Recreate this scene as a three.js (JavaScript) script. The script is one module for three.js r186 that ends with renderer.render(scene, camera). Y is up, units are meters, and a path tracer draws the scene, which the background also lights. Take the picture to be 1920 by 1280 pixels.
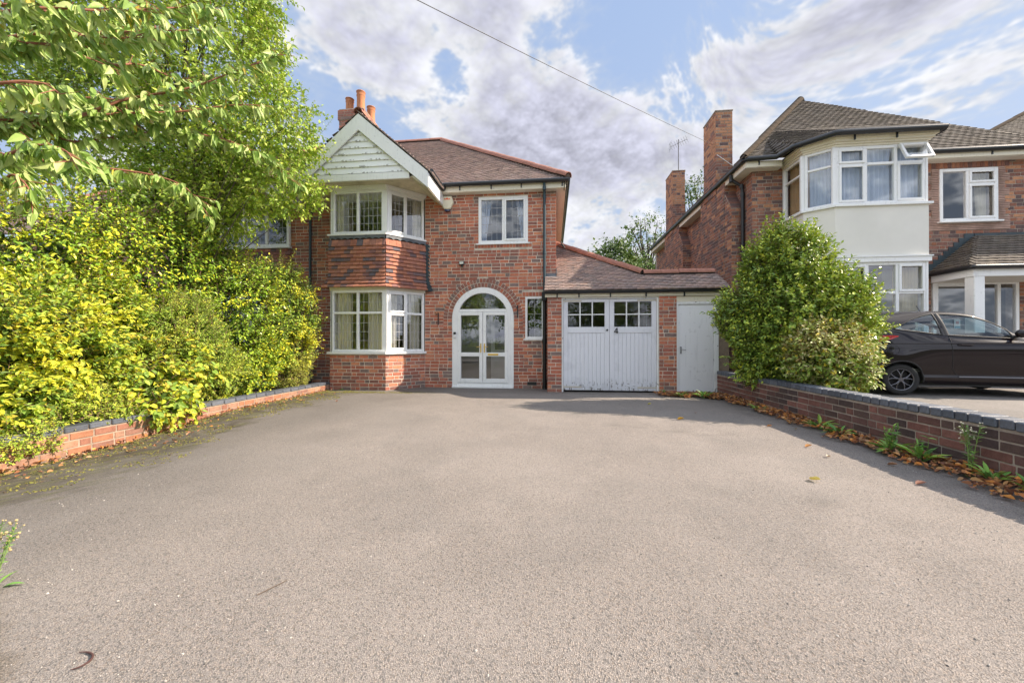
import * as THREE from 'three';
import { mergeGeometries } from 'three/addons/utils/BufferGeometryUtils.js';
import { FontLoader } from 'three/addons/loaders/FontLoader.js';
import { TextGeometry } from 'three/addons/geometries/TextGeometry.js';
import { createNoise3D } from 'simplex-noise';

// ---------------------------------------------------------------- camera, exposure, sun, sky
const scene = new THREE.Scene();
const W = 1024, H = 682;
const camera = new THREE.PerspectiveCamera(2 * Math.atan(640 / 700) * 180 / Math.PI, W / H, 0.05, 600);
camera.position.set(0, 1.14, 0);
camera.rotation.set(0.0043, Math.atan(75 / 700), 0, 'YXZ');
camera.updateMatrixWorld(true);

const renderer = new THREE.WebGLRenderer({ antialias: true });
renderer.setSize(W, H);
renderer.toneMapping = THREE.LinearToneMapping;
renderer.toneMappingExposure = 2.3;
renderer.shadowMap.enabled = true;
renderer.shadowMap.type = THREE.PCFSoftShadowMap;

const SUN_EL = 36 * Math.PI / 180, SUN_BACK = 5.5 * Math.PI / 180;
const sunDir = new THREE.Vector3(Math.cos(SUN_EL) * Math.cos(SUN_BACK), Math.sin(SUN_EL), -Math.cos(SUN_EL) * Math.sin(SUN_BACK));
const sun = new THREE.DirectionalLight(0xffeed8, 4.5);
sun.position.copy(sunDir).multiplyScalar(60).add(new THREE.Vector3(0, 0, -6));
sun.target.position.set(0, 0, -6);
sun.castShadow = true;
sun.shadow.mapSize.set(4096, 4096);
Object.assign(sun.shadow.camera, { left: -30, right: 30, top: 30, bottom: -30, near: 1, far: 140 });
sun.shadow.radius = 1;
scene.add(sun, sun.target);

function rng(seed) { let a = seed >>> 0; return () => { a = (a + 0x6D2B79F5) | 0; let t = Math.imul(a ^ (a >>> 15), 1 | a); t = (t + Math.imul(t ^ (t >>> 7), 61 | t)) ^ t; return ((t ^ (t >>> 14)) >>> 0) / 4294967296; }; }
const V = (x, y, z) => new THREE.Vector3(x, y, z);
const lerp = (a, b, t) => a + (b - a) * t, clamp = (x, a = 0, b = 1) => Math.min(b, Math.max(a, x));
const sstep = (a, b, x) => { const t = clamp((x - a) / (b - a)); return t * t * (3 - 2 * t); };

// the sky: blue air with broken cumulus and streaks of higher cloud, as radiance per direction
{
  const SW = 2560, SH = 1280, data = new Float32Array(SW * SH * 4), n3 = createNoise3D(rng(11));
  const fbm = (x, y, z, o) => { let s = 0, a = 0.5; for (let i = 0; i < o; i++) { s += a * n3(x, y, z); x = x * 2.03 + 7.1; y = y * 2.03 + 3.7; z = z * 2.03 - 5.3; a *= 0.52; } return s; };
  const billow = (x, y, z) => { let t = 0, a = .5; for (let i = 0; i < 3; i++) { t += a * (1 - 1.6 * Math.abs(n3(x, y, z))); x = x * 2.1 + 3; y = y * 2.1 - 5; z = z * 2.1 + 1; a *= .5; } return t; };
  // cloud masses: azimuth (deg, right of the facade axis), elevation (deg), half widths, weight
  const masses = [[-9, 30, 12, 12, .62], [2, 22, 12, 9, .55], [6, 30, 9, 5, .4], [-20, 43, 13, 9, .5], [-31, 36, 9, 8, .34], [-38, 44, 10, 7, .4], [-24, 20, 10, 6, .36], [-4, 44, 10, 6, .45], [-18, 27, 6, 6, .25],
    [16, 25, 9, 4.5, .44], [22, 32, 7, 7, .32], [36, 33, 16, 5.5, .5], [30, 25, 12, 3.5, .3], [44, 22, 10, 4, .3], [27, 21, 9, 3, .3], [10, 12, 14, 5, .3], [-44, 20, 12, 8, .3], [48, 34, 8, 6, .25],
    [-15, 35, 4, 3.6, -.5], [-26, 26, 6, 5, -.45], [14, 38, 7, 6, -.62], [21, 29, 4, 2.6, -.3], [28, 39, 6, 4, -.35], [-32, 27, 5, 7, -.3], [37, 24, 6, 2.2, -.3], [5, 40, 2.5, 4, -.15]];
  const blue0 = [.27, .318, .395], blue1 = [.150, .212, .340];
  for (let r = 0; r < SH; r++) {
    const el = ((r + .5) / SH - .5) * Math.PI, y = Math.sin(el), ch = Math.cos(el);
    for (let c = 0; c < SW; c++) {
      const az = ((c + .5) / SW - .5) * 2 * Math.PI, x = Math.cos(az) * ch, z = Math.sin(az) * ch, o = (r * SW + c) * 4;
      if (y < -.02) { const k = .12; data[o] = k * 1.05; data[o + 1] = k; data[o + 2] = k * .9; data[o + 3] = 1; continue; }
      const e = Math.max(y, 0), t = Math.pow(clamp(e / .8), .6);
      const cs = x * sunDir.x + y * sunDir.y + z * sunDir.z, glow = Math.pow(clamp(cs * .5 + .5), 6);
      const azf = Math.atan2(x, -z) * 180 / Math.PI, eld = el * 180 / Math.PI;
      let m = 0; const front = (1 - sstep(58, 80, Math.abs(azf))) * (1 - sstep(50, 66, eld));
      if (front > 0) for (const [a, b, w, h, k] of masses) { const d = ((azf - a) / w) ** 2 + ((eld - b) / h) ** 2; if (d < 6) m += k * Math.exp(-d); }
      const q = 1 / (e + .5), stretch = sstep(14, 30, azf) * front;      // wind-drawn cloud to the right
      // position on the cloud field, flattened towards the horizon
      const sx = x * q * 1.5, sy = y * 1.9, sz = z * q * 1.5, ux = sx * (1 - .45 * stretch) + sy * .5 * stretch, uy = sy * (1 + .7 * stretch) - sx * .25 * stretch;
      const big = fbm(ux * 1.9, uy * 1.9, sz * 1.9, 3), puff = billow(ux * 5.2, uy * 5.2, sz * 5.2), fine = billow(ux * 15 + big, uy * 15, sz * 15), fz = fbm(ux * 38, uy * 38, sz * 38, 3);
      const f = big * .62 + (puff - .5) * .52 + (fine - .5) * .20 + fz * .10;
      const lx = ux + .05, ly = uy + .055, g = fbm(lx * 1.9, ly * 1.9, sz * 1.9, 3) * .62 + (billow(lx * 5.2, ly * 5.2, sz * 5.2) - .5) * .52;
      const d = lerp(.22 + .3 * big, m - .17, front) + f * .78;
      const a = sstep(-.09, .21, d), thick = sstep(.10, .72, d + .25 * fbm(ux * 1.2 + 5, uy * 1.2, sz * 1.2, 2)), edge = clamp((f - g) * .85, -.35, .45);
      // tops and edges turned to the light are white, thick bases grey; cloud behind and overhead is brightened and blued as added fill
      const fillGain = lerp(2.1, 1, front);
      let lum = (lerp(.378, .245, thick) + edge * .17 + fz * .03) * fillGain;
      lum = clamp(lum, .19, .43 * fillGain);
      const wispy = .38 * sstep(-.45, .1, d) * (.7 + .6 * (fine - .5)), cl = [lum * lerp(.95, .99, front), lum * 1.005, lum * (lerp(1.09, 1.05, front) + .16 * thick)];
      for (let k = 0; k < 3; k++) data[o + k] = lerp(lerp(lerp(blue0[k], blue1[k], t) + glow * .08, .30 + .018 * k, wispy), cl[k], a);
      data[o + 3] = 1;
    }
  }
  const sky = new THREE.DataTexture(data, SW, SH, THREE.RGBAFormat, THREE.FloatType);
  sky.mapping = THREE.EquirectangularReflectionMapping; sky.magFilter = THREE.LinearFilter; sky.minFilter = THREE.LinearFilter; sky.wrapS = THREE.RepeatWrapping; sky.needsUpdate = true;
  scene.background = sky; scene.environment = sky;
}

// ---------------------------------------------------------------- names, things, parts
const taken = new Map();
function numbered(name) { const n = taken.get(name) ?? 0; taken.set(name, n + 1); return n ? name + '_' + String(n).padStart(3, '0') : name; }
function tag(o, label, category, group) { o.userData.label = label; o.userData.category = category; if (group) o.userData.group = group; return o; }
function thing(name, label, category, at = [0, 0, 0], group) {      // a Group at the thing's base; its children are given in world coordinates by put()
  const o = new THREE.Group(); o.name = numbered(name); o.position.set(...at); scene.add(o);
  return tag(o, label, category, group);
}
function shade(m) { m.castShadow = true; m.receiveShadow = true; return m; }
// part under a thing: geometry in world coordinates, so that its own frame is the world's and sub-parts need no shift
function put(parent, name, geometry, material) {
  const m = shade(new THREE.Mesh(geometry, material)); m.name = name;
  if (parent.parent === scene && parent.isGroup) m.position.copy(parent.position).negate();
  parent.add(m); return m;
}
function node(parent, name) {                                       // an empty part whose sub-parts are given in world coordinates
  const g = new THREE.Group(); g.name = name; if (parent.parent === scene) g.position.copy(parent.position).negate(); parent.add(g); return g;
}
function struct(name, geometry, material) { const m = shade(new THREE.Mesh(geometry, material)); m.name = name; m.userData.kind = 'structure'; scene.add(m); return m; }
function loose(name, geometry, material, label, category, group) { const m = shade(new THREE.Mesh(geometry, material)); m.name = numbered(name); scene.add(m); return tag(m, label, category, group); }

// ---------------------------------------------------------------- geometry builder (uv in metres)
class G {
  constructor() { this.p = []; this.n = []; this.u = []; this.c = null; this.m = null; }
  at(m) { this.m = m; return this; }
  v(a) { return this.m ? V(a[0], a[1], a[2]).applyMatrix4(this.m) : V(a[0], a[1], a[2]); }
  tri(a, b, c, nn) {
    const A = this.v(a), B = this.v(b), C = this.v(c), N = B.clone().sub(A).cross(C.clone().sub(A)).normalize();
    const ax = Math.abs(N.x), ay = Math.abs(N.y), az = Math.abs(N.z);
    for (const [i, P] of [A, B, C].entries()) {
      this.p.push(P.x, P.y, P.z); const q = nn ? nn[i] : N; this.n.push(q.x, q.y, q.z);
      if (ay >= ax && ay >= az) this.u.push(P.x, P.z); else if (ax > az) this.u.push(P.z, P.y); else this.u.push(P.x, P.y);
    }
    return this;
  }
  quad(a, b, c, d) { this.tri(a, b, c); return this.tri(a, c, d); }
  poly(pts) { for (let i = 1; i + 1 < pts.length; i++) this.tri(pts[0], pts[i], pts[i + 1]); return this; }
  box(x0, y0, z0, x1, y1, z1, ch = 0) {
    if (x0 > x1) [x0, x1] = [x1, x0]; if (y0 > y1) [y0, y1] = [y1, y0]; if (z0 > z1) [z0, z1] = [z1, z0];
    ch = Math.min(ch, (x1 - x0) * .4, (y1 - y0) * .4, (z1 - z0) * .4);
    const X = [x0, x1], Y = [y0, y1], Z = [z0, z1];
    if (ch <= 0) {
      this.quad([x0, y0, z1], [x1, y0, z1], [x1, y1, z1], [x0, y1, z1]); this.quad([x1, y0, z0], [x0, y0, z0], [x0, y1, z0], [x1, y1, z0]);
      this.quad([x1, y0, z1], [x1, y0, z0], [x1, y1, z0], [x1, y1, z1]); this.quad([x0, y0, z0], [x0, y0, z1], [x0, y1, z1], [x0, y1, z0]);
      this.quad([x0, y1, z1], [x1, y1, z1], [x1, y1, z0], [x0, y1, z0]); this.quad([x0, y0, z0], [x1, y0, z0], [x1, y0, z1], [x0, y0, z1]);
      return this;
    }
    // chamfered: three points per corner
    const P = (i, j, k, f) => [X[i] + (f === 0 ? 0 : (i ? -ch : ch)), Y[j] + (f === 1 ? 0 : (j ? -ch : ch)), Z[k] + (f === 2 ? 0 : (k ? -ch : ch))];
    const out = (a, b, c, d, cx) => { const A = V(...a), N = V(...b).sub(A).cross(V(...c).sub(A)); if (N.dot(V(...cx)) < 0) { d ? this.quad(a, d, c, b) : this.tri(a, c, b); } else d ? this.quad(a, b, c, d) : this.tri(a, b, c); };
    for (const s of [0, 1]) {
      const d = s ? 1 : -1;
      out(P(s, 0, 0, 0), P(s, 1, 0, 0), P(s, 1, 1, 0), P(s, 0, 1, 0), [d, 0, 0]);
      out(P(0, s, 0, 1), P(1, s, 0, 1), P(1, s, 1, 1), P(0, s, 1, 1), [0, d, 0]);
      out(P(0, 0, s, 2), P(1, 0, s, 2), P(1, 1, s, 2), P(0, 1, s, 2), [0, 0, d]);
    }
    for (const a of [0, 1]) for (const b of [0, 1]) {
      const da = a ? 1 : -1, db = b ? 1 : -1;
      out(P(0, a, b, 1), P(1, a, b, 1), P(1, a, b, 2), P(0, a, b, 2), [0, da, db]);
      out(P(a, 0, b, 0), P(a, 1, b, 0), P(a, 1, b, 2), P(a, 0, b, 2), [da, 0, db]);
      out(P(a, b, 0, 0), P(a, b, 1, 0), P(a, b, 1, 1), P(a, b, 0, 1), [da, db, 0]);
      for (const c of [0, 1]) out(P(a, b, c, 0), P(a, b, c, 1), P(a, b, c, 2), null, [da, db, c ? 1 : -1]);
    }
    return this;
  }
  // closed prism over a polygon (counter-clockwise in local x,y) between z0 and z1
  prism(pts, z0, z1) {
    const sh = THREE.ShapeUtils.triangulateShape(pts.map(([x, y]) => new THREE.Vector2(x, y)), []);
    for (const [a, b, c] of sh) { this.tri([...pts[a], z1], [...pts[b], z1], [...pts[c], z1]); this.tri([...pts[c], z0], [...pts[b], z0], [...pts[a], z0]); }
    for (let i = 0; i < pts.length; i++) { const a = pts[i], b = pts[(i + 1) % pts.length]; this.quad([...a, z0], [...b, z0], [...b, z1], [...a, z1]); }
    return this;
  }
  // sheet with holes in local x,y at z, facing +z
  sheet(pts, holes, z) {
    const all = [...pts, ...holes.flat()], f = THREE.ShapeUtils.triangulateShape(pts.map(([x, y]) => new THREE.Vector2(x, y)), holes.map((h) => h.map(([x, y]) => new THREE.Vector2(x, y))));
    for (const [a, b, c] of f) this.tri([...all[a], z], [...all[b], z], [...all[c], z]);
    return this;
  }
  tube(pts, r, seg = 8, cap = true) {
    const P = pts.map((a) => (a.isVector3 ? a.clone() : V(...a))), n = P.length, R = (i) => (Array.isArray(r) ? r[i] : r);
    let T = [], N = [];
    for (let i = 0; i < n; i++) T.push(P[Math.min(i + 1, n - 1)].clone().sub(P[Math.max(i - 1, 0)]).normalize());
    let up = Math.abs(T[0].y) < .9 ? V(0, 1, 0) : V(1, 0, 0), nrm = up.clone().sub(T[0].clone().multiplyScalar(up.dot(T[0]))).normalize();
    const ring = [];
    for (let i = 0; i < n; i++) {
      nrm = nrm.clone().sub(T[i].clone().multiplyScalar(nrm.dot(T[i]))).normalize(); const bi = T[i].clone().cross(nrm);
      ring.push([...Array(seg).keys()].map((k) => { const a = k / seg * 2 * Math.PI; return nrm.clone().multiplyScalar(Math.cos(a)).add(bi.clone().multiplyScalar(Math.sin(a))); }));
    }
    const at = (i, k) => P[i].clone().add(ring[i][k % seg].clone().multiplyScalar(R(i))).toArray();
    const old = this.m;
    for (let i = 0; i + 1 < n; i++) for (let k = 0; k < seg; k++) {
      const k2 = (k + 1) % seg, nn = (a, b, c) => (old ? undefined : [a, b, c]);
      this.tri(at(i, k), at(i, k2), at(i + 1, k2), nn(ring[i][k], ring[i][k2], ring[i + 1][k2]));
      this.tri(at(i, k), at(i + 1, k2), at(i + 1, k), nn(ring[i][k], ring[i + 1][k2], ring[i + 1][k]));
    }
    if (cap) for (const [i, s] of [[0, 1], [n - 1, 0]]) for (let k = 0; k < seg; k++) { const a = at(i, k), b = at(i, k + 1); s ? this.tri(P[i].toArray(), b, a) : this.tri(P[i].toArray(), a, b); }
    return this;
  }
  add(geometry, mat) {
    const g = geometry.index ? geometry.toNonIndexed() : geometry, P = g.attributes.position, Nn = g.attributes.normal, U = g.attributes.uv, M = mat ?? new THREE.Matrix4(), NM = new THREE.Matrix3().getNormalMatrix(M);
    for (let i = 0; i < P.count; i++) {
      const a = V(P.getX(i), P.getY(i), P.getZ(i)).applyMatrix4(M), b = V(Nn.getX(i), Nn.getY(i), Nn.getZ(i)).applyMatrix3(NM).normalize();
      this.p.push(a.x, a.y, a.z); this.n.push(b.x, b.y, b.z); U ? this.u.push(U.getX(i), U.getY(i)) : this.u.push(a.x, a.y);
    }
    return this;
  }
  get empty() { return !this.p.length; }
  geo() {
    const g = new THREE.BufferGeometry();
    g.setAttribute('position', new THREE.Float32BufferAttribute(this.p, 3)); g.setAttribute('normal', new THREE.Float32BufferAttribute(this.n, 3)); g.setAttribute('uv', new THREE.Float32BufferAttribute(this.u, 2));
    return g;
  }
  put(parent, name, material) { return put(parent, name, this.geo(), material); }
}
// frame: local x along u (horizontal), y up, z outwards
function frame(o, u) { const U = V(...u).normalize(), Y = V(0, 1, 0), Z = U.clone().cross(Y); return new THREE.Matrix4().makeBasis(U, Y, Z).setPosition(...o); }
function basis(o, x, y, z) { return new THREE.Matrix4().makeBasis(x, y, z).setPosition(o); }

// ---------------------------------------------------------------- textures (all tile)
const hash2 = (x, y, s) => { let h = Math.imul(x, 374761393) ^ Math.imul(y, 668265263) ^ Math.imul(s, 1274126177); h = Math.imul(h ^ (h >>> 13), 1274126177); return ((h ^ (h >>> 16)) >>> 0) / 4294967296; };
function vnoise(x, y, per, s) { const xi = Math.floor(x), yi = Math.floor(y), fx = x - xi, fy = y - yi, a = fx * fx * (3 - 2 * fx), b = fy * fy * (3 - 2 * fy), w = (i, j) => hash2(((i % per) + per) % per, ((j % per) + per) % per, s); return lerp(lerp(w(xi, yi), w(xi + 1, yi), a), lerp(w(xi, yi + 1), w(xi + 1, yi + 1), a), b); }
function tfbm(u, v, per, oct, s) { let r = 0, a = .5, t = 0; for (let i = 0; i < oct; i++) { r += a * vnoise(u * per, v * per, per, s + i); t += a; a *= .55; per *= 2; } return r / t; }
function texture(n, fn, srgb = false, m = n) {
  const d = new Uint8Array(n * m * 4);
  for (let y = 0; y < m; y++) for (let x = 0; x < n; x++) { const c = fn((x + .5) / n, (y + .5) / m, x, y), o = (y * n + x) * 4; for (let k = 0; k < 3; k++) d[o + k] = clamp(Array.isArray(c) ? c[k] : c) * 255; d[o + 3] = 255; }
  const t = new THREE.DataTexture(d, n, m, THREE.RGBAFormat); t.wrapS = t.wrapT = THREE.RepeatWrapping; t.magFilter = THREE.LinearFilter; t.minFilter = THREE.LinearFilter; t.needsUpdate = true;
  if (srgb) t.colorSpace = THREE.SRGBColorSpace;
  return t;
}
const rep = (t, su, sv = su) => { const c = t.clone(); c.repeat.set(su, sv); c.needsUpdate = true; return c; };
const tGrain = texture(256, (u, v, x, y) => .55 * tfbm(u, v, 16, 4, 3) + .45 * hash2(x, y, 9));
const tMottle = texture(512, (u, v, x, y) => { const a = tfbm(u, v, 4, 6, 21), b = tfbm(u, v, 24, 3, 31), k = .62 + .55 * (a - .5) * 1.6 + .22 * (b - .5) + .06 * (hash2(x, y, 5) - .5); return [k + .16, k + .16, k + .16]; });
const tBrick = texture(512, (u, v, x, y) => { const a = tfbm(u, v, 8, 5, 41), b = tfbm(u, v, 40, 3, 43), sp = hash2(x >> 1, y >> 1, 4) > .965 ? -.28 : 0, k = .80 + .5 * (a - .5) + .30 * (b - .5) + sp; return [k, k * lerp(.97, 1.05, b), k * lerp(.92, 1.1, b)]; });
const tTile = texture(512, (u, v, x, y) => { const a = tfbm(u, v, 6, 5, 61), b = tfbm(u, v, 30, 3, 63), lich = sstep(.60, .72, tfbm(u, v, 12, 4, 71)), k = .78 + .6 * (a - .5) + .3 * (b - .5); return [lerp(k, .95, lich * .5), lerp(k, 1.0, lich * .55), lerp(k, .8, lich * .4)]; });
const tPaint = texture(512, (u, v, x, y) => { const s = tfbm(u * 1, v * .12, 40, 3, 81), a = tfbm(u, v, 5, 5, 83), d = sstep(.66, .8, tfbm(u, v, 20, 4, 85)) * .12, k = .93 + .07 * (a - .5) - .09 * sstep(.6, .85, s) - d; return [k, k * .995, k * .985]; });
const tSoft = texture(256, (u, v) => .94 + .16 * (tfbm(u, v, 4, 5, 95) - .5));
const tDoor = texture(1024, (u, v) => { const s = vnoise(u * 120, v * 5, 120, 87) * .5 + vnoise(u * 260, v * 9, 260, 88) * .5, a = tfbm(u, v, 8, 5, 89), low = sstep(.16, .04, v), fl = low * sstep(.60, .66, tfbm(u, v, 60, 3, 91) * .6 + vnoise(u * 200, v * 14, 200, 92) * .4), k = .95 - .07 * sstep(.5, .9, s) - .08 * sstep(.55, .75, a) - .10 * low; return [lerp(k, .2, fl), lerp(k, .18, fl), lerp(k, .165, fl)]; });
const tBoard = texture(1024, (u, v) => { const a = tfbm(u, v, 8, 4, 131), st = sstep(.52, .75, vnoise(u * 9, v * .01, 9, 133)) * sstep(.5, .05, v), fl = sstep(.42, .02, v) * sstep(.60, .70, vnoise(u * 14, .5, 14, 135) * .6 + vnoise(u * 60, v * 4, 60, 137) * .4), k = .97 - .10 * (a - .5) - .10 * st; return [lerp(k, .16, fl), lerp(k, .15, fl), lerp(k, .13, fl)]; }, false, 64);
const tPeel = texture(1024, (u, v) => { // old painted boards: grey streaks and flakes gone to dark wood
  const s = vnoise(u * 90, v * 6, 90, 87) * .5 + vnoise(u * 200, v * 10, 200, 88) * .5, a = tfbm(u, v, 6, 5, 89), fl = .85 * sstep(.735, .76, tfbm(u, v, 22, 5, 91)), k = .95 - .10 * sstep(.55, .9, s) - .12 * sstep(.55, .75, a);
  return [lerp(k, .17, fl), lerp(k, .155, fl), lerp(k * .985, .14, fl)]; }, false, 1024);
// worn tarmac: packed chippings of several stones in dark binder, about 2.4 m to a repeat
let tTar, tTarBump;
{
  const N = 1536, cell = 384, hgt = new Uint8Array(N * N * 4), col = new Uint8Array(N * N * 4), J = new Float32Array(cell * cell * 4);
  for (let b = 0; b < cell; b++) for (let a = 0; a < cell; a++) { const o = (b * cell + a) * 4; J[o] = .15 + .7 * hash2(a, b, 1); J[o + 1] = .15 + .7 * hash2(a, b, 2); J[o + 2] = 1 / (.5 + .65 * hash2(a, b, 6)); J[o + 3] = hash2(a, b, 3); }
  const BN = 192, bigA = new Float32Array(BN * BN); for (let i = 0; i < BN * BN; i++) bigA[i] = tfbm((i % BN) / BN, Math.floor(i / BN) / BN, 5, 5, 101);
  for (let y = 0; y < N; y++) for (let x = 0; x < N; x++) {
    const gx = x * cell / N, gy0 = y * cell / N, ix = Math.floor(gx), iy = Math.floor(gy0); let d1 = 9, d2 = 9, id = 0;
    for (let j = -1; j <= 1; j++) for (let i = -1; i <= 1; i++) {
      const q = (((iy + j + cell) % cell) * cell + (ix + i + cell) % cell) * 4, dx = ix + i + J[q] - gx, dy = iy + j + J[q + 1] - gy0, d = Math.sqrt(dx * dx + dy * dy) * J[q + 2];
      if (d < d1) { d2 = d1; d1 = d; id = J[q + 3]; } else if (d < d2) d2 = d;
    }
    const edge = sstep(.0, .32, d2 - d1), r2 = (id * 7919) % 1, fine = hash2(x, y, 12), pit = id > .84 ? .25 : 1, big = bigA[Math.floor(y * BN / N) * BN + Math.floor(x * BN / N)], o = (y * N + x) * 4;
    let k = lerp(.36, lerp(.70, 1.02, r2), edge) * lerp(.5, 1, pit) + (fine - .5) * .10 + (big - .5) * .22;
    if (id < .045) k += .28;
    const w = r2 > .7 ? .03 : -.01;
    col[o] = clamp(k + w) * 255; col[o + 1] = clamp(k) * 255; col[o + 2] = clamp(k - w) * 255; col[o + 3] = 255;
    const hh = clamp(edge * lerp(.5, 1, r2) * pit * .92 + fine * .08); hgt[o] = hgt[o + 1] = hgt[o + 2] = hh * 255; hgt[o + 3] = 255;
  }
  const mk = (d) => { const t = new THREE.DataTexture(d, N, N, THREE.RGBAFormat); t.wrapS = t.wrapT = THREE.RepeatWrapping; t.magFilter = THREE.LinearFilter; t.needsUpdate = true; return t; };
  tTar = mk(col); tTarBump = mk(hgt);
}

// ---------------------------------------------------------------- materials
function tBoardMap() { const t = rep(tBoard, .45, 1 / .15); t.offset.set(0, -(5.07 / .15) % 1); return t; }
const std = (r, g, b, rough = .8, extra = {}) => new THREE.MeshStandardMaterial({ color: new THREE.Color().setRGB(r, g, b), roughness: rough, ...extra });
const phys = (r, g, b, rough, extra = {}) => new THREE.MeshPhysicalMaterial({ color: new THREE.Color().setRGB(r, g, b), roughness: rough, ...extra });
const brickMap = rep(tBrick, 2.3), grainB = rep(tGrain, 9);
const BR = { bumpMap: grainB, bumpScale: .0022 };
const M = {
  upvc: std(.86, .87, .88, .38, { map: rep(tPaint, .8) }),
  paint: std(.84, .85, .86, .55, { map: rep(tPaint, .9) }),
  cream: std(.78, .73, .60, .6, { map: rep(tPaint, .8) }),
  peel: std(.82, .83, .84, .65, { map: rep(tPeel, .55, .42), bumpMap: rep(tPeel, .55, .42), bumpScale: .0012 }),
  door: std(.72, .73, .78, .6, { map: rep(tDoor, .4167) }),
  weather: std(.84, .85, .86, .65, { map: tBoardMap() }),
  doorgrey: std(.80, .81, .84, .5, { map: rep(tPaint, .5) }),
  soffit: std(.76, .70, .55, .8, { map: rep(tMottle, .6) }),
  soffitW: std(.74, .71, .64, .8, { map: rep(tPaint, .6) }),
  mortar: std(.74, .64, .53, .95, { map: rep(tMottle, 1.1), bumpMap: rep(tGrain, 7), bumpScale: .003 }),
  mortarL: std(.46, .36, .28, .95, { map: rep(tMottle, 1.1), bumpMap: rep(tGrain, 7), bumpScale: .003 }),
  mortarG: std(.42, .35, .29, .95, { map: rep(tMottle, 1.1), bumpMap: rep(tGrain, 7), bumpScale: .003 }),
  lead: std(.16, .175, .20, .55, { map: rep(tMottle, 1.3) }),
  leadD: std(.045, .07, .085, .6, { map: rep(tMottle, 1.3) }),
  black: phys(.012, .013, .015, .38, {}),
  pipe: phys(.02, .045, .06, .4, {}),
  gutter: phys(.018, .02, .024, .35, {}),
  under: std(.05, .035, .03, .95),
  glass: phys(1, 1, 1, 0, { transmission: 1, thickness: 0, ior: 2.1 }),
  glassD: phys(.5, .53, .55, .02, { transmission: 1, thickness: 0, ior: 1.7 }),
  leadcame: std(.42, .42, .44, .5),
  room: std(.14, .125, .11, .9), roomW: std(.5, .49, .45, .9), floor: std(.2, .15, .1, .8),
  net: phys(.56, .66, .80, .9, { transmission: .45, thickness: 0 }),  // blue of the reflected sky is put into the net colour
  curtain: phys(.58, .55, .44, .9, { transmission: .25, thickness: 0 }),
  curtainG: phys(.42, .36, .2, .9, { transmission: .2, thickness: 0 }),
  curtainB: phys(.40, .27, .13, .9, { transmission: .2, thickness: 0 }),
  brass: phys(.75, .52, .16, .28, { metalness: 1 }),
  iron: std(.02, .02, .02, .6),
  render: std(.75, .73, .68, .9, { map: rep(tSoft, .5), bumpMap: rep(tGrain, 5), bumpScale: .002 }),
  renderBr: std(.33, .25, .18, .95, { map: rep(tMottle, .9), bumpMap: rep(tGrain, 4), bumpScale: .004 }),
  terracotta: std(.50, .20, .09, .85, { map: rep(tMottle, 1.5) }),
  ridge: std(.40, .18, .13, .85, { map: rep(tTile, 1.6), ...BR }),
  ridgeG: phys(.10, .078, .06, 1, { map: rep(tTile, 1.6), specularIntensity: .08 }),
  soil: std(.075, .055, .038, 1, { map: rep(tMottle, .7), bumpMap: rep(tGrain, 2.2), bumpScale: .03 }),
  bark: std(.12, .095, .075, .95, { map: rep(tMottle, 2, .6), bumpMap: rep(tGrain, 3), bumpScale: .008 }),
  twig: std(.20, .13, .085, .9), twigR: std(.25, .10, .06, .8), twigG: std(.25, .22, .08, .8),
  tin: std(.4, .4, .42, .4, { metalness: .8 }),
  quoin: std(.50, .33, .27, .9, { map: rep(tMottle, 1.4) }),
};
// tones of brick (linear): reds, orange, purple-browns, greyed headers
const TONE = { house: [[0.596,0.205,0.122],[0.535,0.172,0.103],[0.604,0.229,0.135],[0.449,0.154,0.106],[0.64,0.221,0.132],[0.334,0.149,0.115],[0.672,0.271,0.151],[0.407,0.175,0.127],[0.568,0.211,0.142],[0.266,0.184,0.163]],
  nb: [[0.356,0.152,0.101],[0.409,0.167,0.097],[0.275,0.122,0.09],[0.209,0.107,0.094],[0.464,0.209,0.127],[0.329,0.151,0.113],[0.573,0.279,0.152],[0.169,0.106,0.1],[0.384,0.186,0.129],[0.264,0.15,0.124]],
  wallR: [[0.206,0.09,0.07],[0.156,0.074,0.061],[0.247,0.106,0.083],[0.105,0.06,0.052],[0.187,0.092,0.074],[0.127,0.077,0.065],[0.278,0.124,0.097],[0.091,0.059,0.054],[0.167,0.085,0.072],[0.219,0.11,0.091]],
  wallL: [[.42, .20, .12], [.38, .16, .10], [.46, .24, .15], [.34, .15, .10], [.44, .21, .13], [.40, .22, .15], [.36, .17, .11], [.48, .25, .16], [.30, .15, .11], [.42, .18, .10]],
  blue: [[.135, .15, .185], [.11, .125, .155], [.16, .175, .21], [.10, .11, .135], [.14, .15, .18]],
  clay: [[0.478,0.196,0.126],[0.43,0.17,0.116],[0.505,0.211,0.141],[0.363,0.161,0.131],[0.295,0.146,0.132],[0.205,0.136,0.14],[0.16,0.134,0.156],[0.543,0.24,0.16],[0.41,0.187,0.141],[0.502,0.215,0.154]],
  roof: [[0.391,0.287,0.257],[0.362,0.27,0.245],[0.422,0.311,0.278],[0.334,0.252,0.231],[0.386,0.291,0.265],[0.448,0.326,0.285],[0.315,0.243,0.224],[0.411,0.313,0.286]],
  garageRoof: [[0.361,0.258,0.226],[0.327,0.238,0.212],[0.401,0.289,0.254],[0.293,0.217,0.198],[0.359,0.27,0.241],[0.271,0.213,0.2],[0.422,0.291,0.247],[0.328,0.256,0.236]],
  nbRoof: [[0.138,0.113,0.094],[0.125,0.105,0.087],[0.15,0.124,0.103],[0.116,0.097,0.083],[0.144,0.119,0.101],[0.158,0.131,0.104],[0.134,0.113,0.097],[0.155,0.133,0.112]] };
const toneMats = {};
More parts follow.
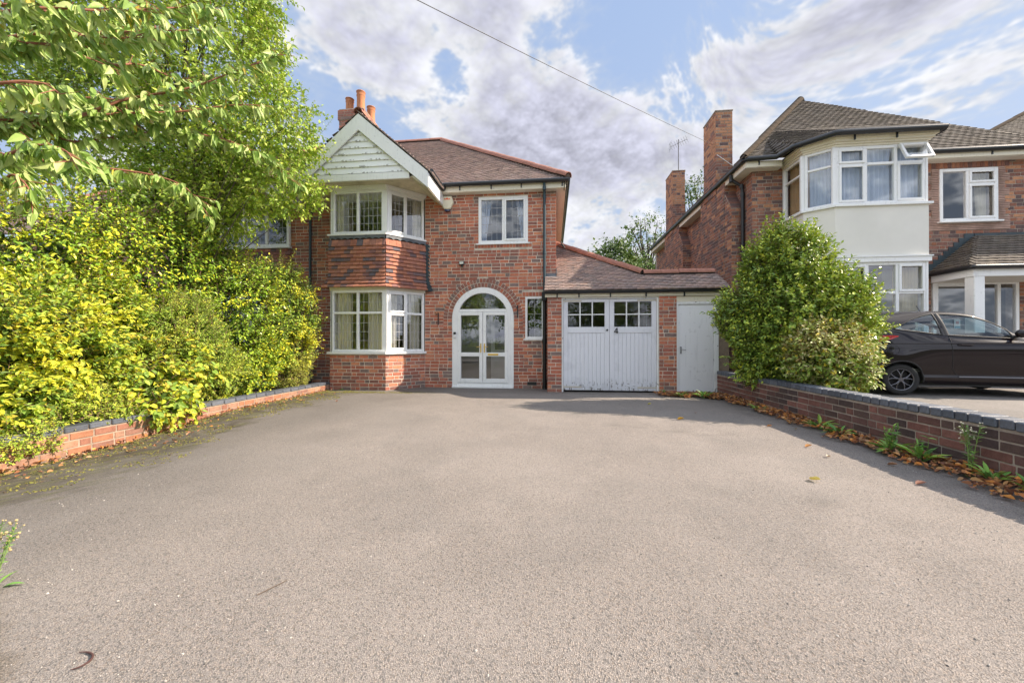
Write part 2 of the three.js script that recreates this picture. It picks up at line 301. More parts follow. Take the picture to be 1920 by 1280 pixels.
for (const [k, list] of Object.entries(TONE)) {
  const map = /oof|clay/.test(k) ? rep(tTile, 2) : brickMap;
  toneMats[k] = list.map(([r, g, b]) => std(r, g, b, k === 'blue' ? .55 : .92, { map, ...BR }));
}
const copyMat = { brick: std(1, 1, 1, .92, { map: brickMap, ...BR }), tile: std(1, 1, 1, .9, { map: rep(tTile, 2), ...BR }) };
const tmpC = new THREE.Color();
// individuals for the first `most` of a list of copies, the rest as one joined part marked as stuff
function scatterPieces(parent, name, restName, list, geos, tones, mat, most, r) {
  list.forEach((q) => { q.t = q.t ?? Math.floor(r() * TONE[tones].length); q.g = q.g ?? Math.floor(r() * geos.length); });
  list.sort((a, b) => a.d - b.d);
  const off = parent.parent === scene && parent.isGroup ? parent.position : V(0, 0, 0);
  const sh = new THREE.Matrix4().makeTranslation(-off.x, -off.y, -off.z);
  for (const q of list.slice(0, most)) {
    const m = shade(new THREE.Mesh(geos[q.g], toneMats[tones][q.t])); m.name = name;
    m.matrixAutoUpdate = true; sh.clone().multiply(q.m).decompose(m.position, m.quaternion, m.scale); parent.add(m);
  }
  const rest = list.slice(most);
  for (let g = 0; g < geos.length && rest.length; g++) {
    const l = rest.filter((q) => q.g === g); if (!l.length) continue;
    const im = shade(new THREE.InstancedMesh(geos[g], mat, l.length)); im.name = restName; im.userData.kind = 'stuff';
    l.forEach((q, i) => { im.setMatrixAt(i, sh.clone().multiply(q.m)); const c = TONE[tones][q.t], k = .88 + .24 * r(); im.setColorAt(i, tmpC.setRGB(c[0] * k, c[1] * k, c[2] * k)); });
    parent.add(im);
  }
}
// ---------------------------------------------------------------- bricks
const BL = .216, BH = .0735, COURSE = .0855, JOINT = .0135;
function brickGeo(w, h, d, seed, ch = .004) {                        // a chamfered brick face, slightly out of true, its back in the mortar
  const r = rng(seed), g = new G(); g.box(-w / 2, -h / 2, -d, w / 2, h / 2, 0, ch);
  const jit = new Map();
  for (let i = 0; i < g.p.length; i += 3) { const k = [Math.sign(g.p[i]), Math.sign(g.p[i + 1]), g.p[i + 2] > -d / 2].join(); if (!jit.has(k)) jit.set(k, [(r() - .5) * .004, (r() - .5) * .003, (r() - .5) * .0025]); const j = jit.get(k); for (let c = 0; c < 3; c++) g.p[i + c] += j[c]; g.u[i / 3 * 2] += seed * .31; g.u[i / 3 * 2 + 1] += seed * .17; }
  return g.geo();
}
const brickS = [1, 2, 3].map((s) => brickGeo(BL, BH, .03, s)), CAM = V(0, 1.14, 0);
// bond: courses of mostly stretchers with headers among them; holes(v0, v1) gives blocked intervals
function layBricks(out, fr, x0, x1, y0, y1, o = {}) {
  const course = o.course ?? COURSE, bl = o.length ?? BL, bh = course - JOINT, r = rng(o.seed ?? 5), proud = o.proud ?? .006;
  const Z = V(0, 0, 0), fx = V(0, 0, 0), fy = V(0, 0, 0); fr.extractBasis(fx, fy, Z);
  for (let k = 0; ; k++) {
    const v0 = y0 + k * course, v1 = Math.min(v0 + bh, y1); if (v0 > y1 - .03) break;
    let spans = [[x0, x1]];
    for (const [a, b] of (o.holes ? o.holes(v0, v1) : [])) spans = spans.flatMap(([p, q]) => (b <= p || a >= q ? [[p, q]] : [[p, Math.min(a, q)], [Math.max(b, p), q]].filter(([s, t]) => t - s > .03)));
    // run of bricks over the whole course, the same whatever is cut out
    const seq = []; let x = x0 - r() * .05 - (o.flemish ? (k % 2 ? .171 : 0) : (k % 2 ? .114 : 0)) - .342, i = Math.floor(r() * 5);
    while (x < x1) { const head = o.flemish ? i % 2 === (k % 2) : (i % 5 === 4 || r() < .07); const w = head ? .102 : bl; seq.push([x, x + w, head]); x += w + JOINT; i++; }
    for (const [p, q] of spans) for (const [a, b, head] of seq) {
      let s = Math.max(a, p), t = Math.min(b, q); if (t - s < .028) continue;
      if (s - p < .05) s = p; if (q - t < .05 && q - t > 0) t = q;
      const c = V((s + t) / 2, (v0 + v1) / 2, proud + (r() - .5) * .003).applyMatrix4(fr), sc = V((t - s) / BL, (v1 - v0) / BH, 1);
      const m = fr.clone().setPosition(c).scale(sc), d = c.distanceTo(CAM) / Math.max(.15, Math.abs(c.clone().sub(CAM).normalize().dot(Z)));
      const n = TONE[o.tones ?? 'house'].length, t1 = head && r() < .5 ? n - 1 - Math.floor(r() * 3) : Math.floor(r() * n);
      out.push({ m, d: (o.hidden?.(c) ? d + 100 : d), t: o.tone ? o.tone(c, r) ?? t1 : c.y < .36 && r() < .45 ? [3, 5, 7, 9][Math.floor(r() * 4)] : brickPatch(c.x * .7, c.y * 1.1, c.z * .7) > .2 && r() < .4 ? [3, 7, 1, 5][Math.floor(r() * 4)] : t1 });
    }
  }
}
const brickPatch = createNoise3D(rng(515));
const rectHole = (x0, x1, y0, y1) => (v0, v1) => (v1 > y0 && v0 < y1 ? [[x0, x1]] : []);
const holesOf = (...hs) => (v0, v1) => hs.flatMap((h) => h(v0, v1)).sort((a, b) => a[0] - b[0]);
// soldier/rowlock row of bricks on edge
function rowlocks(out, fr, x0, x1, y0, h, o = {}) { const r = rng(o.seed ?? 77), n = Math.max(1, Math.round((x1 - x0) / .083)), w = (x1 - x0) / n; for (let i = 0; i < n; i++) { const c = V(x0 + (i + .5) * w, y0 + h / 2, o.proud ?? .008).applyMatrix4(fr); out.push({ m: fr.clone().setPosition(c).scale(V((w - .01) / BL, h / BH, 1)), d: c.distanceTo(CAM), t: o.t ? o.t(r) : Math.floor(r() * 6) }); } }

// ---------------------------------------------------------------- roof tiles
const TW = .165, TG = .10;
function tileGeo(seed) { // plain clay tile: cambered slab, thick lower edge
  const r = rng(seed + 50), g = new G(), w = TW / 2 - .002, L = .17, t = .012, cam = .004 + r() * .002;
  const row = (y, z) => [[-w, y, z], [0, y, z + cam], [w, y, z]];
  const a = row(0, .030 + r() * .005), b = row(L, .002), a2 = row(0, .002), e = row(.007, .036);
  for (const i of [0, 1]) { g.quad(e[i], e[i + 1], b[i + 1], b[i]); g.quad(a[i], a[i + 1], e[i + 1], e[i]); g.quad(a2[i], a2[i + 1], a[i + 1], a[i]); }
  g.quad(a2[2], b[2], b[2], a[2]); g.tri(a2[2], [w, L, .004], a[2]); g.tri(a[0], [-w, L, .004], a2[0]);
  for (let i = 0; i < g.u.length; i++) g.u[i] += seed * .37;
  return g.geo();
}
const tileGs = [1, 2, 3].map(tileGeo);
// lays tiles over a polygon on the plane at o spanned by u (along the eaves) and s (up the slope); poly in (a, b) metres
function layTiles(out, o, u, s, poly, opt = {}) {
  const r = rng(opt.seed ?? 9), gauge = opt.gauge ?? TG, tw = opt.width ?? TW, U = V(...u).normalize(), S = V(...s).normalize(), N = U.clone().cross(S).normalize(), O = V(...o), n = TONE[opt.tones ?? 'roof'].length;
  const bs = poly.map((p) => p[1]), b0 = Math.min(...bs), b1 = Math.max(...bs);
  for (let k = 0; b0 + k * gauge < b1 - gauge * .3; k++) {
    const b = b0 + k * gauge, bm = b + gauge * .5, xs = [];
    for (let i = 0; i < poly.length; i++) { const [p, q] = [poly[i], poly[(i + 1) % poly.length]]; if ((p[1] > bm) !== (q[1] > bm)) xs.push(lerp(p[0], q[0], (bm - p[1]) / (q[1] - p[1]))); }
    xs.sort((x, y) => x - y);
    for (let i = 0; i + 1 < xs.length; i += 2) for (let a = Math.floor(xs[i] / tw) * tw + (k % 2 ? tw / 2 : 0) - tw; a < xs[i + 1]; a += tw) {
      const l = Math.max(a - tw / 2, xs[i]), h = Math.min(a + tw / 2, xs[i + 1]); if (h - l < .03) continue;
      const c = O.clone().add(U.clone().multiplyScalar((l + h) / 2)).add(S.clone().multiplyScalar(b + (r() - .5) * .008)).add(N.clone().multiplyScalar(.006 + r() * .006));
      const tilt = (r() - .5) * .05, u2 = U.clone().applyAxisAngle(N, tilt * .6), s2 = S.clone().applyAxisAngle(N, tilt * .6).applyAxisAngle(U, (r() - .3) * .03), n2 = u2.clone().cross(s2);
      const m = basis(c, u2, s2, n2).scale(V((h - l) / TW, (gauge * 1.7) / .17, 1));
      out.push({ m, d: c.distanceTo(CAM), t: opt.tone ? opt.tone(c, r) : Math.floor(r() * n) });
    }
  }
}
// ridge or hip tiles: half rounds along a line, each a piece of its own
function ridgeTiles(parent, a, b, rad, len, mat, seed = 1, mortarMat) {
  const A = V(...a), B = V(...b), D = B.clone().sub(A), L = D.length(), n = Math.max(1, Math.round(L / len)), dir = D.clone().normalize(), side = dir.clone().cross(V(0, 1, 0)).normalize(), up = side.clone().cross(dir), r = rng(seed);
  const g = new G(), seg = 8, l = L / n - .008;
  for (let k = 0; k < seg; k++) { const a0 = k / seg * Math.PI, a1 = (k + 1) / seg * Math.PI, p = (t, x, q) => [x, Math.sin(t) * q, Math.cos(t) * q], R2 = rad - .014; g.quad(p(a0, 0, rad), p(a0, l, rad), p(a1, l, rad), p(a1, 0, rad)); g.quad(p(a0, 0, R2), p(a0, 0, rad), p(a1, 0, rad), p(a1, 0, R2)); g.quad(p(a0, l, rad), p(a0, l, R2), p(a1, l, R2), p(a1, l, rad)); }
  const geo = g.geo();
  for (let i = 0; i < n; i++) { const c = A.clone().add(dir.clone().multiplyScalar(i / n * L)).add(up.clone().multiplyScalar((r() - .5) * .012)), m = put(parent, 'ridge_tile', geo, Array.isArray(mat) ? mat[Math.floor(r() * mat.length)] : mat); const bm = basis(c, dir, up, side.clone()); const off = m.position.clone(); bm.decompose(m.position, m.quaternion, m.scale); m.position.add(off); }
  if (mortarMat) new G().tube([A.clone().addScaledVector(up, -.02), B.clone().addScaledVector(up, -.02)], rad * .8, 6).put(parent, 'ridge_bedding', mortarMat);
}
// ---------------------------------------------------------------- the setting
const MZ = -9.35, GZ = -8.75;                                       // main wall, garage front
const nz = createNoise3D(rng(77));
const gy = (x, z) => -.15 * sstep(-3.2, -5.4, x) * sstep(-6.2, -3.6, z) - .03 * sstep(-1, 1.2, z) + .006 * nz(x * .5, z * .5, 0);
const mDrive = new THREE.MeshStandardMaterial({ roughness: .92, vertexColors: true, map: tTar, bumpMap: tTarBump, bumpScale: .0045 });
function sheetGrid(name, x0, x1, z0, z1, step, yf, cf, mat, uvScale) {
  const nx = Math.round((x1 - x0) / step), nz_ = Math.round((z1 - z0) / step), p = [], u = [], c = [], ix = [];
  for (let j = 0; j <= nz_; j++) for (let i = 0; i <= nx; i++) { const x = lerp(x0, x1, i / nx), z = lerp(z0, z1, j / nz_); p.push(x, yf(x, z), z); u.push(x / uvScale, z / uvScale); c.push(...cf(x, z)); }
  for (let j = 0; j < nz_; j++) for (let i = 0; i < nx; i++) { const a = j * (nx + 1) + i, b = a + 1, d = a + nx + 1, e = d + 1; ix.push(a, d, b, b, d, e); }
  const g = new THREE.BufferGeometry(); g.setAttribute('position', new THREE.Float32BufferAttribute(p, 3)); g.setAttribute('uv', new THREE.Float32BufferAttribute(u, 2)); g.setAttribute('color', new THREE.Float32BufferAttribute(c, 3)); g.setIndex(ix); g.computeVertexNormals();
  return struct(name, g, mat);
}
const driveCol = (x, z) => {
  const n = (s, a = 0) => nz(x * s + a, z * s - a, 3.3), big = n(.35) * .5 + n(.9, 4) * .3 + n(2.6, 8) * .2;
  let k = 1 + .08 * big, c = [.318 * k, .281 * k, .255 * k];
  const mixc = (t, q) => { t = clamp(t); c = c.map((v, i) => lerp(v, q[i], t)); };
  mixc(.85 * sstep(-1.2, -4.6, x + .6 * n(.5, 2)) + .12 * sstep(-2.4, -1.0, z) * sstep(1.5, -1.5, x), [.185, .168, .155]);        // greyer and darker to the left
  const edge = (x + 5.4 + .25 * n(1.3) + .14 * n(4.5)) / (1.2 + 1.0 * sstep(-5.2, -2.8, z));                                                                            // moss and soil creeping from the left wall
  mixc(1.25 * sstep(.86, .42, edge + .10 * n(9)) * (.80 + .5 * n(7)), n(5.5, 3) > .12 ? [.10, .097, .03] : [.082, .068, .048]);
  const front = z + 8.62 - .10 * n(1.8);                                                                                         // older strip along the house
  mixc(.55 * sstep(.2, -.1, front - .12), [.20, .175, .16]);
  if (x < -2) mixc(.8 * sstep(.35, .0, Math.abs(z + 8.28 + (x + 4) * .06)) * sstep(-2.2, -3.6, x) * (.6 + .7 * n(6)), [.17, .16, .04]);
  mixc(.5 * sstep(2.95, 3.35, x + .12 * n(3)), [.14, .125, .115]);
  for (const [a, b, q, w] of [[.9, -5.3, .16, .06], [1.15, -5.2, .14, .05], [1.6, -5.0, .2, .06], [1.9, -4.85, .14, .05], [2.2, -4.9, .12, .05], [2.5, -4.7, .1, .04], [-3.3, -7.3, .28, .05], [1.9, -2.9, .12, .09], [-.3, -6.8, .16, .05]]) { const d = ((x - a) / q) ** 2 + ((z - b) / w) ** 2; if (d < 4) mixc(.42 * Math.exp(-d), [.15, .135, .12]); }
  mixc(.7 * sstep(-1.70, -1.86, x + .07 * n(5) - 2.05 * (z + 1.06)), [.16, .125, .085]);                    // soil washing out at the near left corner
  mixc(.22 * sstep(.1, .5, n(.8, 11)) + .16 * sstep(.25, .55, n(2.2, 14)), [.235, .215, .20]);                                    // faint patches of older surface
  return c;
};
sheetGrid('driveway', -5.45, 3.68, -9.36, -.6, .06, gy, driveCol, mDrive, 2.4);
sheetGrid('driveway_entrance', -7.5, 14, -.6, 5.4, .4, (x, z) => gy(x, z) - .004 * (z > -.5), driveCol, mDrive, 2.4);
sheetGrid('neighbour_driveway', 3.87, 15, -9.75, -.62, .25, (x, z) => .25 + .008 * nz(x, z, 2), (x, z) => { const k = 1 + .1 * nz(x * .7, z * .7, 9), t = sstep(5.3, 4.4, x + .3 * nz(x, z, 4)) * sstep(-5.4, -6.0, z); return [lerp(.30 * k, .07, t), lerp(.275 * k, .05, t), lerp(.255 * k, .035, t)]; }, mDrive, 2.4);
struct('flower_bed', new G().box(-16, -.4, -9.35, -5.62, .10, -.7).geo(), M.soil);
struct('flower_bed', new G().box(-16, -.4, -.7, -2.62, -.13, -.2).geo(), M.soil).name = 'verge';
{
  const mG = std(.06, .075, .03, 1, { map: rep(tMottle, .3) });
  struct('ground', new G().quad([-300, -.45, 300], [300, -.45, 300], [300, -.45, -300], [-300, -.45, -300]).geo(), mG);
  struct('garden_lawn', new G().quad([-60, -.06, -18], [60, -.06, -18], [60, -.06, -90], [-60, -.06, -90]).geo(), std(.07, .11, .03, 1, { map: rep(tMottle, .4) }));
  struct('pavement', new G().box(-40, -.3, 5.4, 40, -.05, 7.4).geo(), std(.28, .26, .24, .95, { map: rep(tMottle, .5) }));
  struct('road', new G().box(-60, -.4, 7.4, 60, -.17, 14).geo(), std(.11, .105, .10, .95, { map: rep(tMottle, .5) }));
}

// boundary wall on the right: courses of dark brick under a row of blue headers
{
  const t = thing('boundary_wall', 'dark red brick boundary wall with blue brick coping between the two driveways', 'wall', [3.76, 0, -3.6]);
  new G().box(3.66, -.2, -8.74, 3.86, .442, .5).put(t, 'wall_core', M.mortarG);
  const list = [], fr = frame([3.66, 0, 0], [0, 0, 1]);
  layBricks(list, fr, -8.74, .5, .004, .443, { tones: 'wallR', seed: 21, proud: .007, tone: (c, r) => { const far = sstep(-5.5, -8, c.z); return r() < far * .8 ? [0, 2, 6, 2, 8][Math.floor(r() * 5)] : Math.floor(r() * 10); } });
  scatterPieces(t, 'brick', 'brickwork', list, brickS, 'wallR', copyMat.brick, 260, rng(31));
  const cop = [1, 2, 3].map((s) => { const r = rng(s * 7), g = new G().box(-.112, 0, -.050, .112, .078, .050, .009); for (let i = 0; i < g.p.length; i++) g.p[i] += (r() - .5) * .0012; return g.geo(); }), r = rng(41);
  for (let i = 0, z = -8.69; z < .4; z += .112, i++) { const m = put(t, 'coping_brick', cop[i % 3], toneMats.blue[Math.floor(r() * 5)]); m.position.add(V(3.756 + (r() - .5) * .008, .444 + (r() - .5) * .005, z)); m.rotation.set((r() - .5) * .012, (r() - .5) * .03, (r() - .5) * .02); }
  new G().box(3.665, .44, -8.74, 3.855, .505, .5).put(t, 'coping_mortar', M.mortarG);
  // neighbour's slab edge against the wall
}
// low retaining wall on the left
{
  const t = thing('retaining_wall', 'low pale red brick retaining wall with blue coping along the flower bed', 'wall', [-5.5, 0, -4.5]);
  new G().box(-5.62, -.3, -8.62, -5.42, .128, -.7).put(t, 'wall_core', M.mortarL);
  const list = []; layBricks(list, frame([-5.42, 0, 0], [0, 0, -1]), .7, 8.62, -.215, .12, { tones: 'wallL', seed: 22, proud: .006 });
  scatterPieces(t, 'brick', 'brickwork', list, brickS, 'wallL', copyMat.brick, 200, rng(32));
  const cop = [1, 2, 3].map((s) => new G().box(-.108, 0, -.107, .108, .062, .107, .008).geo()), r = rng(42);
  for (let i = 0, z = -8.5; z < -.8; z += .2275, i++) { const m = put(t, 'coping_brick', cop[i % 3], toneMats.blue[Math.floor(r() * 5)]); m.position.add(V(-5.517 + (r() - .5) * .008, .130 + (r() - .5) * .006, z)); m.rotation.set((r() - .5) * .02, Math.PI / 2 + (r() - .5) * .03, (r() - .5) * .015); }
  new G().box(-5.61, .12, -8.62, -5.43, .180, -.7).put(t, 'coping_mortar', M.mortarL);
}
// ---------------------------------------------------------------- windows
// a window in a local frame: x along, y up, z out; cols and rows are splits from left and from bottom
function makeWindow(parent, fr, w, h, cols, rows, o = {}) {
  const win = node(parent, 'window'), f = o.f ?? .055, d = o.d ?? .035, xs = [0, ...cols, w], ys = [0, ...rows, h], g = new G().at(fr), sash = o.sash ?? [], mat = o.mat ?? M.upvc;
  g.box(0, 0, -d, f, h, d, .006); g.box(w - f, 0, -d, w, h, d, .006); g.box(f, 0, -d, w - f, f, d - .001, .006); g.box(f, h - f, -d, w - f, h, d - .001, .006);
  cols.forEach((x) => g.box(x - f * .5, f, -d, x + f * .5, h - f, d - .003, .006));
  for (let i = 0; i + 1 < xs.length; i++) rows.forEach((y) => { if (!o.noRow?.includes(i)) g.box(xs[i] + (i ? f * .5 : f), y - f * .45, -d, xs[i + 1] - (i + 2 < xs.length ? f * .5 : f), y + f * .45, d - .006, .006); });
  g.put(win, 'frame', mat);
  const gs = new G().at(fr), gl = new G().at(fr); let any = false;
  for (let i = 0; i + 1 < xs.length; i++) {
    const yy = o.noRow?.includes(i) ? [0, h] : ys;
    for (let j = 0; j + 1 < yy.length; j++) {
      let x0 = xs[i] + (i ? f * .5 : f), x1 = xs[i + 1] - (i + 2 < xs.length ? f * .5 : f), y0 = yy[j] + (j ? f * .45 : f), y1 = yy[j + 1] - (j + 2 < yy.length ? f * .45 : f);
      if (o.open && o.open[0] === i && o.open[1] === j) { continue; }
      if (sash.some(([a, b]) => a === i && b === j)) { const s = .036; gs.box(x0 - .012, y0 - .012, d - .012, x0 + s, y1 + .012, d + .018, .005); gs.box(x1 - s, y0 - .012, d - .012, x1 + .012, y1 + .012, d + .018, .005); gs.box(x0 + s, y0 - .012, d - .012, x1 - s, y0 + s, d + .017, .005); gs.box(x0 + s, y1 - s, d - .012, x1 - s, y1 + .012, d + .017, .005); x0 += s; x1 -= s; y0 += s; y1 -= s; any = true; }
      new G().at(fr).quad([x0, y0, 0], [x1, y0, 0], [x1, y1, 0], [x0, y1, 0]).put(win, 'pane', o.glass ?? M.glass);
      const l = o.lead; if (l) { const nx = Math.max(1, Math.round((x1 - x0) / l[0])), ny = Math.max(1, Math.round((y1 - y0) / l[1])), t = .0042; for (let k = 1; k < nx; k++) { const x = lerp(x0, x1, k / nx); gl.box(x - t, y0, .001, x + t, y1, .005); } for (let k = 1; k < ny; k++) { const y = lerp(y0, y1, k / ny); gl.box(x0, y - t, .002, x1, y + t, .006); } }
    }
  }
  if (any) gs.put(win, 'sash', mat);
  if (!gl.empty) gl.put(win, 'lead_strip', M.leadcame);
  if (o.sill) { const q = o.sill; new G().at(fr).box(-q[0], -q[1], -d, w + q[0], -.001, q[2], .006).put(win, 'sill', mat); }
  return win;
}
function curtain(x0, x1, y0, y1, fr, mat, label, folds = 7, amp = .025, gather = 0, seed = 1, group) {
  const g = new THREE.PlaneGeometry(1, 1, folds * 8, 12), p = g.attributes.position, r = rng(seed), ph = r() * 6;
  for (let i = 0; i < p.count; i++) {
    let a = p.getX(i) + .5, b = p.getY(i) + .5; const pull = gather * Math.pow(1 - b, .75);
    const x = gather >= 0 ? lerp(x0, lerp(x0, x1, 1 - pull), a) : lerp(lerp(x1, x0, 1 + pull), x1, a);
    const v = V(x, lerp(y0, y1, b), Math.sin(a * folds * 6.283 + ph + Math.sin(a * 9) * .7) * amp + Math.sin(a * folds * 2.1 + 2 * ph) * amp * .5).applyMatrix4(fr); p.setXYZ(i, v.x, v.y, v.z);
  }
  g.computeVertexNormals();
  return loose('curtain', g, mat, label, 'curtain', group);
}
// half-round gutter with brackets; runs along a polyline of points at its top outer axis
function gutter(parent, pts, r = .055, mat = M.gutter, brackets = []) {
  new G().tube(pts, r, 10).put(parent, 'gutter', mat);
  const g = new G(); for (const [x, y, z, ux, uz] of brackets) g.box(x - .014, y - .13, z - .014, x + .014, y - .03, z + .014);
  if (!g.empty) g.put(parent, 'gutter_bracket', mat);
}
function downpipe(parent, pts, r, mat) { const g = new G(); g.tube(pts, r, 10); for (const p of pts.slice(1, -1)) g.tube([[p[0], p[1] - .05, p[2]], [p[0], p[1] + .04, p[2]]], r * 1.25, 10); g.put(parent, 'downpipe', mat); }

// ---------------------------------------------------------------- the brick house
const house = thing('brick_house', 'red brick house with white boarded gable, tile-hung bay and arched white double door', 'house', [-3, 0, MZ]);
{
  const bricks = [], fr = frame([0, 0, MZ], [1, 0, 0]), DX = -1.75, DS = 1.76, DR = .79;
  // wall core (mortar) with its openings, 0.25 thick
  const arch = (cx, sy, r, n = 24) => { const a = [[cx - r, -.05], [cx + r, -.05]]; for (let i = 0; i <= n; i++) { const t = i / n * Math.PI; a.push([cx + r * Math.cos(t), sy + r * Math.sin(t)]); } return a; };
  const outer = [[-6.45, -.1], [-3.27, -.1], [-3.27, 4.95], [-5.38, 4.95], [-5.38, -.1]];
  const front = new G();
  const holes = [arch(DX, DS, DR), [[-.665, 1.247], [-.2, 1.247], [-.2, 2.30], [-.665, 2.30]], [[-1.86, 3.67], [-.60, 3.67], [-.60, 4.85], [-1.86, 4.85]]];
  // right field of the front wall
  const sh = new THREE.Shape(); sh.moveTo(-3.27, -.1); sh.lineTo(DX - DR, -.1); sh.lineTo(DX - DR, DS); for (let i = 1; i <= 24; i++) { const t = Math.PI - i / 24 * Math.PI; sh.lineTo(DX + DR * Math.cos(t), DS + DR * Math.sin(t)); } sh.lineTo(DX + DR, -.1); sh.lineTo(.1, -.1); sh.lineTo(.1, 5.06); sh.lineTo(-3.27, 5.06);
  for (const hh of holes.slice(1)) { const p = new THREE.Path(); hh.forEach(([x, y], i) => (i ? p.lineTo(x, y) : p.moveTo(x, y))); sh.holes.push(p); }
  front.add(new THREE.ExtrudeGeometry(sh, { depth: .25, bevelEnabled: false, curveSegments: 4 }), new THREE.Matrix4().makeTranslation(0, 0, MZ - .25));
  front.box(-6.45, -.1, MZ - .25, -5.38, 5.06, MZ); front.box(-5.38, 4.95, MZ - .25, -3.27, 5.06, MZ);
  // side, back, party walls and floors: a closed shell so that rooms are dark
  front.box(-.15, -.1, -17.2, .1, 5.06, MZ - .25); front.box(-6.45, -.1, -17.2, -6.3, 5.06, MZ - .25); front.box(-6.45, -.1, -17.45, .1, 5.06, -17.2);
  // bay: base wall and the timber behind the hung tiles
  const wall = front.put(house, 'wall', M.mortar);
  new G().box(-6.3, -.1, -17.2, -.15, -.02, MZ - .25).put(house, 'floor', M.floor);
  new G().box(-6.3, 2.55, -17.2, -.15, 2.72, MZ - .25).put(house, 'ceiling', M.roomW);
  new G().box(-6.3, 5.0, -17.2, -.15, 5.05, MZ - .25).put(house, 'ceiling', M.roomW);
  new G().box(-6.3, -.02, -13.1, -.15, 2.55, -13.0).box(-6.3, 2.72, -13.1, -.15, 5.0, -13.0).box(-3.0, -.02, -13, -2.92, 2.55, MZ - .3).box(-2.6, 2.72, -13, -2.52, 5.0, MZ - .3).put(house, 'inner_wall', M.room);
  // openings blocked for brick: bay, door with its two arch rings, windows
  const RO = 1.025, archHole = (v0, v1) => { const r = DR + .235; if (v0 < 1.5) return [[DX - DR, DX + DR]]; const y = v0 < DS ? 0 : (v0 + v1) / 2 - DS; return Math.abs(y) >= r ? [] : [[DX - Math.sqrt(r * r - y * y), DX + Math.sqrt(r * r - y * y)]]; };
  const H = holesOf(rectHole(-5.4, -3.26, -1, 4.95), archHole, rectHole(-.67, -.195, 1.24, 2.30), rectHole(-.75, -.15, 2.30, 2.42), rectHole(-1.865, -.595, 3.64, 4.86), rectHole(-1.97, -.49, 3.54, 3.64), rectHole(-.62, -.38, .09, .16));
  layBricks(bricks, fr, -6.43, .1, .003, 5.05, { holes: H, seed: 3, hidden: (c) => c.x < -5.4 });
  rowlocks(bricks, fr, -1.96, -.5, 3.555, .085, { seed: 4 }); rowlocks(bricks, fr, -.74, -.16, 2.315, .10, { seed: 5 });
  // the arch: two rings of bricks on end
  const r0 = rng(8);
  for (const [ra, rb] of [[DR + .012, DR + .118], [DR + .13, DR + .234]]) {
    const n = Math.round(Math.PI * (ra + rb) / 2 / .086), rm = (ra + rb) / 2;
    for (let i = 0; i < n; i++) { const t = (i + .5) / n * Math.PI, c = V(DX + rm * Math.cos(t), DS + rm * Math.sin(t), MZ + .009); bricks.push({ m: basis(c, V(Math.cos(t), Math.sin(t), 0), V(-Math.sin(t), Math.cos(t), 0), V(0, 0, 1)).scale(V((rb - ra - .004) / BL, (Math.PI * rm / n - .013) / BH, 1)), d: c.distanceTo(CAM) - 3, t: r0() < .5 ? 5 : [3, 9, 1, 7][Math.floor(r0() * 4)] }); }
    for (const s of [-1, 1]) for (let k = 0; k < 3; k++) { const c = V(DX + s * rm, DS - .043 - k * .086, MZ + .009); bricks.push({ m: basis(c, V(1, 0, 0), V(0, 1, 0), V(0, 0, 1)).scale(V((rb - ra - .004) / BL, .073 / BH, 1)), d: c.distanceTo(CAM) - 3 }); }
  }
  // bay: front x -5.40..-3.98 at z -8.6, splay to (-3.26, -9.35), left return square
  const BZ = -8.6, BXL = -5.40, BXC = -3.98, BXR = -3.26, bd = [BXR - BXC, MZ - BZ], bLen = Math.hypot(...bd), fs = frame([BXC, 0, BZ], [bd[0], 0, bd[1]]), ff = frame([BXL, 0, BZ], [1, 0, 0]);
  const plan = (o) => { // bay outline grown by o
    const nx = -bd[1] / bLen * o, nzz = bd[0] / bLen * o, k = o * Math.tan(.4); return [[BXL - o, MZ - .05], [BXL - o, BZ + o], [BXC + k, BZ + o], [BXR + nx + .0, MZ + nzz], [BXR + nx, MZ - .05]]; };
  const prismY = (g, pts, y0, y1) => { const q = pts.map(([x, z]) => [x, -z]); const M4 = new THREE.Matrix4().makeRotationX(-Math.PI / 2); g.at(M4).prism(pts.map(([x, z]) => [x, -z]), y0, y1).at(null); return g; };
  const baseG = new G(); baseG.at(ff).box(0, -.1, -.2, BXC - BXL, .87, 0).at(fs).box(.0, -.1, -.2, bLen, .87, 0).at(null).box(BXL, -.1, MZ, BXL + .2, .87, BZ - .2);
  baseG.put(house, 'wall', M.mortar);
  layBricks(bricks, ff, .0, BXC - BXL + .003, .004, .872, { seed: 6 }); layBricks(bricks, fs, -.003, bLen - .01, .004, .872, { seed: 7 });
  scatterPieces(wall, 'brick', 'brickwork', bricks, brickS, 'house', copyMat.brick, 300, rng(33));
  // right side wall, seen from the garage side
  const sideB = []; layBricks(sideB, frame([.1, 0, 0], [0, 0, -1]), -MZ, 17.3, .003, 5.0, { seed: 9 }); sideB.forEach((b) => { b.d += 100; });
  scatterPieces(wall, 'brick', 'brickwork', sideB, brickS, 'house', copyMat.brick, 0, rng(34));

  // lower bay window
  const sill1 = new G(); prismY(sill1, plan(.055), .875, .925); sill1.put(house, 'window_sill', M.upvc);
  makeWindow(house, frame([BXL + .02, .926, BZ - .045], [1, 0, 0]), BXC - BXL - .06, 1.50, [.68], [.95], { lead: [.115, .21], f: .06 });
  makeWindow(house, fs.clone().multiply(new THREE.Matrix4().makeTranslation(.04, .926, -.045)), bLen - .06, 1.50, [.49], [.95], { lead: [.11, .21], sash: [[0, 0], [0, 1]], f: .06 });
  new G().box(BXC - .045, .926, BZ - .09, BXC + .03, 2.43, BZ - .012, .008).put(house, 'corner_post', M.upvc);
  new G().box(BXL - .0, .926, MZ, BXL + .05, 2.43, BZ - .01, .006).put(house, 'corner_post', M.upvc);
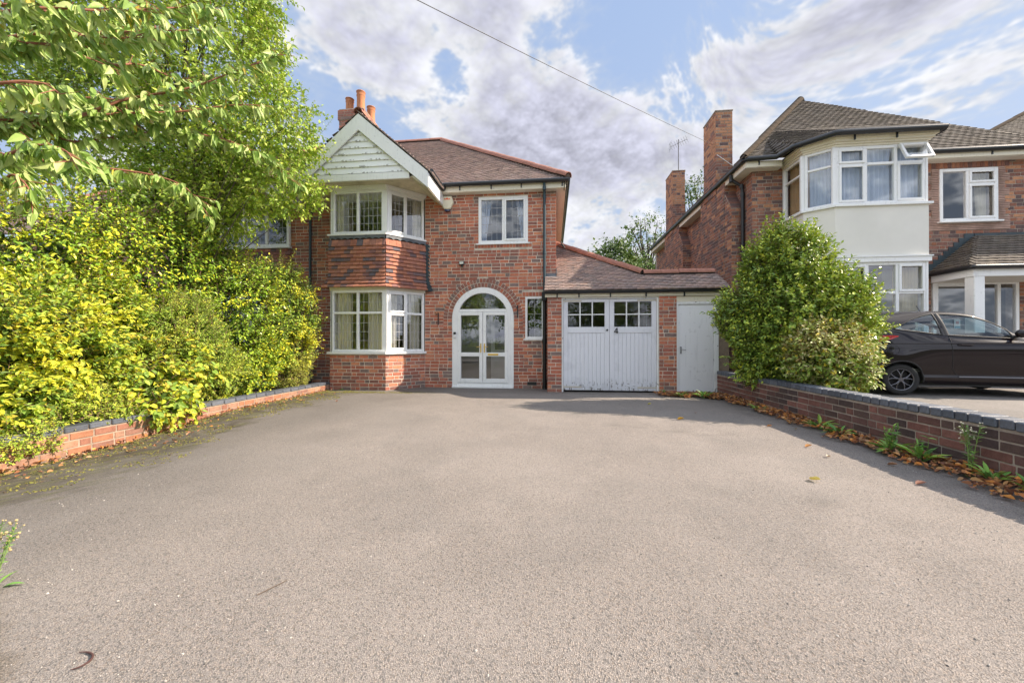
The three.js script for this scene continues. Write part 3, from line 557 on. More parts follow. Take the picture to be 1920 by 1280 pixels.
  const head1 = new G(); prismY(head1, plan(.012), 2.427, 2.50); head1.put(house, 'window_head', M.cream);
  // hung tiles: courses on the front, splay and return, kicked out at the foot
  const core = new G(); prismY(core, plan(-.01), 2.50, 3.70); core.put(house, 'bay_boarding', M.under);
  const hung = [], rT = rng(12), rows = 12, g0 = .092, offs = (y) => .022 + .125 * Math.pow(clamp((2.82 - y) / .36), 1.7);
  const hang = node(house, 'tile_hanging');
  for (let k = 0; k < rows; k++) {
    const y = 2.475 + k * g0, o = offs(y), o2 = offs(y + g0), last = k === rows - 1, hgt = last ? .165 : g0 * 1.35, tilt = Math.atan2(o - o2, g0) + .07;
    for (const [f, len, e0, e1] of [[ff, BXC - BXL, -o, o * .42], [fs, bLen, -o * .42, 0], [frame([BXL, 0, MZ], [0, 0, 1]), BZ - MZ, 0, o]]) {
      const x0 = e0 - .0, x1 = len + e1, n = Math.max(1, Math.round((x1 - x0) / TW)), w = (x1 - x0) / n;
      for (let i = 0; i <= n; i++) { const a = Math.max(x0, x0 + (i - (k % 2 ? .5 : 0)) * w), b = Math.min(x1, x0 + (i + 1 - (k % 2 ? .5 : 0)) * w); if (b - a < .03) continue; const U = V(0, 0, 0), Y = V(0, 0, 0), Z = V(0, 0, 0); f.extractBasis(U, Y, Z); const S = V(0, 1, 0).applyAxisAngle(U, -tilt + (rT() - .5) * .02), N = U.clone().cross(S); const c = V((a + b) / 2, y, o + (rT() - .5) * .004).applyMatrix4(f); hung.push({ m: basis(c, U, S, N).scale(V((b - a) / TW, hgt / .17, 1)), d: c.distanceTo(CAM), t: rT() < .62 ? [0, 1, 2, 0, 8, 9, 7][Math.floor(rT() * 7)] : 3 + Math.floor(rT() * 4) }); }
    }
  }
  scatterPieces(hang, 'tile', 'tiles', hung, tileGs, 'clay', copyMat.tile, 300, rng(35));
  // scalloped lead apron under the upper sill
  { const g = new G(); for (const [f, len, ex] of [[ff, BXC - BXL, 1], [fs, bLen, 0]]) { g.at(f); const n = Math.round(len / TW), w = len / n; for (let i = 0; i < n; i++) for (let k = 0; k < 6; k++) { const a = i * w + k / 6 * w, b = a + w / 6, q = (t) => 3.685 - .035 * Math.abs(2 * ((t - i * w) / w) - 1) ** 2.2; g.quad([a, q(a), .036], [b, q(b), .036], [b, 3.75, .032], [a, 3.75, .032]); } } g.at(null); g.put(house, 'lead_apron', M.lead); }
  // stepped lead soakers where the hung tiles meet the wall
  { const g = new G(); for (const [x, s] of [[BXR + .02, 1], [BXL - .02, -1]]) for (let k = 0; k < 13; k++) { const y = 2.47 + k * .094, o = offs(y) * .8; g.at(new THREE.Matrix4()).quad([x + s * o, y, MZ + .012 + .001 * k], [x + s * (o + .10), y + .01, MZ + .012 + .001 * k], [x + s * (o + .035), y + .094, MZ + .011 + .001 * k], [x + s * o, y + .094, MZ + .011 + .001 * k]); g.box(Math.min(x, x + s * (o + .02)), y, MZ + .001, Math.max(x, x + s * (o + .02)), y + .093, MZ + .03 + .1 * 0); } g.put(house, 'lead_soaker', M.leadD); }
  // upper bay window
  const sill2 = new G(); prismY(sill2, plan(.05), 3.752, 3.79); sill2.put(house, 'window_sill', M.upvc);
  makeWindow(house, frame([BXL + .04, 3.792, BZ - .045], [1, 0, 0]), BXC - BXL - .09, 1.06, [.66], [], { lead: [.125, .20], f: .065 });
  makeWindow(house, fs.clone().multiply(new THREE.Matrix4().makeTranslation(.05, 3.792, -.045)), bLen - .08, 1.06, [.47], [], { lead: [.105, .19], sash: [[0, 0]], f: .06 });
  new G().box(BXC - .06, 3.792, BZ - .10, BXC + .03, 4.85, BZ - .012, .008).put(house, 'corner_post', M.upvc);
  new G().box(BXL - .0, 3.792, MZ, BXL + .06, 4.85, BZ - .01, .006).put(house, 'corner_post', M.upvc);
  const head2 = new G(); prismY(head2, plan(.01), 4.852, 4.885); prismY(head2, plan(.035), 4.886, 4.905); prismY(head2, plan(.05), 4.906, 4.95); head2.put(house, 'cornice', M.upvc);

  // gable over the bay
  const AX = -4.45, AY = 6.44, EX = 1.66, EY = 5.02, sl = (AY - EY) / EX, GF = -8.2;
  const gr = new G(), N0 = V(sl, 1, 0).normalize();
  for (const s of [-1, 1]) { // barge boards
    const o = [[AX, AY], [AX + s * EX, EY], [AX + s * EX, EY - .365], [AX + s * 1.27, EY - .365 + .0], [AX, AY - .375]];
    const pts = [[AX, AY], [AX + s * EX, AY - sl * EX], [AX + s * EX, AY - sl * EX - .36], [AX, AY - .375]];
    new G().prism(s > 0 ? [...pts].reverse() : pts, GF, GF + .035).put(house, 'barge_board', M.paint);
  }
  for (let k = 0, y = 5.07; y < 6.02; k++, y += .150) { // weatherboards, each lapping the one below
    const yb = y + .009, half = (yy) => Math.max(0, (AY - .36 - yy) / sl) + .04, y1 = Math.min(y + .165, AY - .34), h0 = half(yb), h1 = half(y1), g = new G();
    g.quad([AX - h0, yb, GF - .020], [AX + h0, yb, GF - .020], [AX + h1, y1, GF - .052], [AX - h1, y1, GF - .052]); g.quad([AX - h0, yb, GF - .06], [AX + h0, yb, GF - .06], [AX + h0, yb, GF - .020], [AX - h0, yb, GF - .020]);
    for (let i = 0; i < g.u.length; i += 2) g.u[i] += k * 1.37;
    g.put(house, 'weatherboard', M.weather);
  }
  new G().prism([[AX - 1.5, 5.0], [AX + 1.5, 5.0], [AX, 6.2]], GF - .075, GF - .07).put(house, 'gable_backing', M.under);
  new G().box(AX - 1.60, 4.915, GF - .068, AX + 1.20, 5.07, GF - .02, .004).put(house, 'gable_beam', M.paint);
  // soffit and the boxed ends of the eaves
  new G().box(AX - 1.62, 4.955, MZ, AX + 1.62, 4.968, GF - .06).put(house, 'soffit', M.soffit);
  for (const s of [-1, 1]) { const x = AX + s * EX; new G().prism(s > 0 ? [[x - .42, 4.95], [x, 4.64], [x, 4.80], [x - .22, 4.95]] : [[x + .22, 4.95], [x, 4.80], [x, 4.64], [x + .42, 4.95]], MZ, GF - .001).put(house, 'soffit', M.soffit); }
  for (const s of [-1, 1]) { const x = AX + s * (EX + .012); new G().box(x - .012, 4.66, MZ - .02, x + .012, EY - .04, GF + .03, .003).put(house, 'fascia', M.paint); gutter(house, [[x + s * .065, EY + .0, -9.18], [x + s * .065, EY + .015, GF + .02]], .052); }
  // roofs: main hipped roof and gable roof
  const P = .797, EZ = -9.14, EYM = 5.13, RX = .37, RD = 4.46, RY = EYM + P * RD, cosP = 1 / Math.hypot(1, P), LX = -8.9;
  const und = new G(); und.quad([-6.45, EYM, EZ], [RX, EYM, EZ], [RX - RD, RY, EZ - RD], [-6.45, RY, EZ - RD]); und.tri([RX, EYM, EZ], [RX, EYM, EZ - 2 * RD], [RX - RD, RY, EZ - RD]); und.quad([RX, EYM, EZ - 2 * RD], [-6.45, EYM, EZ - 2 * RD], [-6.45, RY, EZ - RD], [RX - RD, RY, EZ - RD]);
  const gz = (y) => EZ - (y - EYM) / P;
  for (const s of [-1, 1]) und.tri([AX, AY + .02, GF + .02], [AX, AY + .02, gz(AY)], [AX + s * (EX + .05), EY - .03, GF + .02]).tri([AX + s * (EX + .05), EY - .03, GF + .02], [AX, AY + .02, gz(AY)], [AX + s * (EX + .05), EY - .03, EZ]);
  und.put(house, 'roof', M.under);
  const tiles = [];
  const val = (AY - EYM) / P; // gable ridge meets the main slope this far back
  layTiles(tiles, [0, EYM, EZ], [1, 0, 0], [0, P, -1], [[-6.45, 0], [AX - EX, 0], [AX, val / cosP], [AX + EX, 0], [RX, 0], [RX - RD, RD / cosP], [-6.45, RD / cosP]], { seed: 13 });
  layTiles(tiles, [RX, EYM, EZ], [0, 0, -1], [-1, P, 0], [[0, 0], [2 * RD, 0], [RD, RD / cosP]], { seed: 14 });
  const gl = Math.hypot(1, sl), zEnd = gz(AY) - GF;
  layTiles(tiles, [AX + EX + .09, AY - sl * (EX + .09) + .02, GF + .05], [0, 0, -1], [-1, sl, 0], [[0, 0], [.98, 0], [2.7, (EX + .09) * gl], [0, (EX + .09) * gl]], { seed: 15 });
  layTiles(tiles, [AX - EX - .09, AY - sl * (EX + .09) + .02, -9.14], [0, 0, 1], [1, sl, 0], [[0, 0], [.98, 0], [.98, (EX + .09) * gl], [-1.7, (EX + .09) * gl]], { seed: 16 });
  scatterPieces(house, 'roof_tile', 'roof_tiles', tiles, tileGs, 'roof', copyMat.tile, 0, rng(36));
  ridgeTiles(house, [RX + .02, EYM + .03, EZ + .03], [RX - RD, RY + .02, EZ - RD], .115, .36, M.ridge, 3, M.under);
  ridgeTiles(house, [RX - RD, RY + .03, EZ - RD], [-6.4, RY + .03, EZ - RD], .115, .45, M.ridge, 4, M.under);
  ridgeTiles(house, [AX, AY + .03, GF + .06], [AX, AY + .03, gz(AY) - .1], .11, .45, M.ridge, 5);
  // fascia, gutters and pipes of the main eaves
  new G().box(AX + EX + .03, 4.93, EZ - .05, RX - .08, 5.085, EZ - .02, .003).put(house, 'fascia', M.cream);
  new G().box(AX + EX + .03, 4.925, MZ, RX - .08, 4.934, EZ - .05).put(house, 'soffit', M.soffitW);
  new G().box(.1, 4.925, -17.2, RX - .06, 4.934, MZ).put(house, 'soffit', M.soffitW);
  new G().box(RX - .06, 4.93, -17.2, RX - .035, 5.08, EZ - .02, .003).put(house, 'fascia', M.cream);
  gutter(house, [[AX + EX + .06, 5.10, EZ + .045], [RX + .03, 5.10, EZ + .045]], .055, M.gutter, [[-2.3, 5.10, EZ - .01], [-1.5, 5.10, EZ - .01], [-.75, 5.10, EZ - .01], [.25, 5.10, EZ - .01]]);
  gutter(house, [[RX + .02, 5.10, EZ + .06], [RX + .02, 5.10, -17]], .055);
  downpipe(house, [[-.185, 5.06, -9.12], [-.185, 4.93, -9.14], [-.185, 4.78, MZ + .06], [-.185, 3.4, MZ + .06], [-.185, 2.3, MZ + .06]], .034, M.pipe);
  new G().box(-.25, 2.18, MZ + .02, -.13, 2.40, MZ + .16, .012).put(house, 'hopper', M.black);
  downpipe(house, [[-.185, 2.2, MZ + .075], [-.185, 1.2, MZ + .075], [-.185, .06, MZ + .075], [-.185, -.02, MZ + .11]], .044, M.black);
  downpipe(house, [[-6.2, 4.7, MZ + .25], [-6.32, 4.62, MZ + .12], [-6.40, 4.50, MZ + .055], [-6.40, 2.6, MZ + .055], [-6.40, 0, MZ + .055]], .034, M.pipe);
  // main window, side window
  makeWindow(house, frame([-1.86, 3.665, MZ - .03], [1, 0, 0]), 1.26, 1.185, [.64], [], { lead: [.135, .21], sash: [[1, 0]], f: .075, sill: [.05, .035, .075] });
  makeWindow(house, frame([-.668, 1.245, MZ - .03], [1, 0, 0]), .47, 1.057, [], [], { lead: [.19, .21], f: .055, sill: [.05, .035, .07] });
  // chimney on the party wall with three pots
  { const cb = [], c = node(house, 'chimney'), x0 = -6.86, x1 = -6.03, z0 = -11.4, z1 = -12.45, y0 = 6.4;
    new G().box(x0, y0, z1, x1, 8.35, z0).box(x0 - .03, 8.35, z1 - .03, x1 + .03, 8.66, z0 + .03).put(c, 'chimney_core', M.mortarG);
    layBricks(cb, frame([x0, 0, z0], [1, 0, 0]), 0, x1 - x0, y0, 8.33, { seed: 51, tones: 'house' }); layBricks(cb, frame([x1, 0, z0], [0, 0, -1]), 0, z0 - z1, y0, 8.33, { seed: 52 });
    layBricks(cb, frame([x0 - .03, 0, z0 + .03], [1, 0, 0]), 0, x1 - x0 + .06, 8.36, 8.66, { seed: 53 }); layBricks(cb, frame([x1 + .03, 0, z0 + .03], [0, 0, -1]), 0, z0 - z1 + .06, 8.36, 8.66, { seed: 54 });
    scatterPieces(c, 'brick', 'brickwork', cb, brickS, 'house', copyMat.brick, 0, rng(37));
    new G().box(x0 - .01, 8.66, z1 - .01, x1 + .01, 8.72, z0 + .01, .02).put(c, 'flaunching', M.mortarG);
    for (const [x, z, h, rr] of [[-6.62, -11.62, .46, .135], [-6.2, -11.55, .62, .14], [-6.18, -12.2, .52, .14]]) { const l = new THREE.LatheGeometry([[rr * 1.0, 0], [rr * .98, .05], [rr * .92, .12], [rr * .88, h * .72], [rr * .98, h * .76], [rr * .98, h * .82], [rr * .90, h * .84], [rr * .92, h * .95], [rr * 1.04, h * .97], [rr * 1.04, h], [rr * .82, h], [rr * .8, h * .5]].map(([a, b]) => new THREE.Vector2(a, b)), 20); const m = put(c, 'chimney_pot', l, M.terracotta); m.position.set(x, 8.70, z); } }

  // arched front door: frame, fanlight, two leaves
  const DF = MZ - .02, d0 = node(house, 'front_door'), ring = (ra, rb, y) => { const s = new THREE.Shape(); s.moveTo(DX - ra, y); s.lineTo(DX - ra, DS); for (let i = 1; i <= 32; i++) { const t = Math.PI - i / 32 * Math.PI; s.lineTo(DX + ra * Math.cos(t), DS + ra * Math.sin(t)); } s.lineTo(DX + ra, y); s.lineTo(DX + rb, y); s.lineTo(DX + rb, DS); for (let i = 1; i <= 32; i++) { const t = i / 32 * Math.PI; s.lineTo(DX + rb * Math.cos(t), DS + rb * Math.sin(t)); } s.lineTo(DX - rb, y); return s; };
  const fg = new G(); fg.add(new THREE.ExtrudeGeometry(ring(DR - .003, DR - .135, .05), { depth: .07, bevelEnabled: true, bevelSize: .006, bevelThickness: .006, bevelSegments: 1 }), new THREE.Matrix4().makeTranslation(0, 0, DF - .04));
  fg.box(DX - .66, 1.93, DF - .04, DX + .66, 2.005, DF + .025, .006); fg.box(DX - DR, -.0, DF - .05, DX + DR, .05, DF + .09, .008); fg.box(DX - .655, .05, DF - .04, DX + .655, .13, DF + .02, .006); fg.put(d0, 'frame', M.upvc);
  { const g = new G(), y0 = 2.005, n = 20, R = DR - .135, a0 = Math.asin((y0 - DS) / R), pts = []; for (let i = 0; i <= n; i++) { const t = lerp(a0, Math.PI - a0, i / n); pts.push([DX + R * Math.cos(t), DS + R * Math.sin(t), DF]); } g.poly(pts); g.put(d0, 'fanlight', M.glass); }
  for (const s of [-1, 1]) {
    const leaf = node(house, 'door'), xa = s < 0 ? DX - .648 : DX + .004, xb = s < 0 ? DX - .004 : DX + .648, g = new G(), z0 = DF - .03, z1 = DF + .038, t = .085;
    g.box(xa, .135, z0, xa + t, 1.925, z1, .007); g.box(xb - t, .135, z0, xb, 1.925, z1, .007); g.box(xa + t, .135, z0, xb - t, .235, z1 - .001, .007); g.box(xa + t, .80, z0, xb - t, .90, z1 - .001, .007); g.box(xa + t, 1.845, z0, xb - t, 1.925, z1 - .001, .007);
    g.put(leaf, 'frame', M.upvc);
    for (const [a, b] of [[.235, .80], [.90, 1.845]]) new G().quad([xa + t, a, DF], [xb - t, a, DF], [xb - t, b, DF], [xa + t, b, DF]).put(leaf, 'pane', M.glass);
    const hx = s < 0 ? xb - .042 : xa + .042; new G().box(hx - .016, .90, z1, hx + .016, 1.13, z1 + .008, .003).tube([[hx, 1.05, z1], [hx, 1.05, z1 + .05], [hx + s * .02, 1.05, z1 + .055], [hx + s * .10, 1.045, z1 + .055]], .009, 8).put(leaf, 'handle', M.brass);
    if (s > 0) new G().box(xa + .13, .825, z1, xa + .40, .875, z1 + .008, .003).box(xa + .155, .838, z1 + .008, xa + .375, .862, z1 + .016, .004).put(leaf, 'letter_plate', M.brass);
  }
  // porch behind the glass: pale walls, tiled floor, inner door
  new G().box(-2.68, 0, -10.75, -.72, 2.6, -10.70).box(-2.70, 0, -10.7, -2.64, 2.6, MZ - .26).box(-.86, 0, -10.7, -.80, 2.6, MZ - .26).put(house, 'inner_wall', std(.22, .23, .21, .9));
  new G().box(-2.64, .02, -10.7, -.86, .045, MZ - .26).put(house, 'porch_floor', std(.25, .1, .06, .6));
  { const n = node(house, 'inner_door'); new G().box(-1.75, .05, -10.69, -1.64, 2.1, -10.64).box(-1.02, .05, -10.69, -.91, 2.1, -10.64).box(-1.64, .05, -10.69, -1.02, .95, -10.65).box(-1.64, 2.0, -10.69, -1.02, 2.1, -10.65).put(n, 'frame', std(.5, .52, .5, .6)); new G().box(-1.64, .95, -10.69, -1.02, 2.0, -10.67).put(n, 'pane', std(.10, .11, .11, .1)); }

  // small fittings on the front wall
  const al = thing('alarm_box', 'cream bell-shaped burglar alarm box with blue foot under the eaves', 'alarm', [-2.66, 4.55, MZ]);
  { const hex = [[-.075, .0], [.075, .0], [.165, .16], [.11, .33], [-.11, .33], [-.165, .16]], f = frame([-2.66, 4.56, MZ], [1, 0, 0]);
    new G().at(f).prism(hex, .01, .07).prism(hex.map(([x, y]) => [x * .9, .165 + (y - .165) * .9]), .07, .085).put(al, 'cover', std(.74, .70, .56, .5));
    new G().at(f).prism([[-.05, -.055], [.05, -.055], [.075, -.001], [-.075, -.001]], .01, .072).put(al, 'strobe', phys(.01, .03, .10, .15));
    new G().at(f).prism([[-.075, .235], [.075, .235], [.085, .265], [.03, .255], [.0, .29], [-.03, .255], [-.085, .265]], .085, .088).put(al, 'emblem', std(.75, .12, .03, .6)); }
  const sl1 = thing('security_light', 'small black security lamp on the brickwork above the arched door', 'lamp', [-2.27, 3.2, MZ]);
  { const f = frame([-2.28, 3.16, MZ], [1, 0, 0]); new G().at(f).box(-.07, -.04, .05, .07, .055, .10, .01).box(-.02, -.01, 0, .02, .02, .05).put(sl1, 'housing', M.black); new G().at(f).box(-.05, -.02, .10, .05, .04, .105).put(sl1, 'lens', std(.6, .6, .55, .2)); new G().at(f).box(-.02, -.09, .03, .03, -.04, .08, .01).put(sl1, 'sensor', M.black); }
  const bell = thing('doorbell', 'small white doorbell with dark lens on the left door frame', 'doorbell', [-2.47, 1.35, MZ]);
  new G().box(-2.50, 1.27, MZ + .04, -2.435, 1.36, MZ + .062, .008).put(bell, 'case', M.upvc); new G().box(-2.50, 1.361, MZ + .04, -2.435, 1.42, MZ + .064, .008).put(bell, 'lens', M.black);
  for (const [x, y, l] of [[-2.91, 1.78, 'black wrought iron hook on the brick between bay and arched door'], [-.86, 1.95, 'black wrought iron hook on the right springing of the brick arch']]) {
    const hk = thing('basket_hook', l, 'wall hook', [x, y, MZ]); new G().box(x - .013, y - .17, MZ + .007, x + .013, y + .14, MZ + .018).put(hk, 'back_plate', M.iron); new G().tube([...Array(10).keys()].map((i) => [x + .02 * Math.sin(i), y + .13 - i * .012 + (i > 6 ? (i - 6) * .03 : 0), MZ + .02 + .028 * i]), .008, 6).put(hk, 'arm', M.iron);
  }
  const ab = thing('air_brick', 'dark iron air brick low in the wall under the side window', 'vent', [-.5, .12, MZ]);
  { const g = new G(); g.box(-.618, .083, MZ - .02, -.382, .168, MZ + .002); for (let i = 0; i < 9; i++) g.box(-.61 + i * .026, .088, MZ + .002, -.598 + i * .026, .163, MZ + .010); g.put(ab, 'grille', M.iron); }
  // curtains behind the panes
  const fb = frame([BXL, 0, BZ - .14], [1, 0, 0]), fsb = fs.clone().multiply(new THREE.Matrix4().makeTranslation(0, 0, -.14));
  curtain(.12, .46, .96, 2.42, fb, M.curtain, 'cream curtain at the left end of the lower bay window', 5, .02, 0, 1);
  curtain(.92, 1.30, .96, 2.42, fb, M.curtain, 'cream curtain right of the mullion in the lower bay front', 6, .02, 0, 2);
  curtain(.16, .34, .96, 2.42, fsb, M.curtain, 'narrow cream curtain in the opening light of the lower bay splay', 3, .015, 0, 3);
  curtain(.66, .95, .96, 2.42, fsb, M.curtain, 'cream curtain beside the wall in the lower bay splay', 4, .02, 0, 4);
  curtain(.10, .26, 3.80, 4.84, fb, M.curtain, 'pale curtain at the left end of the upper bay window', 3, .015, 0, 5);
  curtain(.75, .98, 3.80, 4.84, fsb, M.curtain, 'grey-beige curtain by the wall in the upper bay splay', 3, .015, 0, 6);
  const fw = frame([-1.86, 0, MZ - .16], [1, 0, 0]);
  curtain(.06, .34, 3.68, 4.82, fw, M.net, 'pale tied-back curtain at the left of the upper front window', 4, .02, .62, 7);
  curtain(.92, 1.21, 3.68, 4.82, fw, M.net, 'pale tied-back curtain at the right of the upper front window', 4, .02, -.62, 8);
}
// ---------------------------------------------------------------- the garage
const garage = thing('garage', 'low brick garage with white double doors and clay tile roof beside the house', 'garage', [1.8, 0, GZ]);
{
  const fr = frame([0, 0, GZ], [1, 0, 0]), bricks = [];
  const w = new G(); w.box(-.10, -.1, GZ - .25, .225, 2.2, GZ); w.box(2.41, -.1, GZ - .25, 2.795, 2.2, GZ); w.box(-.10, 2.2, GZ - .25, 3.86, 2.3, GZ - .02);
  w.box(-.10, -.1, -13, .0, 2.3, GZ - .25).box(3.70, -.1, -13, 3.86, 2.3, GZ - .25).box(-.1, -.1, -13.2, 3.86, 2.8, -13).box(2.7, -.1, -13, 2.78, 2.2, GZ - .25);
  const wall = w.put(garage, 'wall', M.mortar);
  layBricks(bricks, fr, -.10, .222, .003, 2.2, { seed: 61 }); layBricks(bricks, fr, 2.415, 2.793, .003, 2.2, { seed: 62 });
  const sb = []; layBricks(bricks, frame([-.10, 0, GZ - .5], [0, 0, 1]), 0, .5, .003, 2.2, { seed: 63, hidden: () => true });
  scatterPieces(wall, 'brick', 'brickwork', bricks, brickS, 'house', copyMat.brick, 140, rng(38));
  new G().box(3.70, -.1, GZ - .2, 3.93, 2.16, GZ - .035, .01).put(garage, 'rendered_pier', M.renderBr);
  new G().box(0, -.1, -13, 3.7, -.01, GZ - .1).put(garage, 'floor', M.room);
  // frame and the pair of doors, each with stiles, rails, boards and six panes
  new G().box(.225, 0, GZ - .14, .262, 2.215, GZ - .03, .004).box(2.372, 0, GZ - .14, 2.41, 2.215, GZ - .03, .004).box(.262, 2.165, GZ - .14, 2.372, 2.215, GZ - .031, .004).put(garage, 'door_frame', M.peel);
  for (const s of [0, 1]) {
    const d = node(garage, 'garage_door'), xa = s ? 1.324 : .266, xb = s ? 2.368 : 1.318, z0 = GZ - .105, z1 = GZ - .055, st = .105, inn = s ? xa + .10 : xa + .10, g = new G();
    g.box(xa, .045, z0, xa + st, 2.158, z1, .004); g.box(xb - st, .045, z0, xb, 2.158, z1, .004); g.box(xa + st, 2.09, z0, xb - st, 2.158, z1 - .001, .004); g.box(xa + st, 1.375, z0, xb - st, 1.515, z1 - .001, .004); g.box(xa + st, .045, z0, xb - st, .19, z1 - .001, .004);
    g.put(d, 'frame', M.door);
    const n = 9, bw = (xb - xa - 2 * st) / n;
    for (let i = 0; i < n; i++) new G().box(xa + st + i * bw + .0012, .19, z0 + .008, xa + st + (i + 1) * bw - .0012, 1.375, z1 - .012 + .0012 * ((i * 7) % 3 - 1), .003).put(d, 'board', M.door);
    const px0 = xa + st, px1 = xb - st, pw = (px1 - px0) / 3, ph = (2.09 - 1.515) / 2, gb = new G();
    for (let i = 1; i < 3; i++) gb.box(px0 + i * pw - .014, 1.515, z0 + .01, px0 + i * pw + .014, 2.09, z1 - .006, .004);
    for (let i = 0; i < 3; i++) gb.box(px0 + i * pw + (i ? .014 : 0), 1.515 + ph - .013, z0 + .01, px0 + (i + 1) * pw - (i < 2 ? .014 : 0), 1.515 + ph + .013, z1 - .008, .004);
    gb.put(d, 'glazing_bar', M.paint);
    for (let i = 0; i < 3; i++) for (let j = 0; j < 2; j++) { const a = px0 + i * pw + .01, b = 1.515 + j * ph + .01; new G().quad([a, b, z0 + .02], [a + pw - .02, b, z0 + .02], [a + pw - .02, b + ph - .02, z0 + .02], [a, b + ph - .02, z0 + .02]).put(d, 'pane', M.glassD); }
    const hx = s ? xb : xa, hs = s ? -1 : 1; // strap hinges
    for (const y of [.12, 2.12]) new G().box(hx, y - .016, z1, hx + hs * .42, y + .016, z1 + .006, .002).tube([[hx, y - .035, z1 + .006], [hx, y + .035, z1 + .006]], .012, 8).put(d, 'strap_hinge', std(.55, .50, .42, .7, { map: rep(tPeel, 2) }));
    if (!s) new G().tube([[xb - .05, 1.44, z1], [xb - .05, 1.44, z1 + .02]], .022, 12).put(d, 'lock', M.iron);
  }
  // cords hanging behind the panes
  new G().tube([[2.17, 2.09, GZ - .14], [2.172, 1.55, GZ - .14]], .003, 5).tube([[2.172, 1.57, GZ - .14], [2.172, 1.53, GZ - .14]], .012, 6).tube([[.47, 2.0, GZ - .14], [.47, 1.62, GZ - .14]], .003, 5).put(garage, 'blind_cord', M.upvc);
  // side door in its frame
  new G().box(2.795, 0, GZ - .1, 2.835, 2.07, GZ - .012, .004).box(3.60, 0, GZ - .1, 3.698, 2.07, GZ - .012, .004).box(2.835, 2.012, GZ - .1, 3.60, 2.07, GZ - .013, .004).put(garage, 'door_frame', M.peel);
  { const d = node(garage, 'side_door'); new G().box(2.84, .04, GZ - .08, 3.595, 2.008, GZ - .04, .004).put(d, 'leaf', M.doorgrey); new G().box(2.875, .90, GZ - .04, 2.915, 1.06, GZ - .034, .003).tube([[2.895, 1.0, GZ - .04], [2.895, 1.0, GZ + .01], [2.91, 1.0, GZ + .015], [2.99, .985, GZ + .012]], .009, 8).put(d, 'handle', M.tin); }
  new G().box(2.795, 2.071, GZ - .1, 3.75, 2.2, GZ - .02, .004).put(garage, 'lintel_board', M.cream);
  new G().box(-.16, 2.205, GZ + .005, 3.80, 2.295, GZ + .025, .003).put(garage, 'fascia', M.cream);
  gutter(garage, [[-.19, 2.325, GZ + .085], [3.86, 2.325, GZ + .085]], .052, M.gutter, [[.12, 2.32, GZ + .035], [.62, 2.32, GZ + .035], [1.33, 2.32, GZ + .035], [2.12, 2.32, GZ + .035], [2.95, 2.32, GZ + .035]]);
  // house number
  const font = await new FontLoader().loadAsync('fonts/droid/droid_sans_bold.typeface.json');
  const num = thing('house_number', 'black number 4 on the right-hand garage door', 'house number', [1.47, 1.36, GZ]);
  const tg = new TextGeometry('4', { font, size: .125, depth: .008, curveSegments: 5 }), mt = put(num, 'digit', tg, M.black); mt.position.set(-.045, .005, -.058 + .004);
  // roof: front slope with hip to the house wall, right-hand slope behind
  const P = .593, EZ = GZ + .13, EY = 2.345, S = [0, P, -1], c = Math.hypot(1, P), a = (z) => (EZ - z) * c, y = (z) => EY + P * (EZ - z), tiles = [];
  const zr = -9.36, zt = -11.7, und = new G();
  und.poly([[-.16, EY, EZ], [3.88, EY, EZ], [3.88, y(zr), zr], [2.2, y(zr), zr], [.1, y(zt), zt], [.1, y(MZ), MZ], [-.16, y(MZ), MZ]]);
  und.poly([[2.2, y(zr), zr], [3.88, y(zr), zr], [3.88, 2.6, -13.2], [.1, y(zt), -13.2], [.1, y(zt), zt]]); und.put(garage, 'roof', M.under);
  layTiles(tiles, [0, EY, EZ], [1, 0, 0], S, [[-.17, -.03], [3.9, -.03], [3.9, a(zr)], [2.2, a(zr)], [.11, a(zt)], [.11, a(MZ + .03)], [-.17, a(MZ + .03)]], { tones: 'garageRoof', seed: 65, gauge: .095 });
  scatterPieces(garage, 'roof_tile', 'roof_tiles', tiles, tileGs, 'garageRoof', copyMat.tile, 280, rng(39));
  ridgeTiles(garage, [.1, y(zt) + .03, zt], [2.2, y(zr) + .04, zr], .115, .40, M.ridge, 6, M.under);
  ridgeTiles(garage, [2.2, y(zr) + .04, zr], [3.84, y(zr) + .03, zr], .11, .40, M.ridge, 7, M.under);
  const fl = new G(); fl.box(-.16, y(MZ) - .03, MZ + .007, .11, y(MZ) + .10, MZ + .02); fl.box(.10, y(MZ), MZ - .4, .115, y(MZ) + .22, MZ + .02); fl.quad([-.16, y(MZ + .16) + .03, MZ + .16], [.14, y(MZ + .16) + .03, MZ + .16], [.14, y(MZ) + .03, MZ + .02], [-.16, y(MZ) + .03, MZ + .02]); fl.put(garage, 'lead_flashing', M.lead);
  const vp = thing('roof_bracket', 'small dark angled bracket fixed to the house corner above the garage roof', 'bracket', [.12, 3.6, -9.5]);
  new G().tube([[.10, 3.55, -9.4], [.22, 3.60, -9.38], [.32, 3.50, -9.36]], .012, 6).tube([[.22, 3.66, -9.38], [.32, 3.50, -9.36]], .016, 6).put(vp, 'arm', M.iron);
}
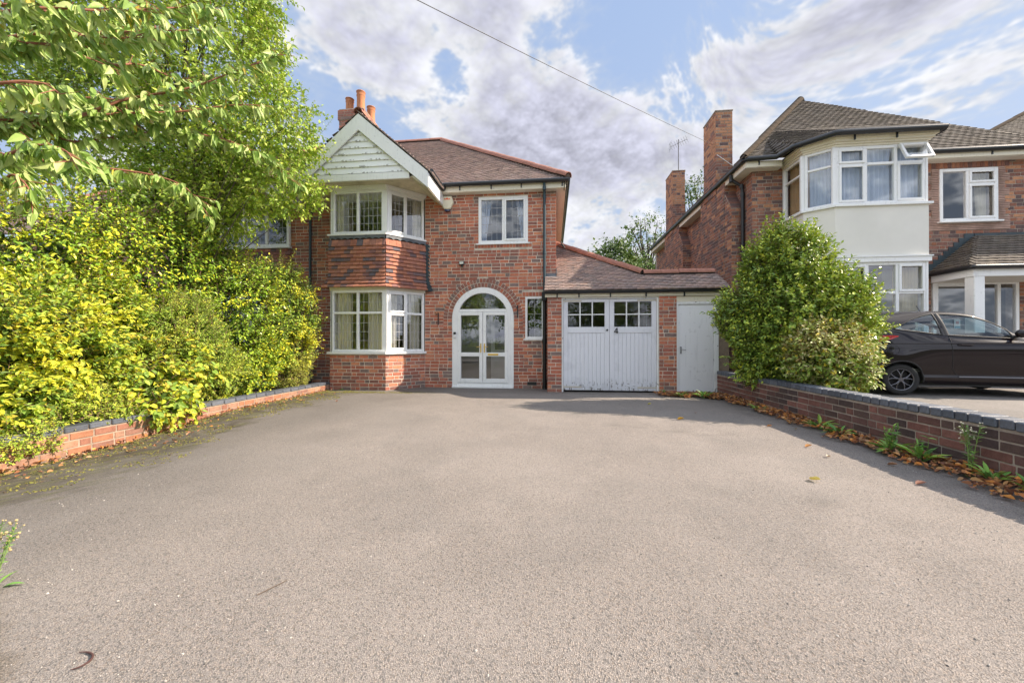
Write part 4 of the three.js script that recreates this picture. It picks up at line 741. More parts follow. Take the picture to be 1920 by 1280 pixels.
// ---------------------------------------------------------------- the attached half on the left, mostly behind the trees
const semi = thing('semi_detached_house', 'attached red brick house on the left, half hidden by the trees', 'house', [-9.5, 0, MZ]);
{
  const w = new G(); w.box(-12.9, -.1, -17.2, -12.65, 5.06, MZ).box(-12.65, -.1, MZ - .25, -9.6, 5.06, MZ).box(-7.0, -.1, MZ - .25, -6.47, 5.06, MZ).box(-9.6, -.1, MZ - .25, -7.0, .9, MZ).box(-9.6, 2.45, MZ - .25, -7.0, 3.7, MZ).box(-12.9, -.1, -17.45, -6.47, 5.06, -17.2);
  const wall = w.put(semi, 'wall', M.mortar), b = [];
  const H = holesOf(rectHole(-9.6, -6.98, .9, 2.45), rectHole(-9.6, -6.98, 3.7, 5.0));
  layBricks(b, frame([0, 0, MZ], [1, 0, 0]), -12.9, -6.46, .003, 5.05, { holes: H, seed: 71 });
  scatterPieces(wall, 'brick', 'brickwork', b, brickS, 'house', copyMat.brick, 0, rng(72));
  new G().box(-12.65, 2.55, -17.2, -6.47, 2.7, MZ - .25).box(-12.65, 5.0, -17.2, -6.47, 5.05, MZ - .25).box(-12.65, -.1, -12.2, -6.47, 5, -12.1).put(semi, 'floor', M.room);
  makeWindow(semi, frame([-9.6, 3.72, MZ + .06], [1, 0, 0]), 2.62, 1.24, [.66, 1.3, 1.96], [], { lead: [.13, .2], f: .075, sill: [.04, .04, .06] });
  makeWindow(semi, frame([-9.6, .92, MZ + .06], [1, 0, 0]), 2.62, 1.5, [.66, 1.3, 1.96], [.95], { lead: [.13, .2], f: .07, sill: [.04, .04, .06] });
  const t = []; for (let k = 0; k < 13; k++) { const y = 2.46 + k * .095; for (let i = 0; i < 16; i++) { const c = V(-9.6 + (i + (k % 2) * .5) * .165, y, MZ + .03); t.push({ m: basis(c, V(1, 0, 0), V(0, 1, 0), V(0, 0, 1)), d: 0 }); } }
  scatterPieces(semi, 'hung_tile', 'hung_tiles', t, tileGs, 'clay', copyMat.tile, 0, rng(73));
  const AX = -8.35, AY = 6.44, EX = 1.66, EY = 5.02, sl = (AY - EY) / EX, GF = -8.2, P = .797, EZ = -9.14, EYM = 5.13, RD = 4.46, RY = EYM + P * RD, cosP = 1 / Math.hypot(1, P), LX = -13.27;
  for (const s of [-1, 1]) { const pts = [[AX, AY], [AX + s * EX, AY - sl * EX], [AX + s * EX, AY - sl * EX - .36], [AX, AY - .375]]; new G().prism(s > 0 ? [...pts].reverse() : pts, GF, GF + .035).put(semi, 'barge_board', M.paint); }
  for (let y = 5.07; y < 6.02; y += .15) { const h = (yy) => Math.max(0, (AY - .36 - yy) / sl) + .04; new G().quad([AX - h(y), y, GF - .028], [AX + h(y), y, GF - .028], [AX + h(y + .16), y + .16, GF - .05], [AX - h(y + .16), y + .16, GF - .05]).put(semi, 'weatherboard', M.peel); }
  new G().box(AX - 1.6, 4.955, MZ, AX + 1.6, 4.968, GF - .06).put(semi, 'soffit', M.soffit);
  new G().prism([[AX + EX + .0, 4.64], [AX + EX + .02, 4.64], [AX + EX + .02, 5.0], [AX + EX, 5.0]], MZ, GF).put(semi, 'fascia', M.paint);
  const und = new G(); und.quad([LX, EYM, EZ], [-6.45, EYM, EZ], [-6.45, RY, EZ - RD], [LX + RD, RY, EZ - RD]).tri([LX, EYM, EZ - 2 * RD], [LX, EYM, EZ], [LX + RD, RY, EZ - RD]).quad([-6.45, EYM, EZ - 2 * RD], [LX, EYM, EZ - 2 * RD], [LX + RD, RY, EZ - RD], [-6.45, RY, EZ - RD]);
  const gz = (y) => EZ - (y - EYM) / P; for (const s of [-1, 1]) und.tri([AX, AY + .02, GF + .02], [AX, AY + .02, gz(AY)], [AX + s * (EX + .05), EY - .03, GF + .02]).tri([AX + s * (EX + .05), EY - .03, GF + .02], [AX, AY + .02, gz(AY)], [AX + s * (EX + .05), EY - .03, EZ]);
  und.put(semi, 'roof', M.under);
  const tiles = [], val = (AY - EYM) / P; layTiles(tiles, [0, EYM, EZ], [1, 0, 0], [0, P, -1], [[LX, 0], [AX - EX, 0], [AX, val / cosP], [AX + EX, 0], [-6.45, 0], [-6.45, RD / cosP], [LX + RD, RD / cosP]], { seed: 74 });
  const gl = Math.hypot(1, sl); layTiles(tiles, [AX + EX + .09, AY - sl * (EX + .09) + .02, GF + .05], [0, 0, -1], [-1, sl, 0], [[0, 0], [.98, 0], [2.7, (EX + .09) * gl], [0, (EX + .09) * gl]], { seed: 75 });
  scatterPieces(semi, 'roof_tile', 'roof_tiles', tiles, tileGs, 'roof', copyMat.tile, 0, rng(76));
  ridgeTiles(semi, [LX, EYM + .03, EZ], [LX + RD, RY + .02, EZ - RD], .115, .45, M.ridge, 8); ridgeTiles(semi, [LX + RD, RY + .03, EZ - RD], [-6.5, RY + .03, EZ - RD], .115, .45, M.ridge, 9); ridgeTiles(semi, [AX, AY + .03, GF + .06], [AX, AY + .03, gz(AY)], .11, .45, M.ridge, 10);
  gutter(semi, [[AX + EX + .07, 5.02, -9.18], [AX + EX + .07, 5.03, GF + .02]], .05);
}
// ---------------------------------------------------------------- a further house on the left, only its roof and gable seen through leaves
const far = thing('far_house', 'distant house at the far left whose pinkish tiled roof shows through the leaves', 'house', [-19, 0, -13.5]);
{
  const b = []; const w = new G().box(-25, -.1, -19, -16, 5.3, -12.6).put(far, 'wall', M.mortar); layBricks(b, frame([0, 0, -12.6], [1, 0, 0]), -25, -16, 0, 5.3, { seed: 81, holes: holesOf(rectHole(-21.6, -19.8, 3.4, 4.7)) }); scatterPieces(w, 'brick', 'brickwork', b, brickS, 'house', copyMat.brick, 0, rng(82));
  makeWindow(far, frame([-21.6, 3.4, -12.55], [1, 0, 0]), 1.8, 1.3, [.6, 1.2], [.9], {});
  const P = .8, EZ = -12.3, EY = 5.35, RD = 3.6, u = new G(); u.quad([-25.4, EY, EZ], [-15.6, EY, EZ], [-15.6 - RD, EY + P * RD, EZ - RD], [-25.4 + RD, EY + P * RD, EZ - RD]).tri([-15.6, EY, EZ], [-15.6, EY, EZ - 2 * RD], [-15.6 - RD, EY + P * RD, EZ - RD]); u.put(far, 'roof', M.under);
  const t = [], c = Math.hypot(1, P); layTiles(t, [0, EY, EZ], [1, 0, 0], [0, P, -1], [[-25.4, 0], [-15.6, 0], [-15.6 - RD, RD * c], [-25.4 + RD, RD * c]], { seed: 83 }); layTiles(t, [-15.6, EY, EZ], [0, 0, -1], [-1, P, 0], [[0, 0], [2 * RD, 0], [RD, RD * c]], { seed: 84 });
  scatterPieces(far, 'roof_tile', 'roof_tiles', t, tileGs, 'roof', copyMat.tile, 0, rng(85));
  ridgeTiles(far, [-15.6, EY + .03, EZ], [-15.6 - RD, EY + P * RD + .03, EZ - RD], .13, .45, M.ridge, 11); ridgeTiles(far, [-15.6 - RD, EY + P * RD + .03, EZ - RD], [-25.4 + RD, EY + P * RD + .03, EZ - RD], .13, .45, M.ridge, 12);
}
// ---------------------------------------------------------------- the neighbour's house on the right
const nb = thing('neighbour_house', 'brick house on the right with white rendered bay, two tall chimneys and a tiled porch', 'house', [8, .25, -9.68]);
{
  const NX = 4.87, NZ = -9.68, w = new G(), bricks = [];
  const H = holesOf(rectHole(5.56, 7.79, -1, 5.32), rectHole(8.92, 10.18, 3.92, 5.2), rectHole(8.78, 10.6, -1, 2.62), (v0, v1) => { const y = (v0 + v1) / 2; if (y < 3.74 || y > 5.45) return []; if (y < 3.905 || y > 5.19) return [[8.72, 10.40]]; const o = Math.floor((y - 3.905) / .16) % 2 ? 0 : .09; return [[8.785 - o * .9, 10.305 + o]]; });
  const sh = new THREE.Shape([[NX, -.1], [5.56, -.1], [5.56, 5.3], [7.79, 5.3], [7.79, -.1], [8.8, -.1], [8.8, 2.58], [10.58, 2.58], [10.58, -.1], [14.5, -.1], [14.5, 5.5], [NX, 5.5]].map((a) => new THREE.Vector2(...a)));
  sh.holes.push(new THREE.Path([[8.95, 3.95], [8.95, 5.17], [10.15, 5.17], [10.15, 3.95]].map((a) => new THREE.Vector2(...a))));
  w.add(new THREE.ExtrudeGeometry(sh, { depth: .25, bevelEnabled: false }), new THREE.Matrix4().makeTranslation(0, 0, NZ - .25));
  w.box(NX, -.1, -18, NX + .25, 5.5, NZ - .25).box(NX, -.1, -18.25, 14.5, 5.5, -18).box(14.25, -.1, -18, 14.5, 5.5, NZ - .25);
  const br = [[-10.5, -12.1], [-14.1, -15.8]]; // chimney breasts on the side wall (z ranges), with sloped shoulders to the front
  for (const [a, b] of br) { w.box(4.585, -.1, b, NX, 5.42, a); w.at(new THREE.Matrix4().makeRotationY(-Math.PI / 2)).prism([[a, -.1], [a + .36, -.1], [a + .36, 4.62], [a, 5.12]], -NX, -4.60).at(null); }
  const wall = w.put(nb, 'wall', M.mortarG);
  const fr = frame([0, 0, NZ], [1, 0, 0]), fs = frame([NX, 0, 0], [0, 0, 1]), C = { tones: 'nb', flemish: true };
  layBricks(bricks, fr, NX, 14.5, .25, 5.46, { ...C, holes: H, seed: 91 });
  const shoulder = (a, b) => (v0, v1) => [[b, a + (v1 < 4.62 ? .36 : v1 < 5.12 ? .36 * (5.12 - v1) / .5 : 0)]];
  layBricks(bricks, fs, -18, NZ, .25, 5.46, { ...C, holes: holesOf(...br.map(([a, b]) => shoulder(a, b))), seed: 92 });
  for (const [a, b] of br) {
    layBricks(bricks, frame([4.585, 0, 0], [0, 0, 1]), b, a, .25, 5.42, { ...C, seed: 93 });
    layBricks(bricks, frame([4.60, 0, 0], [0, 0, 1]), a, a + .36, .25, 5.1, { ...C, seed: 94, holes: (v0, v1) => (v1 > 4.62 ? [[a + .36 * (5.12 - v1) / .5, a + 1]] : []) });
    layBricks(bricks, frame([0, 0, a + .36], [1, 0, 0]), 4.60, NX, .25, 4.62, { ...C, seed: 95 });
    for (let k = 0; k < 7; k++) { const t = (k + .5) / 7, c = V(4.735, lerp(4.62, 5.12, t), a + lerp(.36, 0, t) + .01); bricks.push({ m: basis(c, V(1, 0, 0), V(0, .81, -.585), V(0, .585, .81)).scale(V(.27 / BL, .078 / BH, 1)), d: c.distanceTo(CAM), t: [3, 7, 2][k % 3] }); }
    layBricks(bricks, frame([0, 0, a], [1, 0, 0]), 4.585, NX, 5.1, 5.42, { ...C, seed: 96 });
  }
  scatterPieces(wall, 'brick', 'brickwork', bricks, brickS, 'nb', copyMat.brick, 300, rng(97));
  new G().box(NX + .25, 2.75, -18, 14.25, 2.9, NZ - .25).box(NX + .25, 5.4, -18, 14.25, 5.45, NZ - .25).box(NX + .25, .2, -13.1, 14.25, 5.4, -13.0).box(NX + .25, .1, -18, 14.25, .24, NZ - .25).box(8.3, .2, -13, 8.4, 5.4, NZ - .26).put(nb, 'floor', M.room);
  // chimney stacks
  for (const [z0, z1, yb, yt, seed] of [[-10.98, -11.80, 5.3, 7.62, 1], [-14.72, -15.56, 5.3, 7.66, 2]]) {
    const c = node(nb, 'chimney'), cb = [], x0 = 4.565, x1 = 5.01; new G().box(x0, yb, z1, x1, yt, z0).put(c, 'chimney_core', M.mortarG);
    const tone = (p, r) => (p.y > yt - 1.25 && r() < .6 ? 6 : Math.floor(r() * 10));
    layBricks(cb, frame([0, 0, z0], [1, 0, 0]), x0, x1, yb, yt, { ...C, seed: 101 + seed, tone }); layBricks(cb, frame([x0, 0, 0], [0, 0, 1]), z1, z0, yb, yt, { ...C, seed: 103 + seed, tone });
    scatterPieces(c, 'brick', 'brickwork', cb, brickS, 'nb', copyMat.brick, 0, rng(98)); new G().box(x0 - .02, yt, z1 - .02, x1 + .02, yt + .035, z0 + .02, .008).put(c, 'coping_slab', M.mortarG);
    const fl = new G(); for (let k = 0; k < 5; k++) { const x = 4.60 + k * .082; fl.box(x, 5.46 + (x - 4.57), z0 + .006, x + .12, 5.62 + (x - 4.57), z0 + .014 + k * .0006); } fl.put(c, 'lead_flashing', M.lead);
  }
  // bay: plan A-B-C-D, windows over a rendered apron
  const A = [5.56, NZ], B = [5.57, -8.94], Cc = [6.0, -8.62], D = [7.79, -8.62], PL = [A, B, Cc, D, [7.79, NZ]];
  const facets = [[A, B], [B, Cc], [Cc, D], [D, [7.79, NZ]]], M4 = new THREE.Matrix4().makeRotationX(-Math.PI / 2);
  const grow = (o) => PL.map(([x, z], i) => [x + (i < 2 ? -o : i === 2 ? -o * .35 : o), z + (i === 0 || i === 4 ? 0 : i === 1 ? o * .3 : o)]);
  const pr = (g, o, y0, y1) => { g.at(M4).prism(grow(o).map(([x, z]) => [x, -z]), y0, y1).at(null); return g; };
  pr(new G(), 0, 2.97, 4.03).put(nb, 'rendered_apron', M.render);
  pr(new G(), .05, 4.03, 4.075).put(nb, 'window_sill', M.upvc);
  { const g = new G(); pr(g, .0, 5.315, 5.36); pr(g, .03, 5.361, 5.40); pr(g, .07, 5.401, 5.45); pr(g, .11, 5.451, 5.50); g.put(nb, 'bay_eaves', M.cream); }
  { const g = new G(); pr(g, .05, 2.945, 2.97); pr(g, .03, 2.845, 2.944); g.put(nb, 'lower_cornice', M.upvc); }
  pr(new G(), 0, .1, 1.15).put(nb, 'bay_base', M.render);
  const ffr = (p, q) => frame([p[0], 0, p[1]], [q[0] - p[0], 0, q[1] - p[1]]), T = (f, x, y, z) => f.clone().multiply(new THREE.Matrix4().makeTranslation(x, y, z)), ln = (p, q) => Math.hypot(q[0] - p[0], q[1] - p[1]);
  const [f0, f1, f2] = facets.map(([p, q]) => ffr(p, q));
  makeWindow(nb, T(f0, .02, 4.076, -.05), ln(A, B) - .03, 1.238, [], [.86], { f: .05 });
  makeWindow(nb, T(f1, .02, 4.076, -.05), ln(B, Cc) - .03, 1.238, [], [.86], { f: .055 });
  makeWindow(nb, T(f2, .03, 4.076, -.05), ln(Cc, D) - .05, 1.238, [.58, 1.16], [.86], { f: .065, sash: [[0, 0], [0, 1], [2, 0]], open: [2, 1] });
  // the top light standing open on its stay
  { const o = T(f2, 1.22, 5.29, -.01).multiply(new THREE.Matrix4().makeRotationX(-.42)), s = node(nb, 'open_top_light'), w2 = .53, h2 = .40, g = new G().at(o); g.box(0, -h2, 0, .05, 0, .05, .005).box(w2 - .05, -h2, 0, w2, 0, .05, .005).box(.05, -.05, 0, w2 - .05, 0, .049, .005).box(.05, -h2, 0, w2 - .05, -h2 + .05, .049, .005); g.put(s, 'sash', M.upvc); new G().at(o).quad([.05, -h2 + .05, .02], [w2 - .05, -h2 + .05, .02], [w2 - .05, -.05, .02], [.05, -.05, .02]).put(s, 'pane', M.glass); }
  { const q = (...a) => new G().box(...a).put(nb, 'corner_post', M.upvc); for (const [p] of facets.slice(1, 3)) q(p[0] - .045, 4.076, p[1] - .06, p[0] + .03, 5.314, p[1] - .005, .008); q(D[0] - .05, 4.076, D[1] - .07, D[0] - .003, 5.314, D[1] - .004, .006); q(A[0], 4.076, A[1], A[0] + .05, 5.314, A[1] + .06, .006); q(7.74, 4.076, NZ, 7.787, 5.314, D[1] - .071); }
  makeWindow(nb, T(f2, .03, 1.15, -.05), ln(Cc, D) - .05, 1.695, [.60, 1.18], [1.05], { f: .065, sash: [[2, 1], [0, 1]] });
  makeWindow(nb, T(f1, .02, 1.15, -.05), ln(B, Cc) - .03, 1.695, [], [1.05], { f: .055 });
  { const q = (...a) => new G().box(...a).put(nb, 'corner_post', M.upvc); q(D[0] - .05, 1.15, D[1] - .07, D[0] - .003, 2.844, D[1] - .004, .006); q(7.74, 1.15, NZ, 7.787, 2.844, D[1] - .071); q(Cc[0] - .045, 1.15, Cc[1] - .06, Cc[0] + .03, 2.844, Cc[1] - .005, .008); }
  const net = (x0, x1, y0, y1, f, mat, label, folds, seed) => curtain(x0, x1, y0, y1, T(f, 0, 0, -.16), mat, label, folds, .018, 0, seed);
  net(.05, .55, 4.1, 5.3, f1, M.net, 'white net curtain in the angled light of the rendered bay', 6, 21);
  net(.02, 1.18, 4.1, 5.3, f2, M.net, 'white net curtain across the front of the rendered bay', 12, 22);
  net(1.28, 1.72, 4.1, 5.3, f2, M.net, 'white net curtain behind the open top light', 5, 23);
  net(.05, .70, 4.1, 5.3, f0, M.curtainB, 'brown curtain in the narrow side light of the rendered bay', 6, 24);
  net(1.22, 1.72, 1.2, 2.8, f2, M.curtainG, 'ochre curtain in the lower bay window behind the car', 7, 25);
  // first-floor window in its tiled surround
  makeWindow(nb, frame([8.95, 3.95, NZ + .0], [1, 0, 0]), 1.2, 1.22, [.58], [.86], { f: .07, noRow: [0], sash: [[1, 0], [1, 1]], sill: [.05, .04, .10] });
  curtain(.86, 1.14, 3.98, 5.14, frame([8.95, 0, NZ - .16], [1, 0, 0]), M.curtain, 'cream striped curtain in the first-floor window above the porch', 6, .02, -.3, 26);
  { const sr = node(nb, 'tile_surround'), g = new G(), put1 = (x0, x1, y0, y1) => { for (let y = y0; y < y1 - .012; y += .0385) g.box(x0, y, NZ + .001, x1, y + .026, NZ + .024 + .006 * Math.sin(y * 977)); };
    put1(8.72, 10.40, 3.755, 3.90); for (let k = 0; k < 8; k++) { const y = 3.905 + k * .16, o = k % 2 ? .0 : .09; put1(8.79 - o * .9, 8.948, y, y + .155); put1(10.152, 10.30 + o, y, y + .155); } g.put(sr, 'edge_tiles', M.quoin).userData.kind = 'stuff'; rowlocksNb(sr); }
  function rowlocksNb(sr) { const l = []; rowlocks(l, fr, 8.72, 10.40, 5.19, .24, { seed: 106 }); scatterPieces(sr, 'brick', 'bricks', l, brickS, 'nb', copyMat.brick, 40, rng(107)); }
  // porch: hipped tiled roof on a white post, door and side light behind
  const PY = 2.72, PT = 3.60, PF = -8.74, X0 = 8.71, pt = [];
  const hx = X0 + .66; // hip meets the wall here
  new G().poly([[X0, PY, PF], [14, PY, PF], [14, PT, NZ], [hx + .35, PT, NZ]]).poly([[X0, PY, NZ], [X0, PY, PF], [hx + .35, PT, NZ]]).put(nb, 'porch_roof', M.under);
  const pd = NZ - PF, sF = [0, PT - PY, pd], cF = Math.hypot(PT - PY, pd); layTiles(pt, [0, PY, PF], [1, 0, 0], sF, [[X0, -.03], [14, -.03], [14, cF], [hx + .35, cF], [X0, 0]], { tones: 'nbRoof', seed: 108 });
  const dx = hx + .35 - X0, cL = Math.hypot(PT - PY, dx); layTiles(pt, [X0, PY, NZ], [0, 0, 1], [dx, PT - PY, 0], [[0, -.03], [-pd, -.03], [-pd, 0], [0, cL]], { tones: 'nbRoof', seed: 109 });
  scatterPieces(nb, 'porch_tile', 'porch_tiles', pt, tileGs, 'nbRoof', copyMat.tile, 150, rng(110));
  { const g = new G(); for (let k = 0; k < 9; k++) { const t = k / 9; g.box(lerp(X0, hx + .30, t) - .10, lerp(PY, PT, t), NZ + .004, lerp(X0, hx + .35, t) + .14, lerp(PY, PT, t) + .16, NZ + .016 + k * .0006); } g.box(hx + .3, PT - .02, NZ + .004, 14, PT + .06, NZ + .03); g.put(nb, 'lead_flashing', M.leadD); }
  gutter(nb, [[X0 - .05, PY - .01, NZ + .02], [X0 - .05, PY, PF + .03], [X0 - .02, PY, PF + .06], [14, PY, PF + .06]], .05, M.black);
  new G().box(X0 + .02, PY - .19, NZ + .06, X0 + .05, PY - .03, PF, .004).box(X0 + .05, PY - .19, PF - .03, 14, PY - .03, PF, .004).put(nb, 'porch_beam', M.upvc);
  new G().box(X0 + .06, PY - .192, NZ, 14, PY - .18, PF - .03).put(nb, 'porch_ceiling', M.soffitW);
  new G().box(X0 + .04, .25, PF - .20, X0 + .24, PY - .19, PF - .005, .01).put(nb, 'porch_post', M.upvc);
  makeWindow(nb, frame([8.82, .27, NZ - .02], [1, 0, 0]), .90, 2.29, [], [], { f: .11 });
  makeWindow(nb, frame([9.76, .27, NZ - .02], [1, 0, 0]), .82, 2.29, [.42], [], { f: .07 });
  new G().box(8.80, .26, NZ - 1.2, 8.85, 2.7, NZ - .25).box(8.8, .26, NZ - 1.2, 10.7, 2.7, NZ - 1.15).put(nb, 'inner_wall', std(.3, .29, .26, .9));
  const card = thing('window_card', 'small white notice with a pink badge inside the porch glass', 'notice', [9.33, 1.55, NZ]);
  new G().box(9.27, 1.48, NZ - .012, 9.40, 1.68, NZ - .006).put(card, 'paper', std(.75, .76, .76, .7)); new G().box(9.305, 1.58, NZ - .0055, 9.365, 1.645, NZ - .004).put(card, 'badge', std(.7, .35, .33, .7)); new G().box(9.28, 1.485, NZ - .0055, 9.39, 1.53, NZ - .004).put(card, 'print', std(.3, .5, .6, .7));
  // roofs
  const EY = 5.50, GX = 4.53, EZ = -9.40, AXX = 7.87, RD = 3.34, AYY = EY + RD, S2 = Math.SQRT1_2, tiles = [], und = new G();
  const RC = AXX + RD; // right-hand front corner
  und.tri([GX, EY, EZ], [RC, EY, EZ], [AXX, AYY, EZ - RD]).tri([GX, EY, -18.3], [GX, EY, EZ], [AXX, AYY, EZ - RD]).tri([AXX, AYY, EZ - RD], [AXX, AYY, -15], [GX, EY, -18.3]).tri([RC, EY, EZ], [RC + 1, EY, -15], [AXX, AYY, EZ - RD]).tri([AXX, AYY, EZ - RD], [RC + 1, EY, -15], [AXX, AYY, -15]);
  // bay roof facets down from the main slope
  const bp = [[5.30, -9.35], [5.44, -8.90], [5.93, -8.47], [7.90, -8.47]], bt = [[5.31, 5.57, -9.36], [5.46, 6.24, -10.14], [5.95, 6.77, -10.67], [7.90, 6.77, -10.67]], bayF = [];
  for (let i = 0; i < 3; i++) { const p = [bp[i][0], 5.56, bp[i][1]], q = [bp[i + 1][0], 5.56, bp[i + 1][1]]; und.quad(p, q, bt[i + 1], bt[i]); bayF.push([p, q, bt[i + 1], bt[i]]); }
  und.tri([7.9, 5.56, -8.47], [7.9, 5.5, EZ], [7.9, 6.77, -10.67]);
  und.put(nb, 'roof', M.under);
  const tone = (c, r) => Math.floor(r() * 8);
  layTiles(tiles, [0, EY, EZ], [1, 0, 0], [0, 1, -1], [[GX, 0], [RC, 0], [AXX, RD / S2]], { tones: 'nbRoof', seed: 111, tone });
  layTiles(tiles, [GX, EY, 0], [0, 0, 1], [1, 1, 0], [[-18.3, 0], [EZ, 0], [EZ - RD, RD / S2], [-15, RD / S2]], { tones: 'nbRoof', seed: 112, tone });
  for (const [k, [p, q, t1, t0]] of bayF.entries()) { const O = V(...p), U = V(...q).sub(O), L = U.length(); U.normalize(); const mid = V(...t0).sub(O), N = U.clone().cross(V(...t1).sub(V(...q))).normalize(), S = N.clone().cross(U), loc = (a) => { const d = V(...a).sub(O); return [d.dot(U), d.dot(S)]; }; layTiles(tiles, p, U.toArray(), S.toArray(), [[0, -.02], [L, -.02], loc(t1), loc(t0)], { tones: 'nbRoof', seed: 115 + k, tone }); }
  scatterPieces(nb, 'roof_tile', 'roof_tiles', tiles, tileGs, 'nbRoof', copyMat.tile, 0, rng(116));
  ridgeTiles(nb, [GX, EY + .04, EZ + .02], [AXX, AYY + .03, EZ - RD], .085, .30, M.ridgeG, 13);
  ridgeTiles(nb, [AXX, AYY + .03, EZ - RD], [AXX, AYY + .03, -15], .11, .45, M.ridgeG, 14);
  // eaves: side gutter, front gutter, bay gutter
  new G().box(4.60, 5.32, -18, NX, 5.335, -15.86).box(4.60, 5.32, -14.05, NX, 5.335, -12.15).box(4.60, 5.32, -10.45, NX, 5.335, -9.44).put(nb, 'soffit', M.soffitW);
  new G().box(4.60, 5.33, -18, 4.622, 5.47, -9.45, .003).box(4.622, 5.33, -9.452, 5.42, 5.47, -9.43, .003).box(7.9, 5.33, -9.452, 14.5, 5.47, -9.43, .003).put(nb, 'fascia', M.cream);
  new G().box(4.622, 5.322, NZ, 5.44, 5.336, -9.452).box(7.8, 5.322, NZ, 14.5, 5.336, -9.452).put(nb, 'soffit', M.soffitW);
  gutter(nb, [[4.56, 5.50, -18], [4.56, 5.50, -9.45], [4.62, 5.50, -9.38], [5.25, 5.51, -9.36], [5.36, 5.51, -8.92], [5.88, 5.52, -8.44], [6.0, 5.52, -8.42], [7.93, 5.52, -8.42], [7.96, 5.52, -8.5], [7.96, 5.50, -9.36]], .058, M.gutter, [[6.3, 5.52, -8.5], [7.1, 5.52, -8.5], [4.9, 5.5, -9.43]]);
  gutter(nb, [[7.98, 5.48, -9.39], [14.5, 5.48, -9.39]], .058, M.gutter, [[8.6, 5.49, -9.43], [9.8, 5.49, -9.43]]);
  downpipe(nb, [[7.93, 5.42, -9.4], [7.90, 5.28, -9.42], [7.86, 5.18, NZ + .06], [7.86, 4.0, NZ + .06]], .04, M.black);
  downpipe(nb, [[4.56, 5.42, -10.07], [4.56, 5.30, -10.07], [4.79, 5.12, -10.02], [4.81, 4.9, -10.02], [4.81, 2.6, -10.02], [4.81, .2, -10.02]], .042, M.black);
}
// roof of the next house, cut by the right edge
{
  const t = thing('next_house', 'dark tiled roof rising at the right edge behind the hipped roof', 'house', [19.5, 0, -18]);
  new G().box(15.3, 0, -24, 25, 8.2, -16.2).put(t, 'wall', M.render);
  const E0 = [14.9, 8.26, -15.9], B0 = [22.1, 12.0, -18.8], S0 = [0, 3.74, -2.9], L0 = Math.hypot(3.74, 2.9), u = new G(); u.quad(E0, [27, 8.26, -15.9], [27, 12.0, -18.8], B0).tri([14.9, 8.26, -24], E0, B0); u.put(t, 'roof', M.under);
  const l = []; layTiles(l, [0, 8.26, -15.9], [1, 0, 0], S0, [[14.9, 0], [27, 0], [27, L0], [22.1, L0]], { tones: 'nbRoof', seed: 118 });
  scatterPieces(t, 'roof_tile', 'roof_tiles', l, tileGs, 'nbRoof', copyMat.tile, 0, rng(120));
  ridgeTiles(t, E0, B0, .10, .4, M.ridgeG, 15);
}
// aerial on the rear chimney, overhead wire, cable on the front chimney
{
  const t = thing('tv_aerial', 'television aerial on a thin mast on the rear chimney', 'aerial', [4.9, 7.69, -15.1]), g = new G();
  g.tube([[4.9, 7.6, -15.1], [4.9, 9.05, -15.1]], .014, 6); g.put(t, 'mast', M.iron);
  const b = new G(), dirs = [.86, 0, .5]; b.tube([[4.65, 8.86, -15.24], [5.18, 8.98, -14.95]], .009, 5); for (let i = 0; i < 8; i++) { const k = i / 7, x = lerp(4.66, 5.17, k), y = lerp(8.865, 8.975, k), z = lerp(-15.24, -14.95, k); b.tube([[x - .13, y + .02, z + .22], [x + .13, y - .02, z - .22]], .005, 4); b.tube([[x - .02, y - .09, z], [x + .02, y + .09, z]], .004, 4); } for (let k = -3; k <= 3; k++) b.tube([[4.63, 8.86 + k * .05, -15.4], [4.63, 8.86 + k * .05, -15.05]], .004, 4); b.put(t, 'antenna', M.tin);
  const w = [], a = V(-6.2, 6.9, 5.6), c = V(4.60, 6.78, -11.1); for (let i = 0; i <= 40; i++) { const k = i / 40; const p = a.clone().lerp(c, k); p.y -= .0 * k; w.push(p); }
  // straight, taut wire from a pole behind the camera to the front chimney
  const A = V(-1.34, 4.78, -3.88), Cc = V(4.60, 6.80, -11.2), dir = A.clone().sub(Cc), far2 = Cc.clone().addScaledVector(dir, 2.1), pts = []; for (let i = 0; i <= 48; i++) { const k = i / 48, p = Cc.clone().lerp(far2, k); p.y += -.12 * 4 * k * (1 - k) + .2515 * k; pts.push(p); }
  loose('overhead_wire', new G().tube(pts, .0045, 5).geo(), std(.05, .05, .055, .6), 'thin overhead telephone wire crossing the sky down to the front chimney', 'wire');
  loose('chimney_cable', new G().tube([[4.588, 6.85, -11.75], [4.588, 6.45, -11.1], [4.60, 6.40, -10.97], [4.95, 6.12, -10.966], [5.15, 5.98, -10.966]], .008, 5).geo(), M.upvc, 'pale cable slung down the brick face of the front chimney', 'cable');
}
